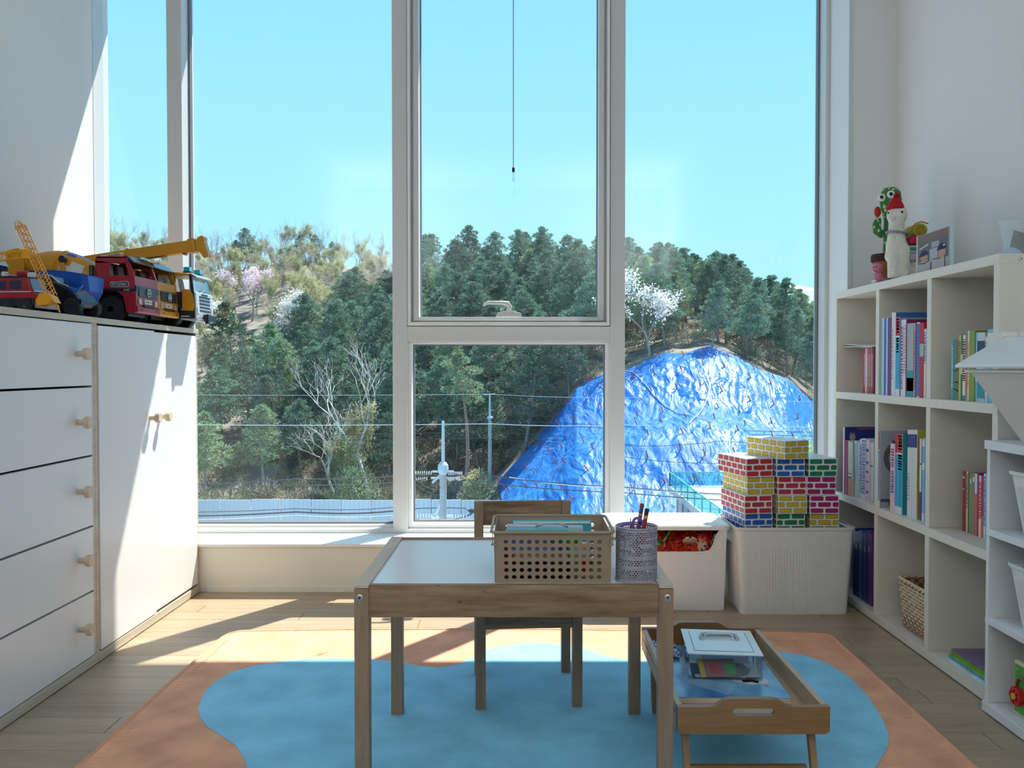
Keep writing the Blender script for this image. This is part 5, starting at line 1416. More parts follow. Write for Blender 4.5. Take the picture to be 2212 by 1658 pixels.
dr_ = dmb.build('drum', mats_d, rt, smooth=True)
dr_.location = (-.165, 0, .150); dr_.rotation_euler = (0, math.radians(-78), 0)
MB().path([(.0655*math.cos(2*PI*k/40), .0655*math.sin(2*PI*k/40), .118) for k in range(40)], .003, 6, closed=True).build('drum_ring', M_tyel, dr_, smooth=True)
MB().lathe([(.006,0),(.012,.004),(.014,.008),(.006,.009)], (.0,-.0655,.09), 14, axis='y').build('drum_knob', M_bl, dr_)
sup = MB().prism([(-.262,.068),(-.245,.068),(-.235,.15),(-.242,.20),(-.256,.205),(-.252,.15)], -.074, -.066).prism([(-.262,.068),(-.245,.068),(-.235,.15),(-.242,.20),(-.256,.205),(-.252,.15)], .066, .074)
sup.build('drum_support', M_tyel, rt, bevel=.002)
MB().tube((-.245,-.078,.205),(-.245,-.060,.205),.011,n=16).build('support_cap', M_tblk, rt, bevel=.001)
MB().prism([(-.44,.16),(-.39,.15),(-.385,.235),(-.41,.245),(-.45,.235)], -.045, .045).build('hopper', M_tyel, rt, bevel=.003)
MB().tube((-.385,-.078,.128),(-.155,-.078,.112),.0028,n=6).tube((-.155,-.078,.112),(-.155,-.078,.06),.0028,n=6).build('side_rail', M_tblk, rt)

# yellow crane truck
yt_ = thing('toy_crane_truck', 'yellow toy truck with a long raised telescopic crane boom', 'toy truck', (X0-.004, 3.040, CTz))
cab(yt_, .165, M_tyel, glass=False)
for x_ in (-.085, -.30, -.385):
    for y_ in (-.064, .064): wheel(yt_, x_, y_, .042, .034)
MB().box((-.40,-.06,.068),(-.16,.06,.10)).build('bed', M_tyel, yt_, bevel=.003)
bo = MB()
pa = at(140, 568, 3.04); pb2 = at(436, 533, 3.04)
def L_(p): return Vector((p.x-(X0-.004), 0, p.z-CTz))
A_, B_ = L_(at(120,575,3.04)), L_(at(425,530,3.04))
dirn = (B_-A_).normalized(); up_ = Vector((-dirn.z, 0, dirn.x))
def bp_(s_, h_, y_): return A_ + dirn*s_ + up_*h_ + Vector((0, y_, 0))
Lb = (B_-A_).length
def bpoly(mb, pts, w_): # pts (s,h)
    n = len(pts); vs = [bp_(s_, h_, -w_) for s_, h_ in pts]+[bp_(s_, h_, w_) for s_, h_ in pts]
    mb.add(vs, [(i,(i+1) % n,n+(i+1) % n,n+i) for i in range(n)]+[tuple(range(n-1,-1,-1)), tuple(range(n,2*n))])
bpoly(bo, [(0,-.004),(Lb*.42,-.022),(Lb*.50,-.030),(Lb*.60,-.020),(Lb,-.021),(Lb,.020),(0,.018)], .017)
bo.build('boom', M_tyel, yt_, bevel=.002)
bh = MB(); bpoly(bh, [(Lb-.025,-.024),(Lb,-.024),(Lb,.024),(Lb-.025,.024)], .020)
bpoly(bh, [(Lb-.012,-.026),(Lb-.006,-.026),(Lb-.006,.026),(Lb-.012,.026)], .021)
bpoly(bh, [(Lb,-.020),(Lb+.010,-.024),(Lb+.022,-.046),(Lb+.034,-.046),(Lb+.040,-.034),(Lb+.032,.024),(Lb+.022,.029),(Lb+.014,.026),(Lb+.006,.018),(Lb,.018)], .016)
bh.build('boom_head', M_tyel, yt_, bevel=.002)
pul = MB()
for s_, h_, r_ in ((Lb+.030,-.040,.011),(Lb+.026,.020,.009)):
    c_ = bp_(s_, h_, 0); pul.lathe([(r_,-.018),(r_,.018)], tuple(c_), 16, axis='y')
pul.build('pulley', M_tyel, yt_, bevel=.001)
cl2 = MB()
for s_ in (Lb*.18, Lb*.52, Lb-.022): c_ = bp_(s_, .021, 0); cl2.lathe([(.004,-.01),(.004,.01)], tuple(c_), 10, axis='y')
for s_ in (Lb-.045,): c_ = bp_(s_, -.023, 0); cl2.lathe([(.006,-.01),(.006,.01)], tuple(c_), 10, axis='y')
cl2.build('boom_lugs', col((.40,.12,.02),.4), yt_)
q = MB(); bpoly(q, [(Lb*.34,-.004),(Lb*.50,-.004),(Lb*.50,.012),(Lb*.34,.012)], .0176); q.build('boom_label', col((.70,.66,.60),.4), yt_)
lt_ = put_text('LIEBHERR', .0135, col((.02,.02,.03),.4), yt_, tuple(bp_(Lb*.42, .004, -.0182)), (PI/2, -math.atan2(dirn.z, dirn.x), 0))
q = MB(); bpoly(q, [(Lb*.58,-.023),(Lb*.78,-.023),(Lb*.78,-.0215),(Lb*.58,-.0215)], .006); q.build('boom_cylinder', col((.40,.08,.02),.4), yt_)
MB().prism([(-.30,.10),(-.20,.10),(-.21,.20),(-.26,.24),(-.30,.22)], -.030, .030).build('turret', M_tyel, yt_, bevel=.004)
MB().lathe([(.010,0),(.009,.011),(.006,.012)], (-.050,.02,.214), 14).build('beacon', col((.80,.22,.04),.2), yt_)

# black and yellow truck, nearest the window
st3 = thing('toy_service_truck', 'black and yellow toy truck with two blue roof lights at the cupboard end', 'toy truck', (-1.198, 3.200, CTz))
w = .082
S3 = [(-.145,.10),(-.140,.075),(-.128,.093),(-.098,.100),(-.068,.090),(-.055,.060),(-.052,.028),(-.004,.026),(.0,.032),(.0,.075),(-.004,.128),(-.145,.128)]
MB().prism(S3, -w, w).build('cab_body', M_tblk, st3, bevel=.003)
fr3 = MB()
for s_ in (-1,1):
    ya, yb_ = sorted((s_*w, s_*(w-.006)))
    fr3.prism([(-.145,.126),(-.136,.126),(-.136,.192),(-.145,.192)], ya, yb_)
    fr3.prism([(-.004,.126),(-.014,.126),(-.022,.192),(-.012,.192)], ya, yb_)
fr3.build('pillars', M_tblk, st3, bevel=.001)
rf3 = MB().prism([(-.150,.190),(-.014,.186),(-.016,.192),(-.060,.199),(-.148,.201)], -w, w); rf3.build('roof', M_tyel, st3, bevel=.002)
MB().box((-.147,-w+.003,.126),(-.143,w-.003,.192)).build('rear_wall', M_tyel, st3)
MB().prism([(-.020,.190),(.004,.178),(.006,.183),(-.018,.197)], -w, w).build('light_bar', col((.30,.34,.40),.2), st3, bevel=.002)
for y_ in (-.055, .045):
    MB().box((-.050,y_-.014,.199),(-.022,y_+.014,.203)).build('light_base', M_tblk, st3)
    MB().box((-.048,y_-.012,.203),(-.025,y_+.012,.220)).build('blue_light', col((.02,.45,.68),.15), st3, bevel=.002)
for x_, y_ in ((-.115,-.05),(-.066,-.035)):
    MB().prism([(x_,.120),(x_+.010,.118),(x_+.002,.165),(x_-.006,.180),(x_-.010,.176)], y_-.014, y_+.014).build('seat', M_tgrey, st3, bevel=.002)
MB().prism([(-.046,.060),(-.006,.058),(-.002,.075),(-.008,.118),(-.020,.136),(-.046,.138)], -w-.003, -w+.002).build('door_panel', M_tyel, st3, bevel=.002)
MB().add([(-.0035,-w+.006,.128),(-.0035,w-.006,.128),(-.013,w-.006,.186),(-.013,-w+.006,.186)], [(0,1,2,3)]).build('windscreen', M_vglass, st3, solid=.001)
for k in range(2):
    MB().path([(.0,-.04+.05*k,.128),(-.002,-.01+.05*k,.138)], .0011, 5).build('wiper', M_tblk, st3)
M_chr = mat('front_silver', (.55,.60,.68), .22, metal=.3)
MB().prism([(0,.030),(.006,.036),(.006,.070),(.004,.126),(-.004,.130)], -w, w).build('front_panel', M_chr, st3, bevel=.002)
for k in range(5):
    MB().box((.004,-w*.62,.058+k*.0125),(.0075,w*.62,.0645+k*.0125)).build('grille_slat', M_tblk, st3, bevel=.001)
MB().box((.005,-w*.35,.118),(.0068,w*.35,.1235)).build('badge_strip', M_tblk, st3)
for s_ in (-1,1):
    MB().box((.002,s_*w*.82-.010,.048),(.0085,s_*w*.82+.010,.075)).build('headlamp', col((.60,.62,.66),.1), st3, bevel=.002)
MB().box((.004,-w*.2,.022),(.018,w*1.0,.048)).box((.010,-.01,.014),(.022,.01,.050)).build('coupling', M_tblk, st3, bevel=.002)
MB().prism([(-.052,.026),(.006,.020),(.010,.030),(-.052,.034)], -w, w).build('bumper', M_chr, st3, bevel=.002)
for z_ in (.036,.060): MB().box((-.050,-w-.002,z_),(-.020,-w+.001,z_+.004)).build('step', M_tgrey, st3)
for x_ in (-.098, -.33, -.41):
    for y_ in (-.062, .062): wheel(st3, x_, y_, .043, .034)
MB().box((-.46,-.045,.050),(-.14,.045,.075)).build('chassis', M_tblk, st3)
MB().box((-.45,-.075,.075),(-.165,.075,.130)).build('cargo_bed', M_tyel, st3, bevel=.004)

# blue dump tub
bt_ = thing('toy_dump_tub', 'big blue toy dumper body with red trim behind the black toy car', 'toy', (-1.324, 2.64, CTz))
M_tb2 = mat('tub_blue', (.015,.10,.52), .3)
tub2 = MB()
def dsec(x, hw, zb_, zt2): return [(x,-hw*.8,zb_),(x,-hw,zt2),(x,hw,zt2),(x,hw*.8,zb_)]
secs = [dsec(-.19,.045,.06,.142),dsec(-.12,.055,.055,.146),dsec(-.05,.058,.052,.140),dsec(-.012,.056,.060,.134),dsec(.004,.050,.085,.130)]
for s_ in secs: tub2.v += s_
for j in range(4):
    for q_ in ((0,1),(2,3),(3,0)): 
        a, b = q_; tub2.f.append((j*4+a, j*4+b, (j+1)*4+b, (j+1)*4+a)); tub2.m.append(0)
tub2.f.append((0,1,2,3)); tub2.m.append(0); tub2.f.append((16,17,18,19)); tub2.m.append(0)
tub2.build('tub', M_tb2, bt_, solid=.003)
MB().path([(-.19,-.046,.142),(-.12,-.056,.146),(-.05,-.059,.140),(-.012,-.057,.134),(.004,-.051,.130),(.004,.051,.130),(-.012,.057,.134)], .0022, 6).build('tub_rim', M_tb2, bt_, smooth=True)
MB().prism([(-.035,.070),(-.008,.072),(-.016,.048),(-.024,.045)], -.056, -.050).build('red_trim', col((.42,.02,.03),.35), bt_)
MB().box((-.17,-.035,.03),(-.02,.035,.062)).build('frame', M_tblk, bt_)
for x_ in (-.15,-.045):
    for y_ in (-.042,.042): wheel(bt_, x_, y_, .030, .024)
MB().prism([(-.03,.0),(.02,.0),(.012,.006),(-.02,.018)], -.075, -.03).build('blade', M_tb2, bt_, bevel=.001)

# black sports car
M_bc = mat('sports_black', (.012,.02,.03), .15)
bc = thing('toy_sports_car', 'glossy black armoured toy car with blue wheels beside the crane', 'toy car', (-1.298, 2.515, CTz), math.radians(-8))
sd_ = [(-.135,.030),(.018,.022),(.028,.040),(.010,.064),(-.020,.086),(-.055,.100),(-.085,.102),(-.105,.098),(-.135,.080)]
MB().prism(sd_, -.042, .042).build('car_body', M_bc, bc, bevel=.006, seg=3)
MB().prism([(-.115,.099),(-.060,.099),(-.078,.118),(-.108,.122)], -.026, .026).build('cabin', mat('cabin_dark', (.04,.06,.09), .1), bc, bevel=.003)
MB().path([(-.120,-.027,.100),(-.106,-.028,.124),(-.078,-.028,.120),(-.050,-.030,.098),(-.018,-.038,.088)], .0018, 6).build('roof_edge', col((.6,.68,.72),.2), bc)
MB().path([(-.058,-.043,.101),(-.020,-.043,.088),(.006,-.043,.068),(.024,-.043,.044)], .0016, 6).build('wing_edge', col((.10,.14,.16),.15), bc)
for k in range(6):
    MB().box((-.006+k*.0055,-.050,.018),(-.003+k*.0055,-.040,.052), M=Matrix.Rotation(.18, 4, 'Y')).build('front_vane', M_bc, bc)
MB().prism([(-.020,.088),(.012,.066),(.036,.090),(.012,.080)], -.046, -.040).build('blue_fin', M_tb2, bc, bevel=.001)
for x_, r_ in ((-.105,.028),(.004,.026)):
    for y_ in (-.046,.040): wheel(bc, x_, y_, r_, .022, hub=M_bl)
gb = MB()
for k in range(6): gb.box((-.060,-.046,.028+k*.009),(-.030,-.041,.033+k*.009))
gb.build('side_louvres', M_bc, bc, bevel=.0005)

# red and black fire engine, left
fe = thing('toy_fire_engine', 'small dark red toy fire engine with white lamps at the left edge', 'toy truck', (-1.345, 2.395, CTz), math.radians(-6))
MB().prism([(-.15,.022),(.0,.020),(.012,.030),(.010,.052),(-.010,.064),(-.020,.100),(-.15,.100)], -.035, .035).build('engine_body', M_tred, fe, bevel=.003)
MB().box((-.115,-.0356,.068),(-.085,-.0350,.092)).box((-.075,-.0356,.068),(-.040,-.0350,.092)).build('side_window', mat('fe_window', (.02,.03,.08), .1), fe)
MB().add([(-.0195,-.030,.098),(-.0195,.030,.098),(-.008,.030,.066),(-.008,-.030,.066)], [(0,1,2,3)]).build('windscreen', mat('fe_screen', (.20,.28,.45), .08), fe, solid=.002)
MB().box((-.145,-.0362,.060),(-.012,-.0352,.063)).build('white_line', col((.6,.6,.6),.4), fe)
rl = MB().box((-.14,-.028,.100),(-.03,.028,.106)); rl.build('roof_rack', M_tblk, fe)
MB().tube((-.060,-.020,.112),(-.030,-.020,.112),.009,n=14).build('roof_siren', M_tred, fe, bevel=.002)
MB().lathe([(.011,0),(.011,.010),(.007,.013)], (-.020,-.020,.103), 14).build('roof_lamp', col((.65,.66,.68),.2), fe)
MB().lathe([(.009,0),(.009,.010),(.006,.013)], (-.100,-.020,.106), 14).build('roof_lamp', col((.65,.66,.68),.2), fe)
for k in range(4): MB().box((.008-.004*k,-.033,.034+k*.009),(.014-.004*k,.033,.038+k*.009)).build('grille_bar', col((.62,.60,.62),.25), fe)
MB().prism([(.0,.016),(.025,.014),(.022,.030),(.0,.030)], -.037, .037).build('bumper', col((.48,.40,.33),.4), fe, bevel=.002)
MB().box((.0225,-.034,.020),(.0245,-.020,.026)).build('fog_lamp', col((.45,.02,.02),.3), fe)
for x_ in (-.125,-.080,-.025):
    for y_ in (-.034,.034): wheel(fe, x_, y_, .021, .020)
MB().box((-.15,-.041,.020),(.0,-.034,.044)).build('side_guard', M_tblk, fe, bevel=.003)
# dark box truck behind it
dk = thing('toy_box_truck', 'dark navy toy truck with grey roof behind the fire engine', 'toy truck', (-1.50, 2.535, CTz))
MB().box((-.24,-.055,.04),(-.06,.055,.155)).build('box_body', mat('dk_body', (.02,.035,.07), .25), dk, bevel=.003)
MB().prism([(-.25,.155),(-.055,.155),(-.07,.170),(-.24,.178)], -.058, .058).build('roof', mat('dk_roof', (.25,.32,.40), .25), dk, bevel=.002)
MB().prism([(-.058,.03),(.0,.03),(.0,.08),(-.012,.125),(-.058,.13)], -.05, .05).build('cab_body', mat('dk_cab', (.05,.07,.10), .25), dk, bevel=.003)
for x_ in (-.20,-.03):
    for y_ in (-.045,.045): wheel(dk, x_, y_, .030, .022)
# yellow lattice crane
lc = thing('toy_tower_crane', 'bright yellow lattice toy crane leaning over the cabinet edge', 'toy crane', (0,0,CTz))
M_lc = mat('crane_yellow', (.85,.37,.01), .35)
LD = 2.315
def W2(px_, py_, dy=0): p = at(px_, py_, LD); return Vector((p.x, LD+dy, p.z-CTz))
Bm, Tm = W2(112,640), W2(44,486)
def lattice(A, B, wA, wB, n, wid=.016, r=.0011):
    mb = MB(); d = (B-A).normalized(); side = Vector((-d.z, 0, d.x))
    rails = []
    for s_ in (-1, 1):
        for y_ in (-wid/2, wid/2):
            a = A+side*s_*wA/2+Vector((0,y_,0)); b = B+side*s_*wB/2+Vector((0,y_,0)); rails.append((a, b)); mb.tube(a, b, r*1.25, n=5)
    for k in range(n):
        f0, f1 = k/n, (k+1)/n
        for (i, j) in ((0,2),(1,3)):
            a = rails[i][0].lerp(rails[i][1], f0 if k % 2 else f1); b = rails[j][0].lerp(rails[j][1], f1 if k % 2 else f0); mb.tube(a, b, r, n=4)
        for (i, j) in ((0,1),(2,3)):
            a = rails[i][0].lerp(rails[i][1], f0); b = rails[j][0].lerp(rails[j][1], f1); mb.tube(a, b, r, n=4)
    return mb
lattice(Bm, Tm, .021, .017, 20).build('mast', M_lc, lc)
up = (Tm-Bm).normalized(); sdv = Vector((-up.z,0,up.x))
J0, J1 = W2(58,548), W2(-50,561)
lattice(J0, J1, .020, .020, 10).build('jib', M_lc, lc)
MB().box((J0.x-.009,LD-.010,J0.z-.014),(J0.x+.010,LD+.010,J0.z+.012)).build('joint', M_lc, lc, bevel=.002)
tp = MB()
T0 = W2(40,478)
for y_ in (-.006,.006):
    tp.path([W2(37,497,y_), W2(35,480,y_), W2(40,477,y_), W2(53,490,y_), W2(54,497,y_)], .0014, 5)
tp.tube(W2(40,488,-.006), W2(51,487,-.006), .001, n=4)
tp.build('mast_head', M_lc, lc)
# base with winch plate and foot touching the cabinet top
bsq = MB(); pts = [W2(92,634),W2(83,650),W2(88,661),W2(108,658),W2(118,650),W2(126,655),W2(118,640),W2(106,634)]
vs = [p+Vector((0,-.016,0)) for p in pts]+[p+Vector((0,.016,0)) for p in pts]; n = len(pts)
bsq.add(vs, [(i,(i+1) % n,n+(i+1) % n,n+i) for i in range(n)]+[tuple(range(n-1,-1,-1)), tuple(range(n,2*n))])
bsq.build('base_plate', M_lc, lc, bevel=.001)
ft = W2(129,670); ft.z = .001
MB().path([W2(118,652), W2(126,664), ft], [.003,.0022,.0018], n=6).build('foot', M_lc, lc)
# ================================================================== outside
def interp(x, tab):
    if x <= tab[0][0]: return tab[0][1]
    for (a, b), (c, d) in zip(tab, tab[1:]):
        if x <= c: return b+(d-b)*(x-a)/(c-a)
    return tab[-1][1]
SKY = [(200,462),(300,470),(365,478),(430,500),(480,498),(560,490),(650,480),(760,488),(850,492),(900,520),(960,512),(1050,497),(1120,512),(1200,522),(1280,512),(1350,545),(1430,552),(1520,562),(1600,590),(1650,612),(1700,650),(1760,655),(1900,690)]
RD = [(200,175),(700,175),(880,150),(960,118),(1500,112),(1700,104),(1900,100)]
TH = [(200,8),(860,8),(960,8.5),(1300,7.5),(1450,6.0),(1900,5.5)]
ZF = [(1000,-9),(1060,-8.4),(1080,-7.7),(1130,-5.9),(1190,-3.7),(1245,-.8),(1350,.55),(1440,1.6),(1530,2.05),(1590,1.5),(1650,.35),(1700,-.2),(1760,-2.0),(1850,-4),(2000,-6)]
def px_of(x, y): return 1130 + x/max(y, 1)*F
def ground(x, y):
    px = px_of(x, y)
    zf = interp(px, ZF); R = interp(px, RD)
    zr = .88 + (792-interp(px, SKY))/F*R - interp(px, TH)
    FD = 64.0
    if y <= 38: z = -9.0
    elif y <= FD:
        t = (y-38)/(FD-38)
        # benches cut into the slope
        s = t + .045*math.sin(t*PI*5)
        z = lerp(-9.0, zf, max(0, min(1, s)))
    elif y <= R:
        t = (y-FD)/(R-FD); z = lerp(zf, zr, .8*t+.2*t*t)
    else: z = zr - (y-R)*.12
    z += .5*noise.noise(Vector((x*.09, y*.09, 3))) * min(1, max(0, (y-64)/10))
    return z
M_dirt = mat('hill_soil', (.19,.17,.145), .95, bump=.8, bscale=1.2, var=.55, vscale=.5)
# hillside
hb = MB(); nx, ny = 120, 90; uu0, uu1 = -.62, .62
for j in range(ny+1):
    y_ = 20 + (215-20)*(j/ny)**1.25
    for i in range(nx+1):
        u = uu0+(uu1-uu0)*i/nx; x = u*y_ * (1.0 if y_ > 30 else 1.6)
        hb.v.append((x, y_, ground(x, y_)))
for j in range(ny):
    for i in range(nx):
        a = j*(nx+1)+i; hb.f.append((a, a+1, a+nx+2, a+nx+1)); hb.m.append(0)
o = hb.build('hillside', M_dirt, smooth=True); o['kind'] = 'structure'
# the ground before the hill
M_asph = mat('asphalt', (.30,.32,.36), .8, bump=.2, bscale=8, var=.08, vscale=.6)
o = MB().box((-60, 3.9, -9.3), (60, 37.5, -8.95)).build('street', M_asph); o['kind'] = 'structure'
# distant bare hill with a green field
def far_hill(name, tab, D, m, z0=-5, thick=60):
    mb = MB(); n = len(tab)
    for k, (px_, py_) in enumerate(tab):
        for (dd, sc) in ((D, 1.0), (D-60, .35), (D-90, 0)):
            p = at(px_, py_, D); X = p.x*dd/D
            mb.v.append((X, dd, z0+(p.z-z0)*sc))
        p = at(px_, py_, D); mb.v.append((p.x, D+thick, z0))
    for k in range(n-1):
        for q_ in range(2):
            a = k*4+q_; b = (k+1)*4+q_; mb.f.append((a, b, b+1, a+1)); mb.m.append(0)
        mb.f.append((k*4, k*4+3, (k+1)*4+3, (k+1)*4)); mb.m.append(0)
    o = mb.build(name, m, smooth=True); o['kind'] = 'structure'; return o
far_hill('distant_hill', [(1560,640),(1640,612),(1665,610),(1700,612),(1740,618),(1780,627),(1850,650),(1950,700)], 340, mat('far_brown', (.28,.25,.22), .9, bump=.5, bscale=.3, var=.15, vscale=.1))
far_hill('distant_field', [(1655,668),(1675,645),(1700,634),(1740,628),(1790,630),(1850,660),(1900,700)], 240, mat('far_green', (.20,.50,.24), .9, var=.15, vscale=.15), z0=0)

# ------------------------------------------------------------------ tree builders
def leafmat(name, c_, rnd=.25, trans=.25):
    m, t, p = _new(name)
    oi = t.nodes.new('ShaderNodeObjectInfo'); tcn = t.nodes.new('ShaderNodeTexCoord')
    n_ = t.nodes.new('ShaderNodeTexNoise'); n_.inputs['Scale'].default_value = 1.1; n_.inputs['Detail'].default_value = 5
    t.links.new(tcn.outputs['Object'], n_.inputs['Vector'])
    a = t.nodes.new('ShaderNodeMapRange'); a.inputs['To Min'].default_value = 1-rnd; a.inputs['To Max'].default_value = 1+rnd
    t.links.new(oi.outputs['Random'], a.inputs['Value'])
    b = t.nodes.new('ShaderNodeMapRange'); b.inputs['From Min'].default_value = .3; b.inputs['From Max'].default_value = .7; b.inputs['To Min'].default_value = .65; b.inputs['To Max'].default_value = 1.35
    t.links.new(n_.outputs['Fac'], b.inputs['Value'])
    mu = t.nodes.new('ShaderNodeMath'); mu.operation = 'MULTIPLY'; t.links.new(a.outputs[0], mu.inputs[0]); t.links.new(b.outputs[0], mu.inputs[1])
    vm = t.nodes.new('ShaderNodeVectorMath'); vm.operation = 'SCALE'; vm.inputs[0].default_value = c_; t.links.new(mu.outputs[0], vm.inputs['Scale'])
    t.links.new(vm.outputs[0], p.inputs['Base Color']); p.inputs['Roughness'].default_value = .75
    p.inputs['Specular IOR Level'].default_value = .25
    if trans:
        tl = t.nodes.new('ShaderNodeBsdfTranslucent'); t.links.new(vm.outputs[0], tl.inputs['Color'])
        mx = t.nodes.new('ShaderNodeMixShader'); mx.inputs[0].default_value = trans
        o = t.nodes['Material Output']; t.links.new(p.outputs[0], mx.inputs[1]); t.links.new(tl.outputs[0], mx.inputs[2]); t.links.new(mx.outputs[0], o.inputs[0])
    return m
M_pinel = leafmat('pine_needles', (.155,.25,.185), .32)
M_pinel2 = leafmat('pine_needles_light', (.27,.37,.23), .22)
M_bud = leafmat('spring_buds', (.46,.46,.26), .22, .4)
M_bud2 = leafmat('spring_buds_brown', (.40,.36,.28), .2, .4)
M_blos = leafmat('cherry_petals', (.80,.68,.72), .1, .35)
M_blosw = leafmat('white_petals', (.85,.84,.82), .08, .35)
M_bush = leafmat('brush_leaves', (.20,.23,.16), .35)
M_dry = leafmat('dry_brush', (.42,.36,.28), .3)
M_willow = leafmat('willow_leaves', (.42,.55,.18), .1, .4)
M_bark = mat('bark', (.27,.23,.20), .9, var=.2, vscale=2)
M_barkg = mat('bark_grey', (.66,.62,.58), .9, var=.15, vscale=2)
M_barkm = mat('bark_mid', (.38,.34,.31), .9, var=.15, vscale=2)
def blades(mb, rnd, c, rad, n, size, flat=.5, updir=None):
    for _ in range(n):
        while True:
            d = Vector((rnd.uniform(-1,1), rnd.uniform(-1,1), rnd.uniform(-1,1)))
            if .02 < d.length < 1: break
        d2 = d.normalized()*(.55+.45*rnd.random())
        p = Vector(c)+Vector((d2.x*rad[0], d2.y*rad[1], d2.z*rad[2]))
        o = Vector((d2.x, d2.y, d2.z*.7+.35)).normalized()
        s_ = size*rnd.uniform(.6,1.4)
        t = o.cross(Vector((rnd.uniform(-1,1), rnd.uniform(-1,1), rnd.uniform(-1,1))))
        if t.length < 1e-3: continue
        t.normalize()
        mb.add([p-t*s_*flat, p+t*s_*flat, p+o*s_*1.5], [(0,1,2)])
def pine(seed, h=9.5, cw=2.6, trunk_frac=.45, n_pad=34, nb=150, tilt=.06):
    rnd = random.Random(seed); tk = MB(); cr2 = MB()
    pts = []; rs = []; x = y = 0
    ph = rnd.uniform(0, 6)
    for k in range(9):
        f = k/8; pts.append((h*tilt*math.sin(ph+f*3), h*tilt*math.cos(ph*1.7+f*2.4), h*f*.96)); rs.append(.16*(1-f)**.8+.02)
    tk.path(pts, rs, 6)
    def tp(z):
        f = max(0, min(.999, z/(h*.96)))*8; i = int(f); return Vector(pts[i]).lerp(Vector(pts[i+1]), f-i)
    for k in range(n_pad):
        f = k/(n_pad-1); z = h*(trunk_frac+(1-trunk_frac)*f)
        w_ = cw*(1-f)**.55*(.75+.5*rnd.random()) if f > .12 else cw*.8*rnd.random()
        a = k*2.4+rnd.uniform(-.5,.5); w_ = max(w_, .15)
        b = tp(z-.4); e_ = b+Vector((math.cos(a)*w_*.75, math.sin(a)*w_*.75, .25+.3*rnd.random()))
        tk.tube(b, e_, .045, .02, n=4, caps=False)
        pr2 = (.40+.36*w_*(.5+.5*rnd.random()))
        blades(cr2, rnd, e_, (pr2, pr2, pr2*.40), int(nb*(.35+pr2)), .135)
    blades(cr2, rnd, tp(h)+Vector((0,0,.1)), (.3,.3,.6), nb, .13)
    return tk, cr2
def decid(seed, h=8, spread=.6, depth=4, leaf=0, lsize=.07, up=.5, r0=.10, pad=None):
    rnd = random.Random(seed); tk = MB(); lf = MB(); tips = []
    def grow(p, d, L, r, dep):
        q_ = p; n = 3; dd = d.copy(); pts = [p]; rs = [r]
        for k in range(n):
            dd = (dd+Vector((rnd.uniform(-.25,.25), rnd.uniform(-.25,.25), rnd.uniform(-.1,.25)))).normalized()
            q_ = q_+dd*L/n; pts.append(q_); rs.append(r*(1-.35*(k+1)/n))
        tk.path(pts, rs, 5 if dep > 2 else 3)
        if dep <= 2: tips.extend(pts[1:])
        if dep == 0: return
        for k in range(rnd.choice((2,3,3))):
            a = rnd.uniform(0, 2*PI); sp_ = spread*rnd.uniform(.6,1.3)
            nd = (dd+Vector((math.cos(a)*sp_, math.sin(a)*sp_, rnd.uniform(-.1,up)))).normalized()
            grow(pts[rnd.choice((2,3))], nd, L*rnd.uniform(.62,.85), r*.58, dep-1)
    grow(Vector((0,0,0)), Vector((0,0,1)), h*.34, r0, depth)
    if leaf:
        for _ in range(leaf):
            p = rnd.choice(tips)+Vector((rnd.gauss(0,.22), rnd.gauss(0,.22), rnd.gauss(0,.18)))
            s_ = lsize*rnd.uniform(.6,1.4); t = Vector((rnd.uniform(-1,1), rnd.uniform(-1,1), rnd.uniform(-1,1))).normalized(); o_ = Vector((rnd.uniform(-1,1), rnd.uniform(-1,1), rnd.uniform(-.3,1))).normalized()
            lf.add([p-t*s_, p+t*s_, p+o_*s_*1.4], [(0,1,2)])
    return tk, lf
def tree_proto(name, tk, lf, mb_, ml, pname='crown'):
    t = thing(name, '', 'tree')
    tk.build('trunk', mb_, t, smooth=True)
    if lf and lf.v: 
        o = lf.build(pname, ml, t)
    return t
protos = {}
protos['pine'] = [tree_proto('pine_tree', *pine(s, 9.5, 2.5+.25*(s % 3), .30+.05*(s % 3)), M_bark, M_pinel) for s in range(1, 7)]
protos['pinelight'] = [tree_proto('pine_tree', *pine(s, 8.5, 2.4, .35), M_barkm, M_pinel2) for s in (11, 12)]
protos['lonepine'] = [tree_proto('pine_tree', *pine(17, 10.6, 2.1, .70, 10, 190, .10), mat('bark_red', (.42,.27,.22), .9), M_pinel2)]
protos['bud'] = [tree_proto('budding_tree', *decid(s, 8, .55, 4, 4200, .080, .7), M_barkm, M_bud) for s in (21, 22, 23)]
protos['budb'] = [tree_proto('budding_tree', *decid(s, 8, .5, 4, 2800, .075, .9), M_barkm, M_bud2) for s in (24, 25)]
protos['baredark'] = [tree_proto('bare_tree', *decid(s, 8.5, .55, 5, 0, .1, .7, r0=.09), M_barkm, None) for s in (31, 32)]
protos['barepale'] = [tree_proto('bare_tree', *decid(s, 9, .75, 5, 0, .1, .45, r0=.11), M_barkg, None) for s in (33, 34)]
protos['cherry'] = [tree_proto('cherry_tree', *decid(41, 6.5, .85, 4, 4200, .085, .35), M_barkm, M_blos)]
protos['white'] = [tree_proto('blossom_tree', *decid(s, 6.5, .75, 4, 2600, .085, .4), M_barkm, M_blosw) for s in (43, 44)]
used_p = set()
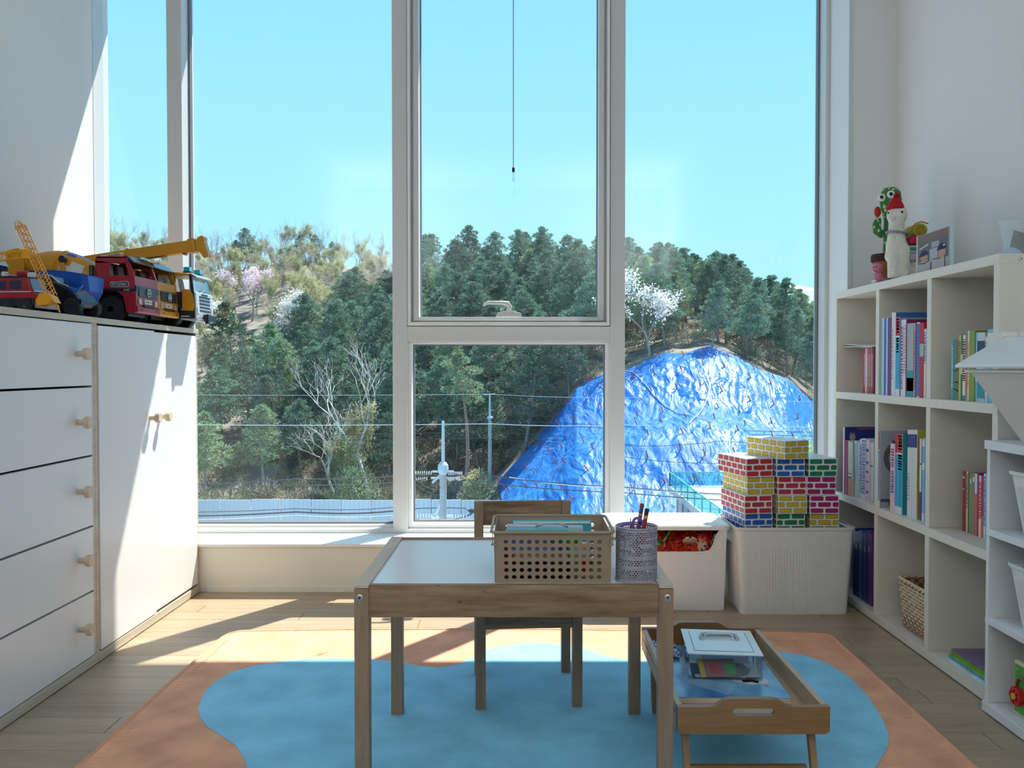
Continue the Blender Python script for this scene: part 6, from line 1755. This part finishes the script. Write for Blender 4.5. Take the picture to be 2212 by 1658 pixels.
def plant(kind, x, y, label, group, scale=1, z=None, cat='tree', rz=None, rot=None):
    L = protos[kind]; k = prt.randrange(len(L)); src = L[k]
    rzz = prt.uniform(0, 6.28) if rz is None else rz
    zz = ground(x, y)-.15 if z is None else z
    if (kind, k) not in used_p:
        used_p.add((kind, k)); r = src; r.location = (x, y, zz); r.rotation_euler = rot or (0,0,rzz); r.scale = (scale,)*3
    else: r = dup(src, (x, y, zz), rzz, scale=scale, rot=rot)
    r['label'] = label
    if group: r['group'] = group
    elif 'group' in r: del r['group']
    r['category'] = cat
    return r
prt = random.Random(99)
def atg(px_, y_): return (px_-1130)/F*y_
clear = []
def plant_at(kind, px_, py_, hc, label, scale):
    d = 66.0
    while d < 190 and ground(atg(px_, d), d)+hc*scale < .88+(792-py_)/F*d: d += .5
    clear.append((px_, d)); print('CLEAR', kind, px_, round(d, 1))
    return plant(kind, atg(px_, d), d, label, None, scale)
LBP = 'dark green pine tree in the dense forest on the hillside'
LBB = 'hazy yellow-green budding tree on the upper left slope'
LBG = 'brownish leafless tree on the ridge of the left hill'
GP, GB_, GR = 'pines of the hillside forest', 'budding trees on the upper slope', 'bare trees on the ridge'
# distinct trees first (each found by its look)
plant_at('cherry', 545, 590, 4.5, 'pale pink cherry tree in full bloom high on the left slope', 1.65)
plant_at('white', 505, 702, 4.0, 'small white blossoming tree low in the left window above the cupboard', 1.25)
plant_at('white', 600, 682, 4.0, 'white blossoming tree among dark pines in the left window', 1.45)
plant_at('white', 1402, 665, 4.2, 'white blossoming tree among the pines above the blue tarp', 1.15)
plant('baredark', atg(465,172), 168, 'leafless grey tree standing alone on the left skyline', None, 1.15)
plant('barepale', atg(805,62), 60, 'tall bare pale tree with forked trunk left of the window post', None, 1.30, z=-9.0, rz=2.0)
plant('barepale', atg(725,61), 61, 'leaning bare pale tree with twigs spread to the left', None, .92, z=-9.0, rot=(0,-.28,1.0))
plant('lonepine', atg(985,63), 63, 'lone pale green pine with bent trunk in the lower middle window', None, 1.0, z=-8.9)
plant('bud', atg(760,60), 62, 'fresh green leafy tree behind the pale bare tree', None, .95, z=-9.2)
tb_ = tree_proto('willow_bush', *decid(51, 6.8, .5, 4, 5200, .045, .9, r0=.07), M_barkm, M_willow)
tb_['label'] = 'yellow-green leafy tree top behind the cardboard brick stack'; tb_.location = (atg(1712,39.5), 39.5, -9.0); tb_.scale = (1.05,)*3
# forest rows
cnt = {'pine':0,'bud':0,'budb':0}
y_ = 66.0
while y_ < 178:
    sp = 4.0 if y_ < 120 else 4.6
    uL, uR = 215, 1800
    x = atg(uL, y_)
    while x < atg(uR, y_):
        px_ = px_of(x, y_)
        R = interp(px_, RD)
        xx = x + prt.uniform(-1.2,1.2); yy = y_ + prt.uniform(-1.6,1.6)
        if yy <= R+3 and not any(abs(px_-cx_) < 2.4/dd_*F and (-13 if cx_ > 900 else -22) < yy-dd_ < 2.5 for cx_, dd_ in clear):
            upper = (px_ < 880 and yy > interp(px_, [(200,80),(420,88),(600,97),(700,108),(860,126)]))
            if px_ < 215: pass
            elif upper:
                kd = 'bud' if prt.random() < .5 else 'budb'
                if yy > R-8 and prt.random() < .35: plant('baredark', xx, yy, LBG, GR, prt.uniform(.8,1.1))
                elif cnt[kd] < 290: cnt[kd] += 1; plant(kd, xx, yy, LBB, GB_, prt.uniform(.7,1.0))
            else:
                if px_ < 430 and prt.random() < .6: pass
                elif cnt['pine'] < 299:
                    s_ = prt.uniform(.75,1.12)
                    s_ *= interp(px_, [(960,1.0),(1300,.92),(1450,.78),(1900,.72)])
                    if yy < 72: s_ *= .85
                    cnt['pine'] += 1
                    plant('pinelight' if prt.random() < .2 else 'pine', xx, yy, LBP, GP, s_)
        x += sp*prt.uniform(.85,1.15)*(.78 if px_ > 1340 else .80 if px_ < 860 and y_ > 95 else 1)
    y_ += sp*.95
print('PINES', cnt)
# skyline pines of the left ridge
for px_, s_ in ((515,.62),(541,.85),(650,.55),(688,.60),(722,.50),(790,.55)):
    plant('pine', atg(px_,176), 174, 'dark pine standing on the left skyline', 'skyline pines', s_)
# brush on the lower slope
def bush(seed, m, n=420, size=.10, rad=(1.1,1.1,.7)):
    rnd = random.Random(seed); mb = MB(); blades(mb, rnd, (0,0,.35), rad, n, size, .35)
    for k in range(10):
        a = rnd.uniform(0,6.28); mb.tube((0,0,-.2), (math.cos(a)*rad[0]*.7, math.sin(a)*rad[1]*.7, rnd.uniform(.5,1.3)), .02, .008, n=3, caps=False)
    return mb.mesh('shrub', m)
bmesh_ = [bush(61, M_bush), bush(62, M_dry), bush(63, M_bush), bush(64, M_dry)]
LBS = {0:'low dark green shrub under the trees of the hillside', 1:'dry brown shrub on the slope of the hill'}
for k in range(330):
    yy = prt.uniform(57, 76); px_ = prt.uniform(425, 1300)
    if px_ > 1060 and yy < 66: yy = prt.uniform(66, 76)
    if k >= 230: px_ = prt.uniform(1300, 1790); yy = prt.uniform(66, 104)
    x = atg(px_, yy); i = prt.randrange(4)
    o = bpy.data.objects.new('shrub', bmesh_[i]); C.objects.link(o)
    s_ = prt.uniform(.6,1.25); o.location = (x, yy, ground(x, yy)); o.scale = (s_, s_, s_*prt.uniform(.8,1.5)); o.rotation_euler = (0,0,prt.uniform(0,6))
    tag(o, LBS[i % 2], 'shrub', 'shrubs at the foot of the hill')
for px_, yy, s_, lb in ((765,58,1.2,'rounded light green bush at the foot of the leafy tree'),(745,64,1.0,'tall fresh green shrub beside the pale bare tree'),(1035,60,.8,'small yellow-green shrub behind the farther pole')):
    o = bpy.data.objects.new('shrub', bush(70+int(px_), M_bud if px_ > 1000 else M_pinel2, 2400, .10, (1.4,1.4,1.6))); C.objects.link(o)
    o.location = (atg(px_,yy), yy, ground(atg(px_,yy),yy)+.9); o.scale = (s_,)*3; tag(o, lb, 'shrub')

# ------------------------------------------------------------------ blue tarpaulin over the cut slope
M_tarp, tt, tp_ = _new('blue_tarpaulin')
tcn = tt.nodes.new('ShaderNodeTexCoord'); mp_ = tt.nodes.new('ShaderNodeMapping'); mp_.inputs['Scale'].default_value = (1.0, .32, .5); mp_.inputs['Rotation'].default_value = (0,0,.35)
n_ = tt.nodes.new('ShaderNodeTexNoise'); n_.inputs['Scale'].default_value = .8; n_.inputs['Detail'].default_value = 5; n_.inputs['Roughness'].default_value = .5; n_.inputs['Distortion'].default_value = 1.6
tt.links.new(tcn.outputs['Object'], mp_.inputs[0]); tt.links.new(mp_.outputs[0], n_.inputs['Vector'])
b1_ = tt.nodes.new('ShaderNodeBump'); b1_.inputs['Strength'].default_value = 1.0; b1_.inputs['Distance'].default_value = .34
tt.links.new(n_.outputs['Fac'], b1_.inputs['Height'])
vw = tt.nodes.new('ShaderNodeTexVoronoi'); vw.feature = 'DISTANCE_TO_EDGE'; vw.inputs['Scale'].default_value = .9
mp3 = tt.nodes.new('ShaderNodeMapping'); mp3.inputs['Scale'].default_value = (1.4,.45,.6); mp3.inputs['Rotation'].default_value = (0,0,-.5)
tt.links.new(tcn.outputs['Object'], mp3.inputs[0]); tt.links.new(mp3.outputs[0], vw.inputs['Vector'])
b2_ = tt.nodes.new('ShaderNodeBump'); b2_.inputs['Strength'].default_value = .35; b2_.inputs['Distance'].default_value = .4
tt.links.new(vw.outputs['Distance'], b2_.inputs['Height']); tt.links.new(b1_.outputs[0], b2_.inputs['Normal'])
tt.links.new(b2_.outputs[0], tp_.inputs['Normal'])
tp_.inputs['Base Color'].default_value = (.022,.165,.50,1); tp_.inputs['Roughness'].default_value = .33; tp_.inputs['Specular IOR Level'].default_value = .22
nr = tt.nodes.new('ShaderNodeTexNoise'); nr.inputs['Scale'].default_value = .16; nr.inputs['Detail'].default_value = 3; mr_ = tt.nodes.new('ShaderNodeMapRange'); mr_.inputs['From Min'].default_value = .38; mr_.inputs['From Max'].default_value = .62; mr_.inputs['To Min'].default_value = .28; mr_.inputs['To Max'].default_value = .62
tt.links.new(tcn.outputs['Object'], nr.inputs['Vector']); tt.links.new(nr.outputs['Fac'], mr_.inputs['Value']); tt.links.new(mr_.outputs[0], tp_.inputs['Roughness'])
tarp = thing('tarpaulin', 'huge wrinkled blue tarpaulin pegged over the earth slope outside', 'tarpaulin', (0,0,0))
tm = MB(); NX, NY = 300, 170; idx = {}
def tz_(x, y): 
    w_ = .22*noise.noise(Vector((x*.45, y*.22, 7))) - .16*abs(noise.noise(Vector((x*1.1+y*.45, y*.35, 2)))) - .10*abs(noise.noise(Vector((x*2.3-y*.5, y*.7, 5))))
    return ground(x, y) + .22 + w_
def ybot(px_): return interp(px_, [(1078,61),(1090,50),(1110,44),(1200,40),(1300,38.3),(1990,38.3)])
for i in range(NX+1):
    px_ = 1078 + (1830-1078)*i/NX; yb_ = ybot(px_)
    for j in range(NY+1):
        yy = yb_ + (64.6+.5*math.sin(px_*.05)-yb_)*j/NY; x = atg(px_, yy)
        tm.v.append((x, yy, tz_(x, yy)))
for i in range(NX):
    for j in range(NY):
        a = i*(NY+1)+j; tm.f.append((a, a+NY+1, a+NY+2, a+1)); tm.m.append(0)
tm.build('sheet', M_tarp, tarp, smooth=True)
pgm = MB().tube((0,0,-.05),(0,.0,.40),.035,.03,n=6).tube((0,0,.38),(0,0,.42),.045,.04,n=6).mesh('peg', mat('peg_red', (.62,.05,.03), .5))
np_ = 0
for r_ in range(11):
    yy0 = 39.8 + r_*2.3
    px_ = 1085 + (r_ % 2)*22
    while px_ < 1768:
        yy = yy0+prt.uniform(-.4,.4); pxx = px_+prt.uniform(-8,8)
        if yy > ybot(pxx)+.4 and yy < 64:
            x = atg(pxx, yy)
            o = bpy.data.objects.new('peg', pgm); C.objects.link(o); o.parent = tarp; o.location = (x, yy, tz_(x, yy)); o.rotation_euler = (prt.uniform(.2,.5), prt.uniform(-.7,-.3), 0); np_ += 1
        px_ += 62*40/yy*1.25
# ropes across the sheet
rp_ = MB()
for (a, b, c_) in (((1345,63.6),(1420,56),(1540,52)),((1551,64),(1548,58),(1490,52))):
    pts = []
    for k in range(25):
        t = k/24; p = [(1-t)**2*a[q]+2*t*(1-t)*b[q]+t*t*c_[q] for q in (0,1)]; x = atg(*p); pts.append((x, p[1], tz_(x, p[1])+.08))
    rp_.path(pts, .035, 4)
rp_.build('rope', col((.6,.62,.6),.7), tarp)
print('PEGS', np_)

# ------------------------------------------------------------------ pale site fence
fn = thing('site_fence', 'long pale blue-grey sheet metal site fence along the street', 'fence', (0,0,0))
M_fp = mat('fence_sheet', (.50,.58,.63), .45, objvar=.04, vscale=3)
fd = 47.0; x = atg(215, fd); k = 0
ftop = at(600, 1078, fd).z
while x < atg(1062, fd):
    zt_ = ftop + .12*math.sin(k*1.3)*(1 if k % 5 == 0 else .15) - .0035*k
    pm_ = MB(); pm_.box((0,0,-9),(1.62,.05,zt_)); 
    for q_ in range(6): pm_.box((.1+q_*.26,-.03,-9),(.18+q_*.26,0,zt_-.02))
    o = pm_.build('panel', M_fp, fn); o.location = (x+.02, fd, 0)
    x += 1.66; k += 1
rlb = MB().tube((atg(215,fd),fd+.1,ftop-.5),(atg(1062,fd),fd+.1,ftop-.5),.04,n=6).tube((atg(215,fd),fd+.1,-8),(atg(1062,fd),fd+.1,-8),.04,n=6); rlb.build('rail', M_fp, fn)
pv = MB().box((atg(215,33), 31, -8.94),(atg(1040,33), 45.5, -8.90)).build('pavement', mat('pave_pale', (.50,.55,.62), .7, var=.06, vscale=1)); pv['kind'] = 'structure'

# roof terrace with turquoise mesh fence
rt2 = thing('flat_roof_building', 'flat-roofed grey building below the blue tarpaulin', 'building', (0,0,0))
bx0, bx1, b0, b1__, bz_ = 6.50, 16.0, 27.0, 38.0, -4.45
MB().box((bx0+.35, b0, -9), (bx1, b1__, bz_-.25)).build('wall', mat('bld_wall', (.36,.38,.44), .7, var=.06, vscale=2), rt2)
MB().box((bx0, b0-.3, bz_-.25), (bx1+.3, b1__+.2, bz_)).build('roof_slab', mat('bld_roof', (.40,.46,.50), .6, var=.05, vscale=1), rt2)
mb = MB()
for k in range(9): mb.box((bx0+.30, b0+.6+k*1.25, -9), (bx0+.36, b0+.7+k*1.25, bz_-.3))
mb.build('wall_ribs', mat('bld_rib', (.26,.28,.34), .7), rt2)
M_teal = mat('fence_teal', (.08,.42,.40), .4); M_tealp = glass_pane('teal_mesh', (.45,.85,.80), 1.3, 1.0)
hF = .62
pts = [(bx0+.05, b0), (bx0+.05, b1__), (bx1, b1__)]
for (xa, ya), (xb_, yb_) in ((pts[0], pts[1]), (pts[1], pts[2])):
    L = math.hypot(xb_-xa, yb_-ya); n = int(L/1.25)
    for k in range(n+1):
        f = k/n; MB().tube((xa+(xb_-xa)*f, ya+(yb_-ya)*f, bz_), (xa+(xb_-xa)*f, ya+(yb_-ya)*f, bz_+hF), .028, n=6).build('fence_post', M_teal, rt2)
        if k < n:
            g = (k+1)/n
            MB().add([(xa+(xb_-xa)*f, ya+(yb_-ya)*f, bz_+.04),(xa+(xb_-xa)*g, ya+(yb_-ya)*g, bz_+.04),(xa+(xb_-xa)*g, ya+(yb_-ya)*g, bz_+hF-.03),(xa+(xb_-xa)*f, ya+(yb_-ya)*f, bz_+hF-.03)], [(0,1,2,3)]).build('fence_panel', M_tealp, rt2, solid=.01)
    MB().tube((xa,ya,bz_+hF),(xb_,yb_,bz_+hF),.025,n=6).build('fence_rail', M_teal, rt2)
# traffic cone
tcx = thing('traffic_cone', 'orange traffic cone at the edge of the blue tarpaulin', 'traffic cone', (at(1268,1110,36).x, 36, -8.95))
MB().lathe([(.20,.06),(.05,.85),(.035,.86)], n=16).build('cone_body', col((.85,.12,.04),.4), tcx)
MB().box((-.27,-.27,0),(.27,.27,.06)).build('cone_base', col((.5,.08,.03),.5), tcx)

# ------------------------------------------------------------------ utility poles and lines
M_conc = mat('pole_concrete', (.42,.42,.40), .8, var=.08, vscale=3)
M_pip = mat('pole_pipe', (.50,.58,.62), .4)
M_wire = mat('wire_dark', (.05,.06,.07), .6)
M_ins = mat('insulator_white', (.75,.76,.74), .3)
def pole(label, pxT, pyT, d, pyJ, wpx, taper, pipe=True):
    p = at(pxT, pyT, d); t = thing('utility_pole', label, 'utility pole', (p.x, d, -9))
    zT = p.z+9; zJ = at(pxT, pyJ, d).z+9; r = wpx/2/F*d
    MB().tube((0,0,0),(0,0,zJ), r*1.1, r, n=16).build('shaft', M_conc, t, smooth=False)
    MB().tube((0,0,zJ),(0,0,zT), r*.55*taper, r*.42*taper, n=12).lathe([(r*.5,0),(r*.3,r*.8)], (0,0,zT), 10).build('top_pipe', M_pip, t)
    return t, p
d1 = 39.0
p1, pp1 = pole('nearer grey utility pole with strings of white insulators', 957, 914, d1, 1022, 15, .95)
z = lambda py_, d: at(957, py_, d).z+9
MB().lathe([(.14,0),(.22,.10),(.25,.25),(.23,.45),(.14,.58)], (0,0,z(1025,d1)), 16).build('drum_bracket', M_pip, p1, smooth=False)
MB().tube((-.55,0,z(1032,d1)),(.55,0,z(1032,d1)),.045,n=8).tube((-.5,0,z(1018,d1)),(.5,0,z(1018,d1)),.045,n=8).tube((-.5,-.02,z(1042,d1)),(0,-.02,z(1020,d1)),.06,n=8).build('crossarm', M_pip, p1)
def insul(t, x0, x1, zz, n=9, y_=0):
    for k in range(n):
        x = x0+(x1-x0)*k/(n-1)
        MB().lathe([(.03,-.02),(.085,-.01),(.085,.01),(.03,.02)], (x, y_, zz), 10, axis='x').build('insulator', M_ins, t)
insul(p1, -1.35, -.55, z(1021,d1)); insul(p1, -1.40, -.75, z(1034,d1), 8); insul(p1, .25, .85, z(1022,d1)); insul(p1, .25, .75, z(1034,d1), 7)
MB().path([(-1.4,0,z(1034,d1)),(-1.1,0,z(1052,d1)),(-.5,0,z(1068,d1)),(0,0,z(1070,d1)),(.55,0,z(1052,d1)),(.9,0,z(1036,d1))], .022, 6).path([(-1.3,0,z(1022,d1)),(-1.0,-.1,z(1045,d1)),(-.4,-.1,z(1058,d1)),(-.1,-.1,z(1052,d1))], .02, 6).build('jumper_cable', M_wire, p1)
MB().tube((-.35,0,z(1112,d1)),(-.12,0,z(1090,d1)),.07,n=8).tube((-.5,0,z(1118,d1)),(.4,0,z(1113,d1)),.05,n=8).build('lower_bracket', M_ins, p1)
MB().path([(-1.4,0,z(1098,d1)),(0,0,z(1096,d1)),(1.0,0,z(1097,d1)),(1.15,0,z(1103,d1))], .02, 6).lathe([(.03,0),(.12,.12),(.12,.30),(.03,.42)], (1.15,0,z(1103,d1)), 12, axis='x').path([(1.45,0,z(1103,d1)),(1.2,0,z(1112,d1)),(.95,0,z(1116,d1))], .035, 6).build('lower_cable', M_wire, p1)
insul(p1, -1.3, -.4, z(1113,d1), 8); insul(p1, .3, 1.2, z(1115,d1), 8)
d2 = 60.0
p2, pp2 = pole('farther slim utility pole in the lower middle window', 1058, 852, d2, 905, 7.6, 1.15)
z2 = lambda py_: at(1058, py_, d2).z+9
MB().box((-.35,-.05,z2(912)),(-.12,.05,z2(908))).box((-.30,-.1,z2(916)),(-.14,.1,z2(904))).box((-.30,-.1,z2(952)),(-.14,.1,z2(944))).build('bracket', M_wire, p2)
MB().lathe([(.16,0),(.20,.05),(.20,.12),(.16,.2)], (0,0,z2(905)), 10).build('collar', M_pip, p2)
MB().tube((-.4,0,z2(852)),(.35,0,z2(851)),.03,n=5).build('top_arm', M_pip, p2)
# thin pole by the building
p3 = thing('lamp_post', 'thin pale post beside the turquoise roof fence', 'post', (at(1443,1100,40).x, 40, -9))
MB().tube((0,0,0),(.08,0,at(1443,1050,40).z+9),.045,.035,n=8).build('shaft', M_ins, p3)
MB().box((-.02,-.1,at(1443,1053,40).z+8.9),(.28,.1,at(1443,1050,40).z+9.1)).build('head', M_wire, p3)
wires = [
 # (px,py,d) points, radius, colour, description
 ([(200,914,52),(1060,915,52),(1340,917,52),(1800,921,52)], .020, 1, 'thin pale cable across all windows at mid height'),
 ([(200,942,56),(1058,932,60),(1340,944,56),(1800,948,52)], .018, 0, 'thin dark cable below the pale one'),
 ([(200,950,56),(1058,946,60),(1340,962,56),(1800,968,52)], .018, 0, 'second thin dark cable below the pale one'),
 ([(200,850,62),(1058,851,60),(1380,858,58),(1800,866,58)], .013, 1, 'faint cable touching the top of the farther pole'),
 ([(430,905,60),(1058,903,60),(1200,912,56),(1800,934,50)], .016, 0, 'cable leaving the bracket of the farther pole'),
 ([(430,908,60),(1058,907,60),(1200,918,56),(1800,943,50)], .016, 0, 'second cable leaving the bracket of the farther pole'),
 ([(200,1046,34),(640,1034,36),(925,1021,39)], .020, 0, 'dark power line reaching the nearer pole from the left'),
 ([(200,1056,34),(640,1047,36),(925,1035,39)], .020, 0, 'second dark power line reaching the nearer pole from the left'),
 ([(980,1022,39),(1020,1021,38),(1340,1051,34),(1800,1072,30)], .021, 0, 'dark power line running right from the nearer pole'),
 ([(980,1034,39),(1010,1036,38),(1340,1063,34),(1800,1086,30)], .021, 0, 'second dark power line running right from the nearer pole'),
 ([(1100,1030,38),(1340,1053,34),(1800,1076,30)], .017, 1, 'pale power line below the first one on the right'),
 ([(200,1109,26),(640,1105,27),(900,1098,28)], .024, 0, 'thick dark line low in the left window'),
 ([(200,1100,28),(640,1098,29),(900,1090,30)], .012, 0, 'thin line low in the left window'),
 ([(200,1118,26),(640,1112,27),(900,1107,28)], .012, 1, 'thin pale line low in the left window'),
 ([(700,1130,22),(900,1121,23),(1000,1116,24)], .016, 0, 'dark line at the bottom of the left window'),
 ([(1340,985,40),(1560,1000,38),(1800,1012,36)], .013, 0, 'thin line crossing the tarpaulin behind the bricks'),
 ([(1340,962,40),(1560,952,40),(1800,955,40)], .013, 0, 'thin green-grey line over the tarpaulin right of the window post'),
 ([(1130,943,58),(1340,955,56),(1800,975,52)], .013, 0, 'thin line over the upper tarpaulin'),
]
for pts_, r_, pale, lb in wires:
    P_ = [at(*p) for p in pts_]; out = []
    for a, b in zip(P_, P_[1:]):
        for k in range(10): out.append(a.lerp(b, k/10)+Vector((0,0,-.10*math.sin(PI*k/10))))
    out.append(P_[-1])
    o = MB().path(out, r_, 5).build('power_line', M_ins if pale else M_wire)
    tag(o, lb, 'power line', 'overhead lines outside')
